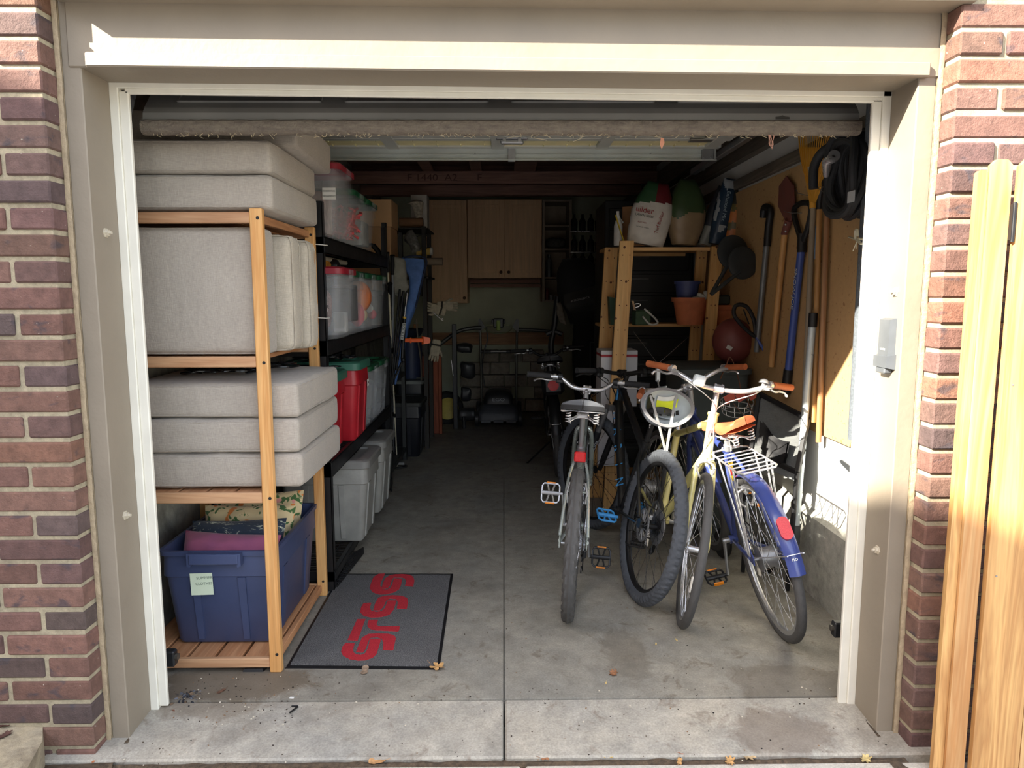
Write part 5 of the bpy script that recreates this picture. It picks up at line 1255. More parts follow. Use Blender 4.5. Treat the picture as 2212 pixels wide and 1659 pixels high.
c = A(635, 1503, Z=-.004); g = G().box(-.008, .008, -.025, .025, 0, .002, 0, MX.Translation(c) @ MX.Rotation(-.12, 4, 'Z')); g.box(-.007, .0085, -.024, -.016, .0, .006, 0, MX.Translation(c) @ MX.Rotation(-.12, 4, 'Z')); S('paper_strip', g, white, 'white strip of paper on the floor near the shelf rack', 'paper')
c = A(636, 1532, Z=-.006); g = G().tube([c+V((-.014, .014, .004)), c+V((.008, .014, .004)), c+V((.009, .010, .004)), c+V((-.008, -.028, .004))], .0032, 6); S('hex_key', g, black, 'black bent hex key lying in front of the pine rack', 'tool')
c = A(553, 1446, Z=0); g = G().hull([c+V((x, y, z)) for x, y, z in ((-.045, -.02, 0), (.035, -.02, 0), (.045, .035, 0), (-.03, .035, 0), (-.04, -.015, .012), (.03, -.015, .012), (.04, .03, .012), (-.026, .03, .012))]); g.box(c.x-.03, c.x+.03, c.y-.005, c.y+.02, c.z+.010, c.z+.015, .002); S('foot_pad', g, black, 'flat black plastic pad half under the front of the pine rack', 'pad')

# ================================================================= RIGHT: PINE RACK AND ITS LOAD
SH = MX(((1, 0, .048, 0), (0, 1, 0, 0), (0, 0, 1, 0), (0, 0, 0, 1)))
px_ = WOOD((222, 178, 118), (206, 156, 96), 'x'); pz_ = WOOD((226, 182, 118), (212, 162, 98), 'z'); knot = M((96, 56, 34), .7)
pr = T('pine_rack', 'pine rack with drilled posts behind the bicycles, garden supplies on its shelves', 'rack', (1.1, 2.46, 0))
for x0, x1, y0, y1, zt in ((.668, .760, 2.28, 2.31, 1.812), (.622, .715, 2.64, 2.67, 1.79), (1.268, 1.342, 2.28, 2.31, 1.775), (1.268, 1.342, 2.64, 2.67, 1.775)):
    p = P('post', G().box(x0, x1, y0, y1, 0, zt, .002).xf(SH), pz_, pr)
    g = G()
    for k in range(11):
        for x in (x0+.024, x1-.022): z = .1+.162*k; g.cyl((x, y0-.0008, z), (x, y0+.003, z), .0042, n=8)
    for z in (1.74, 1.52, 1.28, .92): g.cyl((x0+.03+.03*math.sin(z*9), y0-.0006, z+.03), (x0+.03+.03*math.sin(z*9), y0+.003, z+.03), .008, n=10)
    P('peg_holes', g.xf(SH), knot, p)
for z in (.12, .69, 1.238, 1.773): P('shelf', G().box(.63, 1.342, 2.651, 2.979, z, z+.022, .002).xf(SH), px_, pr)
for y in (2.32, 2.965): P('brace', G().box(.76, 1.27, y, y+.008, 1.75, 1.773, .001).xf(SH), px_, pr)
ZT, ZM, ZL = 1.796, 1.261, .713
g = G(); c = A(1335, 525, Y=2.52); c.z = ZT
g.lathe([(.0, 0), (.04, 0), (.042, .01), (.042, .13), (.03, .165), (.014, .18), (.014, .2), (.0, .2)], c, n=20, sy=.7); g.tube(cr([c+V((.03, 0, .15)), c+V((.0, 0, .19)), c+V((-.005, 0, .23))], 4), .01, 8); S('spray_jug', g, white, 'white plastic jug at the left end of the top shelf of the pine rack', 'jug')
g = G(); c = A(1362, 520, Y=2.59); g.box(-.06, .10, -.008, .008, 0, .27, .001, MX.Translation((c.x, 2.59, ZT)) @ MX.Rotation(-.5, 4, 'Z')); S('cardboard_flap', g, M((162, 118, 78), .8), 'folded brown cardboard standing behind the seed bag', 'cardboard')
g = G(); c = A(1349, 520, Y=2.41); g.tube([V((c.x-.004*k, 2.40, ZT+.012*k)) for k in range(17)], .012, 8, flat=.4); S('yellow_strap', g, M((206, 178, 40), .5), 'yellow plastic strap hanging beside the seed bag', 'strap')
def bag(u, v, w_, h_, d_, lean, yaw, colf, name, lab, Y, z0=ZT, neck=.55, bot=.9, seed=1):
    c = A(u, v, Y=Y); c.z = z0; m = MX.Translation(c) @ MX.Rotation(yaw, 4, 'Z') @ MX.Rotation(lean, 4, 'Y'); g = G()
    def fn(a, b_):
        z = a; wv = (bot+(1-bot)*math.sin(PI*min(1, z/.5)/2)) if z < .5 else 1-(1-neck)*((z-.5)/.5)**1.6
        tk = math.sin(PI*min(1, max(.02, z*1.0)))**.5 if z > .5 else (.55+.45*math.sin(PI*z))
        ph = 2*PI*b_; x = math.copysign(abs(math.cos(ph))**.75, math.cos(ph))*w_/2*wv; y = math.copysign(abs(math.sin(ph))**.8, math.sin(ph))*d_/2*tk
        n_ = noise.noise(V((x*28+seed, y*28, z*h_*26)))*.010+noise.noise(V((x*60, seed, z*h_*50)))*.005
        return m @ V((x*(1+n_*3), y*(1+n_*4)+n_*.6, z*h_+n_*.4*(z > .05)))
    g.grid(fn, 36, 40, cv=True, col=colf); g.hull([fn(0, k/12) for k in range(12)]+[fn(.02, k/12) for k in range(12)], col=colf(0, .75))
    return S(name, g, M((255, 255, 255), .4, var=.1, tint=True), lab, 'bag', ang=70), m
def seedc(a, b_):
    front = b_ > .5
    if a > .66+.05*math.cos(2*PI*b_): return lin((50, 84, 54)) if .45 < b_ < .76 else lin((104, 32, 38))
    if b_ < .5 or b_ > .97: return lin((150, 150, 148)) if int(a*40) % 3 else lin((60, 58, 60))
    return lin((206, 200, 190))
so_, sm_ = bag(1393, 523, .27, .41, .15, .2, -.1, seedc, 'seed_bag', 'white green and red lawn seed bag leaning on the top shelf', 2.42, neck=.5)
rt_, dg_ = M((150, 30, 34), .5), M((40, 60, 44), .5)
def stxt(n_, t_, s_, x, z, mt, rot=0, y=-.083):
    R_ = sm_.to_3x3(); u_ = R_ @ V((math.cos(rot), 0, math.sin(rot))); w_ = R_ @ V((-math.sin(rot), 0, math.cos(rot))); TX(n_, t_, s_, sm_ @ V((x, y, z)), u_, w_, mt, so_, .0004)
stxt('brand_lettering', 'uilder', .052, -.055, .21, rt_); stxt('brand_lettering', 'LAWN SEED', .022, -.05, .175, dg_); stxt('brand_lettering', 'Turf Builder', .03, .055, .15, rt_, PI/2-.1, -.078)
stxt('small_print', 'SEED MIX', .014, -.055, .13, rt_); stxt('small_print', 'NO MIXED WEEDS', .01, -.045, .10, dg_)
def clearc(a, b_):
    n_ = noise.noise(V((math.cos(2*PI*b_)*1.6, math.sin(2*PI*b_)*1.6, a*3.4)))
    return lin((62, 82, 50)) if a > .45+.18*n_ else lin((150, 128, 98))
bag(1478, 523, .26, .43, .2, .03, .2, clearc, 'plant_food_bag', 'big translucent bag, green above and tan below, beside the seed bag', 2.44, neck=.35, bot=.62, seed=4)
bag(1522, 524, .10, .40, .12, .28, 0, lambda a, b_: lin((56, 58, 64)) if a > .3 else lin((130, 132, 124)), 'charcoal_bag', 'dark narrow sack leaning right next to the translucent bag', 2.46, seed=6)
bo, bm2 = bag(1548, 525, .12, .43, .13, .17, 0, lambda a, b_: lin((40, 62, 84)) if noise.noise(V((a*5, b_*6, 2))) < .22 else lin((170, 176, 180)), 'blue_sack', 'blue and grey sack with slanted lettering, right of the dark narrow one', 2.38, neck=.6, seed=8)
TX('bag_lettering', 'Enhanced Mix', .034, bm2 @ V((-.01, -.075, .24)), bm2.to_3x3() @ V((0, 0, -1)), bm2.to_3x3() @ V((1, 0, 0)), M((170, 190, 200), .6), bo, .0004)
bag(1586, 527, .15, .36, .13, .10, 0, lambda a, b_: lin((200, 122, 62)) if .12 < a < .7 and not (noise.noise(V((a*5, b_*7, 1))) > .25) else (lin((52, 52, 46)) if a >= .7 else lin((104, 96, 58))), 'soil_sack', 'orange sack with dark top at the right end of the top shelf', 2.36, neck=.6, seed=9)
# middle shelf
terr = M((190, 112, 74), .8, var=.12, scale=20)
def pot(c, r, h, mt, nm, lab, rim=.03):
    g = G().lathe([(0, 0), (r*.68, 0), (r*.9, h-rim), (r, h-rim), (r*1.02, h), (r*.93, h), (r*.84, h-rim), (r*.62, .012), (0, .012)], c, n=36); return S(nm, g, mt, lab, 'pot')
c = A(1490, 704, Y=2.46); pot((c.x, 2.46, ZM), .126, .185, terr, 'flower_pot', 'large terracotta pot with gloves and a blue pot in it, middle shelf')
pot((c.x-.02, 2.48, ZM+.085), .088, .21, M((64, 74, 120), .5), 'plastic_pot', 'blue plastic pot standing inside the terracotta pot', .02)
c2 = A(1552, 704, Y=2.41); g = G(); g.hull([V((c2.x+x*k, 2.44+y*k, z)) for z, k in ((ZM, .85), (ZM+.10, 1)) for x in (-.075, .065) for y in (-.1, .1)]); g.box(c2.x-.085, c2.x+.075, 2.33, 2.55, ZM+.10, ZM+.135, .006); S('planter_box', g, terr, 'terracotta planter box to the right of the big pot', 'planter')
g = G(); g.box(c2.x-.08, c2.x+.06, 2.36, 2.52, ZM+.136, ZM+.20, .01); S('seed_tray', g, M((50, 56, 48), .7), 'dark green tray on top of the terracotta planter box', 'tray')
g = G(); cc = V((c.x+.07, 2.38, ZM+.175))
for k, (dx, dz) in enumerate(((-.05, .0), (-.02, .02), (.015, .025), (.045, .01))): v_, f_ = rbox((0, 0, 0), (.035, .02, .016), 3, 6, 0, .006, k, MX.Translation(cc+V((dx, -.01*k, dz))) @ MX.Rotation(.5*k, 4, 'Y')); g.add(v_, f_)
g.tube(cr([cc+V((.04, 0, .02)), cc+V((.07, 0, .05)), cc+V((.08, 0, .075))], 4), .013, 8)
S('work_glove', g, M((178, 178, 170), .8, var=.25, scale=40), 'pale work glove draped over the rim of the big terracotta pot', 'glove')
c = A(1333, 700, Y=2.52); g = G().hull([V((c.x+x, 2.54+y, z)) for x, z in ((-.05, ZM), (.045, ZM), (.055, ZM+.17), (-.06, ZM+.19)) for y in (-.05, .05)]); o = S('seed_spreader', g, M((42, 78, 58), .5), 'green hand spreader half hidden behind the left rack post', 'spreader')
c = A(1386, 703, Y=2.40); g = G().box(-.055, .055, -.04, .04, 0, .10, .008, MX.Translation((c.x, 2.42, ZM)) @ MX.Rotation(.25, 4, 'Z')); t_ = T('battery_trimmer', 'small green and black garden tool with pale trim lying on the middle shelf', 'tool', (c.x, 2.42, ZM)); P('body', g, M((58, 78, 56), .5), t_)
g = G().tube(cr([V((c.x+.01, 2.37, ZM+.11)), V((c.x+.08, 2.37, ZM+.05)), V((c.x+.10, 2.37, ZM+.015)), V((c.x+.05, 2.37, ZM+.008)), V((c.x-.0, 2.37, ZM+.06))], 5), .007, 8); P('handle', g, M((176, 176, 170), .5), t_)
c = A(1372, 660, Y=2.26); g = G().hull([c+V(q) for q in ((-.022, .01, .03), (-.012, -.02, .028), (-.008, .01, -.03), (.002, -.02, -.032), (-.02, .012, .028), (-.006, .012, -.03))]); g.tube(cr([c+V((-.005, -.012, .01)), c+V((.02, -.015, .012)), c+V((.032, -.015, .006)), c+V((.02, -.015, -.006)), c+V((0, -.012, -.012))], 5), .003, 6); S('binder_clip', g, chrome, 'large silver binder clip pinched on the rack post', 'clip')
# white mail boxes on the lower shelf
mb, nt, b = _new('mail_box'); tcx = N(nt, 'ShaderNodeTexCoord'); sp_ = N(nt, 'ShaderNodeSeparateXYZ'); nt.links.new(tcx.outputs['Object'], sp_.inputs[0]); base = mixc(nt, ramp(nt, sp_.outputs[2], [(.335, 0.0), (.338, 1.0), (.352, 1.0), (.355, 0.0)]), lin((206, 206, 208)), lin((170, 40, 50)))
nt.links.new(base, b.inputs['Base Color']); b.inputs['Roughness'].default_value = .6
cA = A(1335, 800, Y=2.46); g = G().box(cA.x-.13, cA.x+.115, 2.36, 2.61, ZL+.205, ZL+.205+.17, .002, None); g.xf(MX.Identity(4))
S('mail_box', G().box(cA.x-.13, cA.x+.115, 2.36, 2.61, ZL, ZL+.38, .002), mb, 'white and red mailing box behind the left post of the pine rack', 'box')
g = G().box(cA.x-.16, cA.x-.05, 2.24, 2.28, .33, .70, .004); S('folded_carton', g, M((200, 202, 210), .6), 'flattened white carton leaning at the foot of the pine rack', 'carton')
# dark drawer cabinet behind the rack
dkm = M((34, 34, 34), .5); t_ = T('drawer_cabinet', 'dark drawer cabinet standing behind the pine rack', 'cabinet', (1.15, 3.6, 0))
P('carcass', G().box(.80, 1.5, 3.32, 3.9, 0, 2.2, .006), dkm, t_)
for k in range(12): z = .12+k*.17; d_ = P('drawer', G().box(.83, 1.47, 3.30, 3.319, z, z+.15, .006), dkm, t_); P('drawer_pull', G().box(.95, 1.15, 3.288, 3.3, z+.10, z+.12, .003), M((66, 66, 64), .4), d_)

# ================================================================= TOOLS ON THE RIGHT WALL
wh = WOOD((196, 150, 92), (176, 128, 74), 'z', .5); wh2 = WOOD((164, 150, 128), (146, 132, 112), 'z', .6); WX = 1.487
def Aw(u, v, X=WX): return A(u, v, X=X)
def shaft(g, p, q, r, n=12): return g.tube([p, q], r, n)
# grey tube tool
t_ = T('grey_lawn_tool', 'grey shafted garden tool with black grip, leftmost on the hardboard panel', 'tool', Aw(1640, 700)); P('shaft', shaft(G(), Aw(1656, 528), Aw(1634, 760), .016), M((112, 116, 118), .4, .3), t_)
P('grip', G().tube(cr([Aw(1657, 532), Aw(1660, 490), Aw(1664, 455), Aw(1652, 448), Aw(1648, 470)], 5), .02, 12), black, t_)
# red shovel
t_ = T('red_shovel', 'shovel hung blade up with dark red blade and wooden handle', 'shovel', Aw(1668, 790)); P('handle', shaft(G(), Aw(1695, 500), Aw(1666, 792), .0165), wh, t_)
a, e = Aw(1703, 478), Aw(1694, 506); g = G().tube([a+(a-e)*.1, e], [.021, .018], 12)
bl = [Aw(u, v) for u, v in ((1698, 478), (1708, 478), (1716, 445), (1714, 400), (1700, 380), (1684, 402), (1682, 445))]; g.hull([p+V((x, 0, 0)) for p in bl for x in (-.004, .003)]); P('blade', g, M((112, 66, 60), .5), t_)
for v in (485, 500): P('rivet', G().ball(Aw(1697, v, WX-.02), .006, 8), steel, t_)
# blue snow shovel
t_ = T('snow_shovel', 'blue snow shovel shaft with black D grip and white lettering', 'snow shovel', Aw(1700, 850)); bsh = M((58, 80, 150), .4); a, e = Aw(1733, 520), Aw(1703, 800)
sh_ = P('shaft', shaft(G(), a, e, .019), bsh, t_); dgp = [Aw(1733, 526), Aw(1722, 490), Aw(1715, 455), Aw(1728, 440), Aw(1748, 440), Aw(1752, 458), Aw(1744, 495), Aw(1734, 522)]; P('grip', G().tube(cr(dgp, 5, True), .014, 10, closed=True).tube([Aw(1733, 505), Aw(1732, 545)], .023, 12), black, t_)
P('collar', G().tube([Aw(1703, 798), Aw(1697, 850)], .024, 12), black, t_)
TX('shaft_lettering', 'SNOW JOE', .042, a.lerp(e, .36)+V((-.0195, -.006, 0)), (e-a), V((0, -1, 0)), M((190, 194, 200), .5), sh_, .0006)
# yellow leaf rake
t_ = T('leaf_rake', 'yellow plastic leaf rake hung with its fan upward beside the black hose', 'rake', Aw(1736, 912)); ry = M((206, 150, 52), .5)
P('handle', shaft(G(), Aw(1757, 440), Aw(1736, 912), .0135), wh2, t_); X_ = WX-.015
g = G(); base_ = Aw(1757, 436, X_)
for k in range(15):
    f_ = k/14; tip = Aw(1724+f_*80, 262+10*math.sin(PI*f_)*-1, X_-.01); mid = Aw(1731+f_*52, 345, X_-.005); g.tube(cr([base_, mid, tip], 4), .0042, 6, flat=.5)
g.hull([q+V((x, 0, 0)) for q in (Aw(1750, 436, X_), Aw(1764, 436, X_), Aw(1733, 345, X_), Aw(1786, 352, X_), Aw(1729, 318, X_), Aw(1793, 318, X_)) for x in (-.004, .004)]); g.tube([Aw(1757, 450), Aw(1757, 425)], .018, 12)
P('fan', g, ry, t_); P('sticker', G().hull([Aw(u, v, X_-.008) for u, v in ((1744, 362), (1750, 358), (1757, 388), (1751, 392))]+[Aw(u, v, X_-.0075) for u, v in ((1744, 362), (1750, 358), (1757, 388), (1751, 392))]), M((196, 190, 170), .6), t_)
# wooden handled tools
t_ = T('garden_hoe', 'wooden tool handle with blue paper label and black head, right of the leaf rake', 'hoe', Aw(1762, 912)); hd = P('handle', shaft(G(), Aw(1770, 448), Aw(1757, 912), .0125), wh, t_); P('label', G().tube([Aw(1768, 488, WX), Aw(1764.5, 560, WX)], .0134, 12, caps=False), M((96, 118, 140), .6), hd); P('head', G().tube(cr([Aw(1770, 452), Aw(1773, 420), Aw(1780, 395), Aw(1796, 388)], 4), .017, 10), black, t_)
t_ = T('garden_fork', 'slim brown wooden tool handle next to the orange panel', 'tool', Aw(1768, 955)); P('handle', shaft(G(), Aw(1788, 430), Aw(1768, 955), .013), WOOD((176, 136, 96), (150, 106, 70), 'z'), t_); P('head', G().tube([Aw(1788, 432), Aw(1791, 385)], .016, 10), black, t_)
t_ = T('extension_pole', 'grey metal extension pole with black grips leaning on the right wall', 'pole', A(1720, 1180, X=1.42)); P('tube', shaft(G(), A(1755, 700, X=1.46), A(1719, 1137, X=1.42), .017, 16), M((178, 188, 192), .3, .35), t_)
P('grip', shaft(G(), A(1757, 676, X=1.46), A(1755, 706, X=1.46), .021), black, t_); P('grip', G().tube([A(1719, 1133, X=1.42).lerp(A(1716, 1182, X=1.42), k/8) for k in range(9)], [.022 if k % 2 else .0235 for k in range(9)], 14), M((60, 62, 64), .7), t_)
for i, (pts, lb) in enumerate((([(1742, 422), (1723, 417), (1720, 410)], 'thin wire hook left of the leaf rake'), ([(1790, 405), (1748, 402), (1745, 396)], 'thin wire hook across the leaf rake neck'), ([(1710, 460), (1694, 457)], 'short wire hook beside the red shovel'), ([(1797, 428), (1778, 415), (1764, 405)], 'wire hook crossing below the rake fan'))):
    g = G().tube([Aw(u, v, WX-.028) for u, v in pts]+[] , .0016, 6); p0 = Aw(*pts[0], WX-.028); g.tube([p0, V((1.512, p0.y, p0.z))], .0016, 6); S('wall_hook', g, steel, lb, 'hook', 'wire hooks on the panel')
# black hose coil and nozzle
hs_m = M((40, 42, 46), .65, bmp=.15, bs=200); t_ = T('garden_hose', 'thick coil of black hose hung high on the right wall by the door', 'hose', Aw(1835, 450)); c = Aw(1838, 368, 1.44)
for k in range(9):
    g = G(); o_ = V((-.012*k+.05, .008*math.sin(k*2), .006*math.cos(k*3))); pts = [c+o_+V((.012*math.sin(a*3+k), (.128+.010*math.sin(k*1.7))*math.cos(a), (.155+.012*math.cos(k*2.3))*math.sin(a)-.02)) for a in [2*PI*i/28 for i in range(28)]]
    g.tube(pts, .0165, 10, closed=True); P('coil', g, hs_m, t_)
g = G().tube(cr([c+V((-.03, .10, .12)), c+V((-.06, .15, .10)), c+V((-.08, .175, .04)), c+V((-.08, .17, -.05))], 6), .020, 12); P('end', g, hs_m, t_)
n0 = A(1786, 350, X=1.37); g = G().tube([n0+V((.012, -.03, .012)), n0+V((.0, -.0, 0)), n0+V((.02, .045, -.05))], [.022, .0205, .012], 16).lathe([(.010, .0), (.024, .0), (.024, .018), (.010, .018)], n0+V((.0105, -.034, .013)), (-.15, -1, .3), 20); P('nozzle', g, chrome, t_)
tg = A(1838, 425, X=1.37); P('tag', G().box(tg.x, tg.x+.002, tg.y-.03, tg.y+.03, tg.z-.022, tg.z+.022, .001, None), M((190, 194, 198), .5), t_)
# black discs on arms
t_ = T('folding_wheel_cart', 'two black round wheels on crossed black arms, folded and hung on the wall', 'cart', A(1545, 632, Y=1.9)); dk_ = M((50, 54, 56), .5)
for (u, v, Y, r) in ((1583, 545, 2.02, .105), (1604, 568, 1.9, .098)):
    c = A(u, v, Y=Y); g = G().lathe([(0, -.012), (r*.8, -.014), (r, -.006), (r, .006), (r*.8, .014), (0, .012)], c, (.25, -1, .1), 36); P('disc', g, dk_, t_); g = G().tube([c+V((-.02, -.02, -.05)), A(1536, 636, Y=Y-.04)], .012, 8); P('arm', g, dk_, t_)
# small metal things by the right stop
c = A(1848, 517, X=1.40); g = G().tube(cr([c+V((0, .05, .012)), c+V((0, .0, .0)), c+V((0, -.05, -.022))], 4), .008, 8, flat=.4).tube(cr([c+V((0, 0, .0)), c+V((-.0, .004, .03)), c+V((0, -.01, .035)), c+V((0, -.015, .01))], 4), .006, 8); g.tube([c+V((0, -.01, -.01)), c+V((-.002, .012, -.045))], .0018, 5).tube([c+V((0, -.01, -.01)), c+V((-.002, -.012, -.04))], .0018, 5).tube([c+V((0, -.02, 0)), c+V((.14, -.02, 0))], .005, 6)
S('lock_bar', g, M((206, 200, 176), .4, .2), 'pale metal lock bar sticking out beside the insulated pipe', 'bracket')
c = A(1826, 1003, X=1.515); g = G().hull([c+V((x, y, z)) for x in (-.006, .0) for y, z in ((.03, .014), (.03, -.004), (.045, .005), (-.05, .004), (-.05, -.024))]); S('rubber_strap', g, M((52, 54, 56), .6), 'black perforated rubber strap on the white wall beside the right stop', 'strap')
c = A(1834, 1062, X=1.51); g = G().box(c.x-.012, c.x+.018, c.y-.012, c.y+.012, c.z-.04, c.z+.04, .006); S('wall_bracket', g, M((206, 202, 176), .6), 'beige bracket on the sunlit wall under the rubber strap', 'bracket')

# ---- behind the blue bicycle ---------------------------------------------------------------
c = A(1583, 736, Y=2.0); g = G().ball(c, .125, 28, sx=1.0, sy=.9, sz=1.12); t_ = T('red_ball', 'dark red rubber ball with a pale sticker, behind the bicycle handlebars', 'ball', (c.x, c.y, c.z-.14)); P('skin', g, M((120, 62, 58), .5), t_)
q = A(1574, 754, Y=1.87); P('sticker', G().box(-.018, .018, -.002, .001, -.012, .012, .0005, MX.Translation(c+(q-c).normalized()*.127) @ MX.Rotation(.5, 4, 'Y')), M((190, 190, 184), .5), t_)
ZB = c.z-.142
dgr = M((62, 68, 66), .7)
t_ = T('dark_bin', 'dark lidded bin standing between the blue bicycle and the right wall', 'bin', (1.25, 1.98, 0)); g = G(); shell(g, [(.17, .2, .03, 0), (.2, .24, .04, ZB-.04)]); P('body', g.xf(MX.Translation((1.25, 1.98, 0))), dgr, t_); g = G(); shell(g, [(.215, .255, .04, ZB-.04), (.215, .255, .04, ZB-.01), (.19, .23, .04, ZB)], True, True); P('lid', g.xf(MX.Translation((1.25, 1.98, 0))), dgr, t_)
t_ = T('ice_scraper', 'black looped handle on a thin blue shaft leaning toward the snow shovel', 'tool', A(1690, 830, X=1.38)); pts = [A(u, v, Y=1.75) for u, v in ((1628, 725), (1605, 705), (1586, 680), (1590, 660), (1612, 662), (1628, 690), (1632, 722))]
P('handle', G().tube(cr(pts, 5, True), .012, 10, closed=True).tube([A(1606, 668, Y=1.74), A(1618, 700, Y=1.74)], .004, 6), black, t_); P('shaft', G().tube([A(1630, 722, Y=1.75), A(1684, 815, Y=1.7)], .0085, 10), bsh, t_)
# folded wagon: grey fabric slung in a black and grey frame
t_ = T('folding_wagon', 'folded wagon with grey canvas and black frame, partly sunlit, by the right wall', 'wagon', (1.32, 1.45, 0)); gcan = FABRIC((98, 100, 98), (80, 82, 82), 200)
F = [A(1622, 975, X=1.26), A(1722, 1020, X=1.40), A(1745, 905, X=1.46), A(1640, 850, X=1.36)]
g = G(); 
for a, e in ((0, 1), (1, 2), (2, 3), (3, 0)): g.beam(F[a], F[e], .022, .022, (0, 0, 1.01), .003)
P('frame', g, black, t_)
def fn(a, b_): p = F[0].lerp(F[1], a).lerp(F[3].lerp(F[2], a), b_); return p+V((.01+.05*math.sin(PI*a)*math.sin(PI*b_)+.012*noise.noise(V((a*5, b_*9, 1))), 0, .02*noise.noise(V((a*7, b_*3, 5)))))
P('canvas', G().grid(fn, 26, 20).grid(lambda a, b_: fn(a, b_)+V((.006, 0, 0)), 26, 20), gcan, t_)
def fn(a, b_): p = F[0].lerp(F[1], .25+.6*a).lerp(F[3].lerp(F[2], .25+.6*a), .22+.4*b_-.12*a); return p+V((-.035+.008*noise.noise(V((a*4, b_*4, 0))), 0, -.03*math.sin(PI*a)))
P('strap_pad', G().grid(fn, 18, 10).grid(lambda a, b_: fn(a, b_)+V((.012, 0, 0)), 18, 10), black, t_)
P('skirt_board', G().beam(F[0]+V((0, 0, -.03)), F[1]+V((0, 0, -.03)), .008, .035, (0, 0, 1.01), .002), M((120, 124, 126), .4, .3), t_)
for p in (F[0], F[1]): P('leg', G().tube([p, V((p.x-.0, p.y+.05, .01))], .011, 8), black, t_)
for k, (x, y) in enumerate(((1.22, 1.42), (1.38, 1.2))): P('wheel', G().lathe([(.03, -.015), (.075, -.018), (.085, 0), (.075, .018), (.03, .015)], (x, y, .087), (1, .15, 0), 28), black, t_)
# front basket of the blue bicycle, with straps (part of that bicycle)
g = G()
for k, (u, v) in enumerate(((0, 0),)):
    cB = A(1592, 868, Y=1.55)
    for j, (rx, rz, dz) in enumerate(((.095, .055, 0), (.088, .05, -.03), (.08, .045, -.06))): g.tube([cB+V((rx*math.cos(a), .05*math.sin(a), rz*math.sin(a)*.5+dz)) for a in [2*PI*i/24 for i in range(24)]], .003, 6, closed=True)
    for i in range(10): a = 2*PI*i/10; g.tube([cB+V((.095*math.cos(a), .05*math.sin(a), .0275*math.sin(a))), cB+V((.08*math.cos(a), .05*math.sin(a), .0225*math.sin(a)-.06))], .002, 5)
bk = P('wire_basket', g, chrome, b4); rdp = M((186, 84, 66), .6)
for k in range(3): P('red_panel', G().hull([A(u+k*26, v-k*4, Y=1.50) for u, v in ((1562, 858), (1584, 846), (1590, 862), (1570, 874))]+[A(u+k*26, v-k*4, Y=1.505) for u, v in ((1562, 858), (1584, 846), (1590, 862), (1570, 874))]), rdp, bk)
lt_ = M((120, 78, 54), .6)
P('leather_strap', G().tube(cr([A(u, v, Y=1.46) for u, v in ((1556, 818), (1568, 790), (1577, 772), (1590, 800), (1600, 840))], 5), .009, 8, flat=.25), lt_, bk); P('leather_strap', G().tube(cr([A(u, v, Y=1.46) for u, v in ((1610, 850), (1620, 880), (1632, 905), (1622, 908), (1600, 890), (1585, 872))], 5), .009, 8, flat=.25), lt_, bk)
# ================================================================= BACK OF THE GARAGE
def drape(rows, th, n=8, nb=20, jit=.006, seed=0):
    L_ = cr([A(r[0], r[1], Y=r[4]) for r in rows], n); R_ = cr([A(r[2], r[3], Y=r[4]) for r in rows], n); k = len(L_)-1
    def fn(a, b_):
        i = min(k, int(round(a*k))); l, r = L_[i], R_[i]; mid = (l+r)/2; h = (r-l)/2; e = max(.15, math.sin(PI*min(1, max(.03, a if a < .5 else 1-a)*2)*.5))
        ph = 2*PI*b_; q = mid+h*math.copysign(abs(math.cos(ph))**.7, math.cos(ph))+V((0, th*e*math.sin(ph), 0))
        nn = noise.noise_vector(q*14+V((seed, 0, seed*2))); return q+V((nn.x, nn.y, nn.z))*jit
    g = G().grid(fn, k, nb, cv=True); g.add([fn(0, j/nb) for j in range(nb)], [tuple(range(nb))]); g.add([fn(1, j/nb) for j in range(nb)], [tuple(range(nb))[::-1]]); return g
maple_w = WOOD((238, 200, 156), (222, 180, 134), 'z', .5, .5, ring=False); knobm = M((92, 66, 44), .4)
def cdoor(t_, x0, x1, z0, z1, y, kx, kz):
    g = G(); w_ = .06
    g.box(x0, x0+w_, y, y+.02, z0, z1, .002).box(x1-w_, x1, y, y+.02, z0, z1, .002).box(x0+w_, x1-w_, y, y+.02, z0, z0+w_, .002).box(x0+w_, x1-w_, y, y+.02, z1-w_, z1, .002).box(x0+w_-.004, x1-w_+.004, y+.008, y+.018, z0+w_-.004, z1-w_+.004)
    g.box(x0+w_+.03, x1-w_-.03, y+.003, y+.01, z0+w_+.03, z1-w_-.03, .003)
    d_ = P('door', g, maple_w, t_); g = G().lathe([(0, -.024), (.012, -.023), (.019, -.018), (.018, -.012), (.008, -.006), (.008, 0)], (kx, y, kz), (0, 1, 0), 20); P('knob', g, knobm, d_)
t_ = T('tall_cabinet', 'tall single door wall cabinet at the left end of the back wall', 'cabinet', (-.67, 6.35, 1.372)); P('carcass', G().box(-.909, -.425, 6.12, 6.598, 1.372, 2.57, .003), maple_w, t_); cdoor(t_, -.906, -.428, 1.376, 2.566, 6.098, -.462, 1.435)
t_ = T('wall_cabinet', 'two door wooden wall cabinet in the middle of the back wall', 'cabinet', (.02, 6.35, 1.67)); P('carcass', G().box(-.420, .452, 6.12, 6.598, 1.665, 2.575, .003), maple_w, t_); cdoor(t_, -.416, .012, 1.67, 2.57, 6.098, -.03, 1.735); cdoor(t_, .018, .448, 1.67, 2.57, 6.098, .062, 1.735)
g = G().box(-.41, .45, 6.3, 6.33, 1.56, 1.60, .002).box(-.41, .45, 6.42, 6.6, 1.61, 1.66, .002); S('peg_rail', g, joistw, 'dark wooden rail under the two door wall cabinet', 'rail')
t_ = T('open_shelf_unit', 'narrow open shelf unit at the right end of the wall cabinets', 'shelf', (.6, 6.35, 1.4)); grw = M((160, 146, 126), .6)
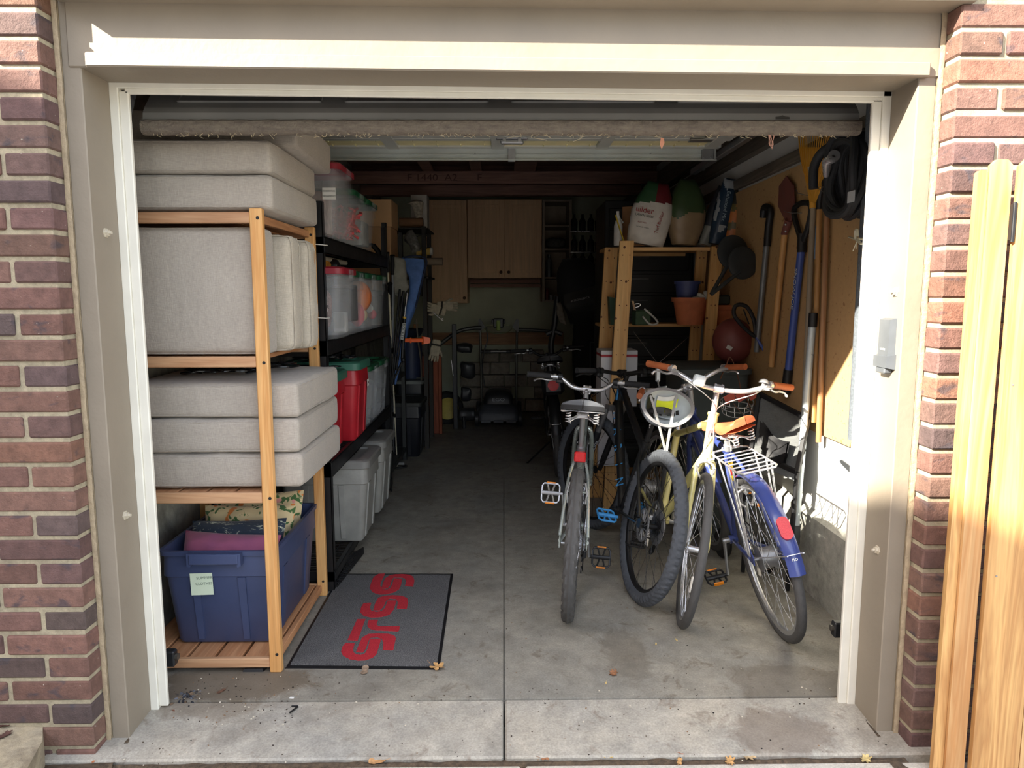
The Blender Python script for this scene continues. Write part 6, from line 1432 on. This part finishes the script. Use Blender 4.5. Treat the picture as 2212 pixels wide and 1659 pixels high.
P('side', G().box(.458, .488, 6.12, 6.6, 1.39, 2.57, .002), grw, t_); P('side', G().box(.772, .802, 6.12, 6.6, 1.39, 2.57, .002), grw, t_); P('back', G().box(.488, .772, 6.58, 6.6, 1.39, 2.57), grw, t_)
for z in (1.39, 1.66, 1.99, 2.26, 2.55): P('shelf', G().box(.488, .772, 6.13, 6.58, z, z+.02, .001), grw, t_)
g = G().lathe([(0, 0), (.035, 0), (.036, .17), (.028, .2), (.014, .215), (.014, .235), (.018, .24), (.018, .27), (0, .27)], (.545, 6.25, 1.68), n=20); S('metal_bottle', g, M((120, 124, 126), .35, .6), 'grey metal bottle standing in the open shelf unit', 'bottle')
v_, f_ = rbox((.63, 6.32, 2.08), (.11, .12, .07), 3, 10, 0, .02, 3); S('fabric_bundle', G().add(v_, f_), M((84, 80, 74), .7, var=.4, scale=30), 'crumpled grey bundle on a middle level of the open shelf unit', 'fabric')
for k, (x, h_) in enumerate(((.52, .14), (.57, .06), (.62, .05))): S('small_jar', G().lathe([(0, 0), (.022, 0), (.022, h_*.8), (.014, h_*.9), (.014, h_), (0, h_)], (x, 6.2, 1.41), n=14), M(((120, 50, 50), (160, 160, 156), (170, 170, 166))[k], .3), ('narrow red bottle on the lowest level of the open shelf unit', 'small pale jar next to the narrow red bottle', 'second small pale jar, to the right on the lowest shelf')[k], 'jar')
# lawn mower
mk_ = M((46, 48, 52), .4); mg = M((84, 88, 96), .45); lime = M((150, 176, 72), .5)
t_ = T('lawn_mower', 'dark electric push mower facing the opening, in the middle of the back', 'lawn mower', (-.06, 5.6, 0))
g = G(); shell(g, [(.20, .26, .05, .06), (.235, .30, .06, .075), (.235, .30, .06, .15), (.20, .26, .06, .21), (.17, .2, .05, .25)], True, True); P('deck', g.xf(MX.Translation((-.06, 5.72, 0))), mg, t_)
g = G(); 
for k in (-1, 0, 1): g.box(-.06+k*.14-.055, -.06+k*.14+.055, 5.41, 5.43, .055, .085, .004)
P('front_trim', g, M((92, 96, 104), .5), t_)
g = G(); shell(g, [(.17, .17, .05, .24), (.165, .17, .06, .30), (.14, .14, .06, .37), (.08, .1, .05, .40)], True, True); hd_ = P('motor_hood', g.xf(MX.Translation((-.06, 5.70, 0))), mk_, t_)
TX('maker_lettering', 'EGO', .05, (-.06, 5.525, .30), (1, 0, 0), (0, .25, 1), M((150, 152, 158), .4), hd_, .001, sx=1.4); TX('deck_lettering', 'POWER', .02, (-.06, 5.415, .15), (1, 0, 0), (0, 0, 1), M((110, 112, 116), .5), hd_)
for x in (-.30, .18):
    for y, r in ((5.5, .09), (5.98, .11)): P('wheel', G().lathe([(.02, -.02), (r*.7, -.022), (r*.9, -.026), (r, -.015), (r, .015), (r*.9, .026), (r*.7, .022), (.02, .02)], (x, y, r), (1, 0, 0), 28), mk_, t_)
P('handle_tube', G().tube([(.145, 5.95, .2), (.15, 5.92, .8), (.154, 5.9, 1.1)], .0135, 10), M((96, 96, 90), .35, .6), t_)
hl = P('handle_tube', G().tube([(-.26, 5.95, .2), (-.268, 5.92, .8), (-.272, 5.9, 1.1)], .0135, 10), M((96, 96, 90), .35, .6), t_)
for x, s_ in ((-.272, 1), (.154, -1)): P('grip', G().hull([V((x-s_*.02, 5.9+y, z)) for y in (-.02, .02) for z in (1.03, 1.18)]+[V((x+s_*.0, 5.9+y, 1.20)) for y in (-.02, .02)]+[V((x+s_*.055, 5.9+y, 1.10)) for y in (-.02, .02)]), mk_, hl)
P('bail', G().tube(cr([(-.22, 5.88, 1.09), (-.17, 5.87, 1.045), (-.06, 5.86, 1.03), (.05, 5.87, 1.045), (.10, 5.88, 1.09)], 6), .007, 8).tube([(-.2, 5.9, 1.12), (.09, 5.9, 1.12)], .010, 8), M((128, 134, 96), .4), hl)
P('control_box', G().box(-.12, .0, 5.84, 5.92, 1.09, 1.20, .012).box(-.14, .02, 5.86, 5.90, 1.14, 1.19, .008), mk_, hl); P('power_key', G().box(-.082, -.038, 5.83, 5.85, 1.06, 1.18, .006), lime, hl)
P('crossbar', G().tube([(-.27, 5.91, .81), (.15, 5.91, .81)], .018, 12), mk_, hl); P('fold_latch', G().tube([(-.15, 5.895, .815), (.03, 5.895, .815)], .011, 10), M((150, 150, 148), .35, .4), hl)
P('cable', G().tube(cr([(-.20, 5.88, 1.1), (-.19, 5.86, .95), (-.23, 5.86, .8), (-.25, 5.88, .6), (-.22, 5.86, .4)], 6), .008, 8), mk_, hl)
# snow blower with yellow wheel
t_ = T('snow_blower', 'dark two stage snow blower with a yellow rimmed wheel behind the wooden crate', 'snow blower', (-.55, 5.6, 0))
c = A(965, 881, Y=5.7); wl = P('tire', G().lathe([(.10, -.05), (.17, -.055), (.19, -.03), (.19, .03), (.17, .055), (.10, .05)], c, (.3, -1, 0), 32), rubber, t_); P('rim', G().lathe([(0, .03), (.03, .032), (.03, .045), (.10, .05), (.125, .062), (.125, .05)], c, (.3, -1, 0), 32), M((206, 186, 96), .45), wl)
P('handle_tube', G().tube(cr([A(u, v, Y=5.75) for u, v in ((940, 752), (962, 735), (990, 716), (1020, 709), (1040, 708))], 6), .022, 10), M((76, 78, 76), .4, .3), t_)
P('side_handle', G().tube(cr([A(u, v, Y=6.2) for u, v in ((1118, 712), (1150, 713), (1195, 716))], 4), .02, 10), M((76, 78, 76), .4, .3), t_)
P('mast', G().beam(A(981, 700, Y=5.4), A(985, 928, Y=5.4), .05, .05, (0, 1, 0), .006), mk_, t_)
for k, (u, v, a, b_) in enumerate(((1003, 752, .09, .05), (1010, 800, .08, .09), (1006, 850, .06, .08), (1008, 895, .10, .07))):
    c = A(u, v, Y=5.5); v_, f_ = rbox(c, (a, .08, b_), 4, 8, 0, .02, k); P(('engine_cover', 'engine', 'gearbox', 'auger_housing')[k], G().add(v_, f_), mk_, t_)
P('skid', G().tube([A(1002, 900, Y=5.4), A(1003, 926, Y=5.4)], .02, 8), mk_, t_); P('control_rod', G().tube([A(975, 778, Y=5.3), A(979, 812, Y=5.3)], .006, 8), chrome, t_)
# boards, crate
redw = WOOD((158, 84, 54), (132, 66, 44), 'z', .7)
c0, c1 = A(902, 940, Y=5.1), A(947, 768, Y=5.1); g = G().box(c0.x, c1.x, 5.1, 5.5, 0, c1.z, .004).box(c1.x, c1.x+.03, 5.07, 5.12, 0, c1.z, .003); S('wooden_crate', g, redw, 'tall reddish brown wooden crate beside the black bins', 'crate')
for (u0, u1, v0, v1, Y, mt, lb) in ((917, 934, 605, 770, 5.3, M((84, 34, 30), .7), 'dark red board standing upright behind the hanging gloves'), (893, 905, 700, 862, 4.9, WOOD((176, 120, 66), (150, 98, 54), 'z'), 'orange tan board leaning upright next to the dark red one'), (906, 912, 560, 640, 5.4, black, 'narrow black upright board under the paper tubes')):
    a, e = A(u0, v0, Y=Y), A(u1, v1, Y=Y); S('upright_board', G().box(a.x, e.x, Y, Y+.04, max(e.z, .0) if v1 < 850 else 0, a.z, .003), mt, lb, 'board')
g = G().tube([A(899, 690, Y=4.6), A(903, 735, Y=4.6), A(909, 778, Y=4.6), A(914, 940, Y=4.6)], .008, 8); S('thin_pole', g, M((120, 112, 96), .5), 'thin grey pole running down in front of the tan board', 'pole')
# second rack with boxes and tubes
t_ = T('grey_rack', 'second steel rack carrying the big cardboard boxes', 'rack', (-1.17, 3.55, 0)); rk = M((58, 60, 60), .4, .5)
for x in (-1.46, -.905):
    for y in (3.0, 3.86): P('post', G().box(x, x+.035, y, y+.004, 0, 2.0).box(x if x < -1 else x+.031, x+.004 if x < -1 else x+.035, y, y+.035, 0, 2.0), rk, t_)
for z in (.12, .8, 1.50): P('shelf', G().box(-1.46, -.875, 3.0, 3.895, z-.04, z, .003), rk, t_)
card = M((214, 172, 124), .8, var=.08, scale=6); card2 = M((202, 160, 116), .8, var=.1, scale=6)
def carton(x0, x1, y0, y1, z0, z1, mt, lab, lbl=None):
    t_ = T('cardboard_box', lab, 'box', ((x0+x1)/2, (y0+y1)/2, z0)); P('carton', G().box(x0, x1, y0, y1, z0, z1, .004), mt, t_); P('tape', G().box((x0+x1)/2-.025, (x0+x1)/2+.025, y0-.0008, y1+.0008, z1-.09, z1+.0008), M((196, 160, 112), .35), t_)
    if lbl: l = P('shipping_label', G().box(x0+.02, x0+.13, y0-.0015, y0-.0006, z1-.12, z1-.04), white, t_); TX('printed_text', 'SHIP 4-03', .018, (x0+.075, y0-.002, z1-.095), (1, 0, 0), (0, 0, 1), black, l)
carton(-1.30, -.915, 3.50, 3.88, 1.502, 2.015, card2, 'lower tan cardboard box with white label on the second rack', True)
carton(-1.28, -.905, 3.51, 3.86, 2.018, 2.235, card, 'upper plain cardboard box stacked on the labelled one')
g = G().box(-.885, -.73, 4.6, 4.8, A(860, 498, Y=4.5).z+.013, 2.42, .004); S('white_carton', g, M((206, 200, 188), .7), 'white carton beyond the cardboard boxes, under the beams', 'box')
def roll(u0, u1, v, r, Y, mt, lab, cap=None):
    a, e = A(u0, v, Y=Y), A(u1, v, Y=Y); t_ = T('paper_tube', lab, 'tube', ((a.x+e.x)/2, Y, a.z-r)); P('tube', G().tube([a, e], r, 24), mt, t_)
    if cap: P('end_cap', G().tube([e-V((.02, 0, 0)), e+V((.004, 0, 0))], r*1.03, 24), cap, t_)
roll(863, 914, 481, .045, 4.5, M((150, 112, 80), .8), 'thick brown paper roll beside the stacked cardboard boxes')
roll(900, 934, 543, .036, 4.4, M((196, 164, 84), .6), 'yellow roll with pale end ring above the long tube', M((206, 204, 190), .5))
roll(895, 956, 565, .036, 4.6, M((148, 132, 112), .7), 'long grey brown tube sticking out under the yellow roll')
a, e = A(860, 498, Y=4.5), A(907, 470, Y=4.5)
S('side_shelf', G().box(-1.45, -.70, 4.35, 4.95, a.z-.0, a.z+.012, .002).box(-1.45, -.70, 4.35, 4.95, 1.62, 1.64, .002).box(-.76, -.72, 4.35, 4.39, 0, 2.1, .002).box(-.77, -.73, 4.9, 4.95, 0, 2.1, .002).box(-1.45, -1.41, 4.35, 4.39, 0, 2.1, .002), M((50, 46, 42), .7), 'dark shelf stand that holds the paper rolls', 'shelf')
S('wire_loop', G().tube(cr([A(u, v, Y=4.3) for u, v in ((900, 512), (915, 505), (926, 515), (926, 530), (914, 540), (902, 530))], 5), .004, 6), black, 'loop of black cable hanging beside the tall cabinet', 'cable')
S('plastic_wrap', drape([(878, 500, 892, 500, 4.3), (872, 515, 900, 512, 4.3), (880, 530, 908, 528, 4.3), (892, 545, 908, 542, 4.3)], .05, jit=.02, seed=4), M((120, 120, 114), .3, var=.4, scale=40), 'crumpled clear plastic wrap hanging from the dark shelf stand', 'plastic')
S('paper_scrap', drape([(872, 444, 890, 436, 4.4), (880, 440, 905, 432, 4.4), (892, 446, 914, 440, 4.4), (897, 470, 911, 470, 4.4)], .03, jit=.015, seed=8), M((176, 166, 146), .7, var=.4, scale=40), 'torn pale wrapping paper in front of the white carton', 'paper')
# black bins
blk2 = M((26, 28, 36), .4)
tote((-.94, 4.22, 0), .195, .27, .50, blk2, 'black storage bin with lid on the floor beyond the metal shelving', M((40, 42, 40), .5), ribs=2, lid_h=.04, name='black_bin', cat='bin')
tote((-.93, 4.74, .0), .14, .16, .62, blk2, 'second black bin, behind the lidded one and left of the crate', M((120, 124, 120), .5), ribs=0, name='black_bin', cat='bin')
c = A(889, 800, Y=4.95); S('blue_barrel', G().lathe([(0, 0), (.10, 0), (.11, .3), (.115, .62), (.11, .66), (0, .66)], (c.x, 4.95, .35), n=28), M((46, 58, 92), .5), 'dark blue plastic barrel standing on the shelf behind the camp chair', 'barrel')
c = A(879, 708, Y=4.6); S('blue_bowl', G().lathe([(0, 0), (.05, .0), (.105, .05), (.12, .10), (.11, .11), (0, .09)], (c.x, 4.95, 1.02), n=28), M((34, 42, 60), .5), 'dark blue bowl on top of the blue barrel', 'bowl')
# gloves
def glove(u, v, Y, s_, lab, rot, col=(196, 184, 160)):
    c = A(u, v, Y=Y); m = MX.Translation(c) @ MX.Rotation(rot, 4, 'Y') @ MX.Scale(s_, 4); g = G(); t_ = T('work_glove', lab, 'glove', c)
    v_, f_ = rbox((0, 0, 0), (.05, .018, .06), 3.5, 8, 0, .004, 3, m); g.add(v_, f_)
    v_, f_ = rbox((0, 0, .08), (.045, .02, .035), 4, 8, 0, .004, 4, m); g.add(v_, f_)
    for k in range(4): x = -.037+.025*k; g.tube([m @ V((x, 0, -.045)), m @ V((x*1.1, -.01, -.09)), m @ V((x*1.15, -.02, -.12+.01*abs(k-1.5)))], [.0125*s_, .012*s_, .008*s_], 8)
    g.tube([m @ V((.045, 0, .01)), m @ V((.07, -.01, -.02)), m @ V((.078, -.02, -.05))], [.014*s_, .013*s_, .009*s_], 8)
    P('palm', g, M(col, .85, var=.2, scale=30), t_); P('cuff_strap', G().add(*rbox((0, -.002, .06), (.048, .022, .010), 5, 8, 0, 0, 0, m)), M((60, 54, 48), .8), t_)
glove(941, 668, 4.9, .95, 'pale work glove hanging highest by the tall cabinet', 1.9); glove(967, 661, 4.92, .95, 'second pale glove sticking out sideways under the tall cabinet', -1.5); glove(940, 757, 4.9, 1.0, 'pale glove hanging on top of the wooden crate', .2)
S('metal_hook', G().tube(cr([A(u, v, Y=4.85) for u, v in ((936, 675), (945, 683), (953, 690), (957, 692), (955, 687))], 4), .0035, 6), chrome, 'small shiny hook dangling below the highest glove', 'hook')
# orange clamp
t_ = T('orange_clamp', 'bright orange plastic clamp arm sticking out from the camp chair', 'clamp', A(900, 735, Y=3.4)); orm = M((255, 104, 34), .4)
a, e = A(872, 735, Y=3.4), A(916, 735, Y=3.4); P('bar', G().beam(a, e, .035, .032, (0, 0, 1), .006).beam(a+V((.05, 0, 0)), a+V((.065, 0, 0)), .042, .044, (0, 0, 1), .004), orm, t_)
P('jaw', G().hull([e+V(q) for q in ((0, -.03, .03), (0, -.03, -.03), (.05, -.02, .022), (.055, 0, 0), (.05, -.02, -.022), (0, .03, .03), (0, .03, -.03), (-.02, 0, .035), (-.02, 0, -.035))]), orm, t_)
# camp chair
t_ = T('camp_chair', 'folded camping rocker chair with grey and blue fabric by the end of the metal shelving', 'chair', A(858, 985, Y=3.15)); tb_ = M((36, 36, 38), .35, .4); gfab = M((136, 134, 124), .85, var=.15, scale=20); bfab = M((78, 112, 172), .7, var=.25, scale=14)
P('blue_back', drape([(868, 556, 916, 560, 3.45), (866, 572, 918, 574, 3.45), (882, 600, 914, 606, 3.45), (884, 630, 905, 640, 3.45), (876, 665, 896, 672, 3.45), (868, 700, 884, 706, 3.45), (850, 760, 872, 764, 3.4), (842, 800, 862, 806, 3.35), (840, 828, 856, 830, 3.3)], .05, seed=2), bfab, t_)
P('back_edge', G().tube(cr([A(u, v, Y=3.42) for u, v in ((872, 556), (900, 553), (921, 562), (916, 590), (906, 630), (897, 665))], 6), .008, 8), M((30, 40, 66), .7), t_)
P('grey_seat', drape([(834, 555, 846, 553, 3.2), (836, 568, 872, 560, 3.2), (843, 590, 878, 585, 3.2), (844, 612, 880, 605, 3.2), (846, 622, 884, 622, 3.2), (850, 635, 866, 640, 3.2)], .06, seed=5), gfab, t_)
P('grey_flap', drape([(840, 622, 852, 620, 3.15), (841, 650, 853, 650, 3.15), (842, 690, 850, 692, 3.15)], .02, seed=6), M((86, 86, 84), .85), t_)
for k, (p, q) in enumerate((((864, 625), (843, 860)), ((872, 628), (848, 830)), ((880, 630), (856, 800)), ((872, 775), (843, 835)), ((843, 700), (846, 960)))): P('tube', G().tube([A(*p, Y=3.15), A(*q, Y=3.1)], .009, 8), tb_, t_)
a, e = A(880, 633, Y=3.1), A(874, 684, Y=3.1); P('piston_rod', G().tube([a, e], .0055, 8), chrome, t_); P('collar', G().tube([e, e+(e-a)*.08], .014, 12), M((214, 170, 50), .5), t_)
f_ = e+(e-a)*.08; cyl_ = P('piston', G().tube([f_, A(869, 775, Y=3.1)], .0135, 12), black, t_); l0, l1 = A(873, 698, Y=3.085), A(868, 733, Y=3.085)
P('sticker', G().tube([l0, l1], .0145, 14), M((196, 198, 196), .5), cyl_); TX('sticker_text', 'ROCKER', .028, l0.lerp(l1, .5)+V((0, -.0156, 0)), l1-l0, V((1, 0, 0)), black, cyl_, .0004, sx=1.1)
P('joint', G().ball(A(871, 778, Y=3.09), .02, 10).ball(A(843, 858, Y=3.08), .018, 10), black, t_)
# trekking poles
for k, (p, q, mt, lb) in enumerate((((838, 585), (858, 985), M((226, 216, 190), .35, .2), 'pale trekking pole leaning nearest the end of the metal shelving'), ((848, 590), (851, 978), M((150, 154, 160), .35, .3), 'grey speckled trekking pole behind the pale one'), ((843, 640), (846, 930), M((60, 62, 66), .3, .5), 'darkest trekking pole, half behind the shelving post'))):
    t_ = T('trekking_pole', lb, 'trekking pole', A(*q, Y=2.95+.05*k)); Y = 2.95+.05*k; a, e = A(*p, Y=Y), A(q[0], q[1]+22, Z=.012); P('shaft', G().tube([a, a.lerp(e, .5), e], [.0075, .0065, .005], 10), mt, t_)
    d_ = (a-e).normalized(); P('grip', G().tube([a-d_*.01, a+d_*.06, a+d_*.12, a+d_*.14], [.012, .017, .015, .019], 12), black, t_); P('clamp', G().tube([a.lerp(e, .36), a.lerp(e, .385)], .0125, 10).tube([a.lerp(e, .7), a.lerp(e, .72)], .011, 10), black, t_); P('basket', G().lathe([(0, 0), (.022, .002), (.024, .006), (0, .006)], a.lerp(e, .94), d_, 14), black, t_)
S('black_strap', G().tube(cr([A(u, v, Y=2.98) for u, v in ((790, 532), (803, 528), (815, 540), (822, 560), (826, 600))], 6), .028, 8, flat=.4).tube(cr([A(u, v, Y=2.95) for u, v in ((806, 530), (818, 545), (824, 565))], 4), .02, 8), black, 'thick black strap bunched over the far end of the metal shelving', 'strap')
t_ = T('foot_pump', 'small black and chrome pump lying on the floor at the foot of the trekking poles', 'pump', A(858, 1012, Z=0)); c = A(856, 1010, Z=0); P('barrel', G().tube([c+V((-.04, 0, .035)), c+V((.07, 0, .035))], .014, 10), chrome, t_); P('pedal', G().tube(cr([c+V((-.04, -.05, .01)), c+V((.05, -.05, .01)), c+V((.09, 0, .012)), c+V((.05, .03, .012)), c+V((-.04, .03, .01))], 5, True), .009, 8, closed=True), black, t_)
# hanging bags on the right of the back
t_ = T('gear_bag', 'large black padded bag hanging at the back right of the garage', 'bag', A(1250, 690, Y=4.7)); 
P('body', drape([(1215, 560, 1262, 556, 4.7), (1203, 590, 1300, 585, 4.7), (1206, 640, 1306, 640, 4.7), (1225, 680, 1304, 680, 4.7), (1232, 700, 1300, 700, 4.7)], .16, seed=3), M((40, 40, 41), .8), t_)
fl = P('flap', drape([(1218, 636, 1304, 612, 4.55), (1220, 660, 1302, 645, 4.52), (1234, 676, 1296, 668, 4.55)], .03, seed=9), M((58, 58, 56), .7), t_)
a, e = A(1235, 651, Y=4.45), A(1272, 642, Y=4.45); TX('bag_lettering', '#STRONGBACK', .026, (a+e)/2, e-a, (0, 0, 1), M((176, 176, 176), .5), fl, .0006, sx=1.0)
t_ = T('garment_bag', 'long black bag hanging below and behind the padded bag', 'bag', A(1260, 880, Y=4.9)); P('body', drape([(1240, 690, 1300, 690, 4.9), (1236, 760, 1302, 760, 4.9), (1240, 840, 1300, 840, 4.9), (1246, 890, 1292, 890, 4.9)], .12, seed=13), M((34, 35, 36), .8), t_); P('tube_frame', G().tube([A(1275, 740, Y=4.75), A(1275, 860, Y=4.75)], .006, 6).tube([A(1275, 740, Y=4.75), A(1304, 738, Y=4.75)], .006, 6), M((70, 72, 74), .4), t_)
S('pale_cloth', drape([(1203, 655, 1214, 652, 4.9), (1203, 675, 1219, 678, 4.9), (1208, 695, 1223, 702, 4.9)], .03, seed=7), M((140, 132, 118), .8, var=.3, scale=30), 'pale cloth scrap hanging left of the padded bag', 'cloth')
# glass rack
t_ = T('bottle_rack', 'dark wire rack of glossy glass bottles above the padded bag', 'rack', (.85, 4.9, 1.8)); gm = M((26, 28, 30), .08, spec=.9); n_ = 0
for v in (500, 545, 580):
    P('wire_tier', G().tube([A(1232, v, Y=4.9), A(1302, v, Y=4.9)], .004, 6).tube([A(1232, v, Y=5.05), A(1302, v, Y=5.05)], .004, 6), chrome, t_)
    for u in (1240, 1258, 1276, 1292):
        c = A(u, v, Y=4.98); P('glass_bottle', G().lathe([(0, .005), (.034, .005), (.036, .10), (.014, .14), (.014, .17), (0, .17)], c, n=16), gm, t_)
P('post', G().box(1.02, 1.05, 4.88, 4.92, .6, 2.3, .002), dkm, t_)
S('garden_chute', G().tube(cr([A(u, v, Y=5.0) for u, v in ((1190, 905), (1196, 800), (1190, 750), (1198, 700), (1204, 640))], 5), .03, 10).tube(cr([A(u, v, Y=5.0) for u, v in ((1180, 722), (1196, 716), (1214, 722))], 4), .025, 8), mk_, 'upright dark blower tube standing at the back, left of the padded bag', 'tool')
# ================================================================= LIGHT
w = bpy.data.worlds.new('world'); sc.world = w; w.use_nodes = True; nt = w.node_tree; nt.nodes.clear()
o = nt.nodes.new('ShaderNodeOutputWorld'); bg = nt.nodes.new('ShaderNodeBackground'); sk = nt.nodes.new('ShaderNodeTexSky')
sk.sky_type = 'NISHITA'; sk.sun_disc = False; sk.sun_elevation = math.atan2(1.07, math.hypot(1.6, 1)); sk.sun_rotation = math.atan2(-1.6, -1); sk.air_density = 1.0; sk.dust_density = 2.0; sk.ozone_density = 1.0
wc = mixc(nt, .42, sk.outputs[0], (3.1, 2.8, 2.45)); nt.links.new(wc, bg.inputs[0]); nt.links.new(bg.outputs[0], o.inputs[0]); bg.inputs[1].default_value = .50
sd = bpy.data.lights.new('sun', 'SUN'); so = bpy.data.objects.new('sun', sd); COL.objects.link(so)
sd.energy = 11.5; sd.angle = math.radians(.6); sd.color = (1, .93, .80)
so.rotation_euler = SUN.to_track_quat('-Z', 'Y').to_euler(); so.location = (-8, -4, 6)
sc.view_settings.view_transform = 'Standard'; sc.view_settings.look = 'None'; sc.view_settings.gamma = 1; sc.view_settings.use_curve_mapping = False
sc.view_settings.exposure = 1.0
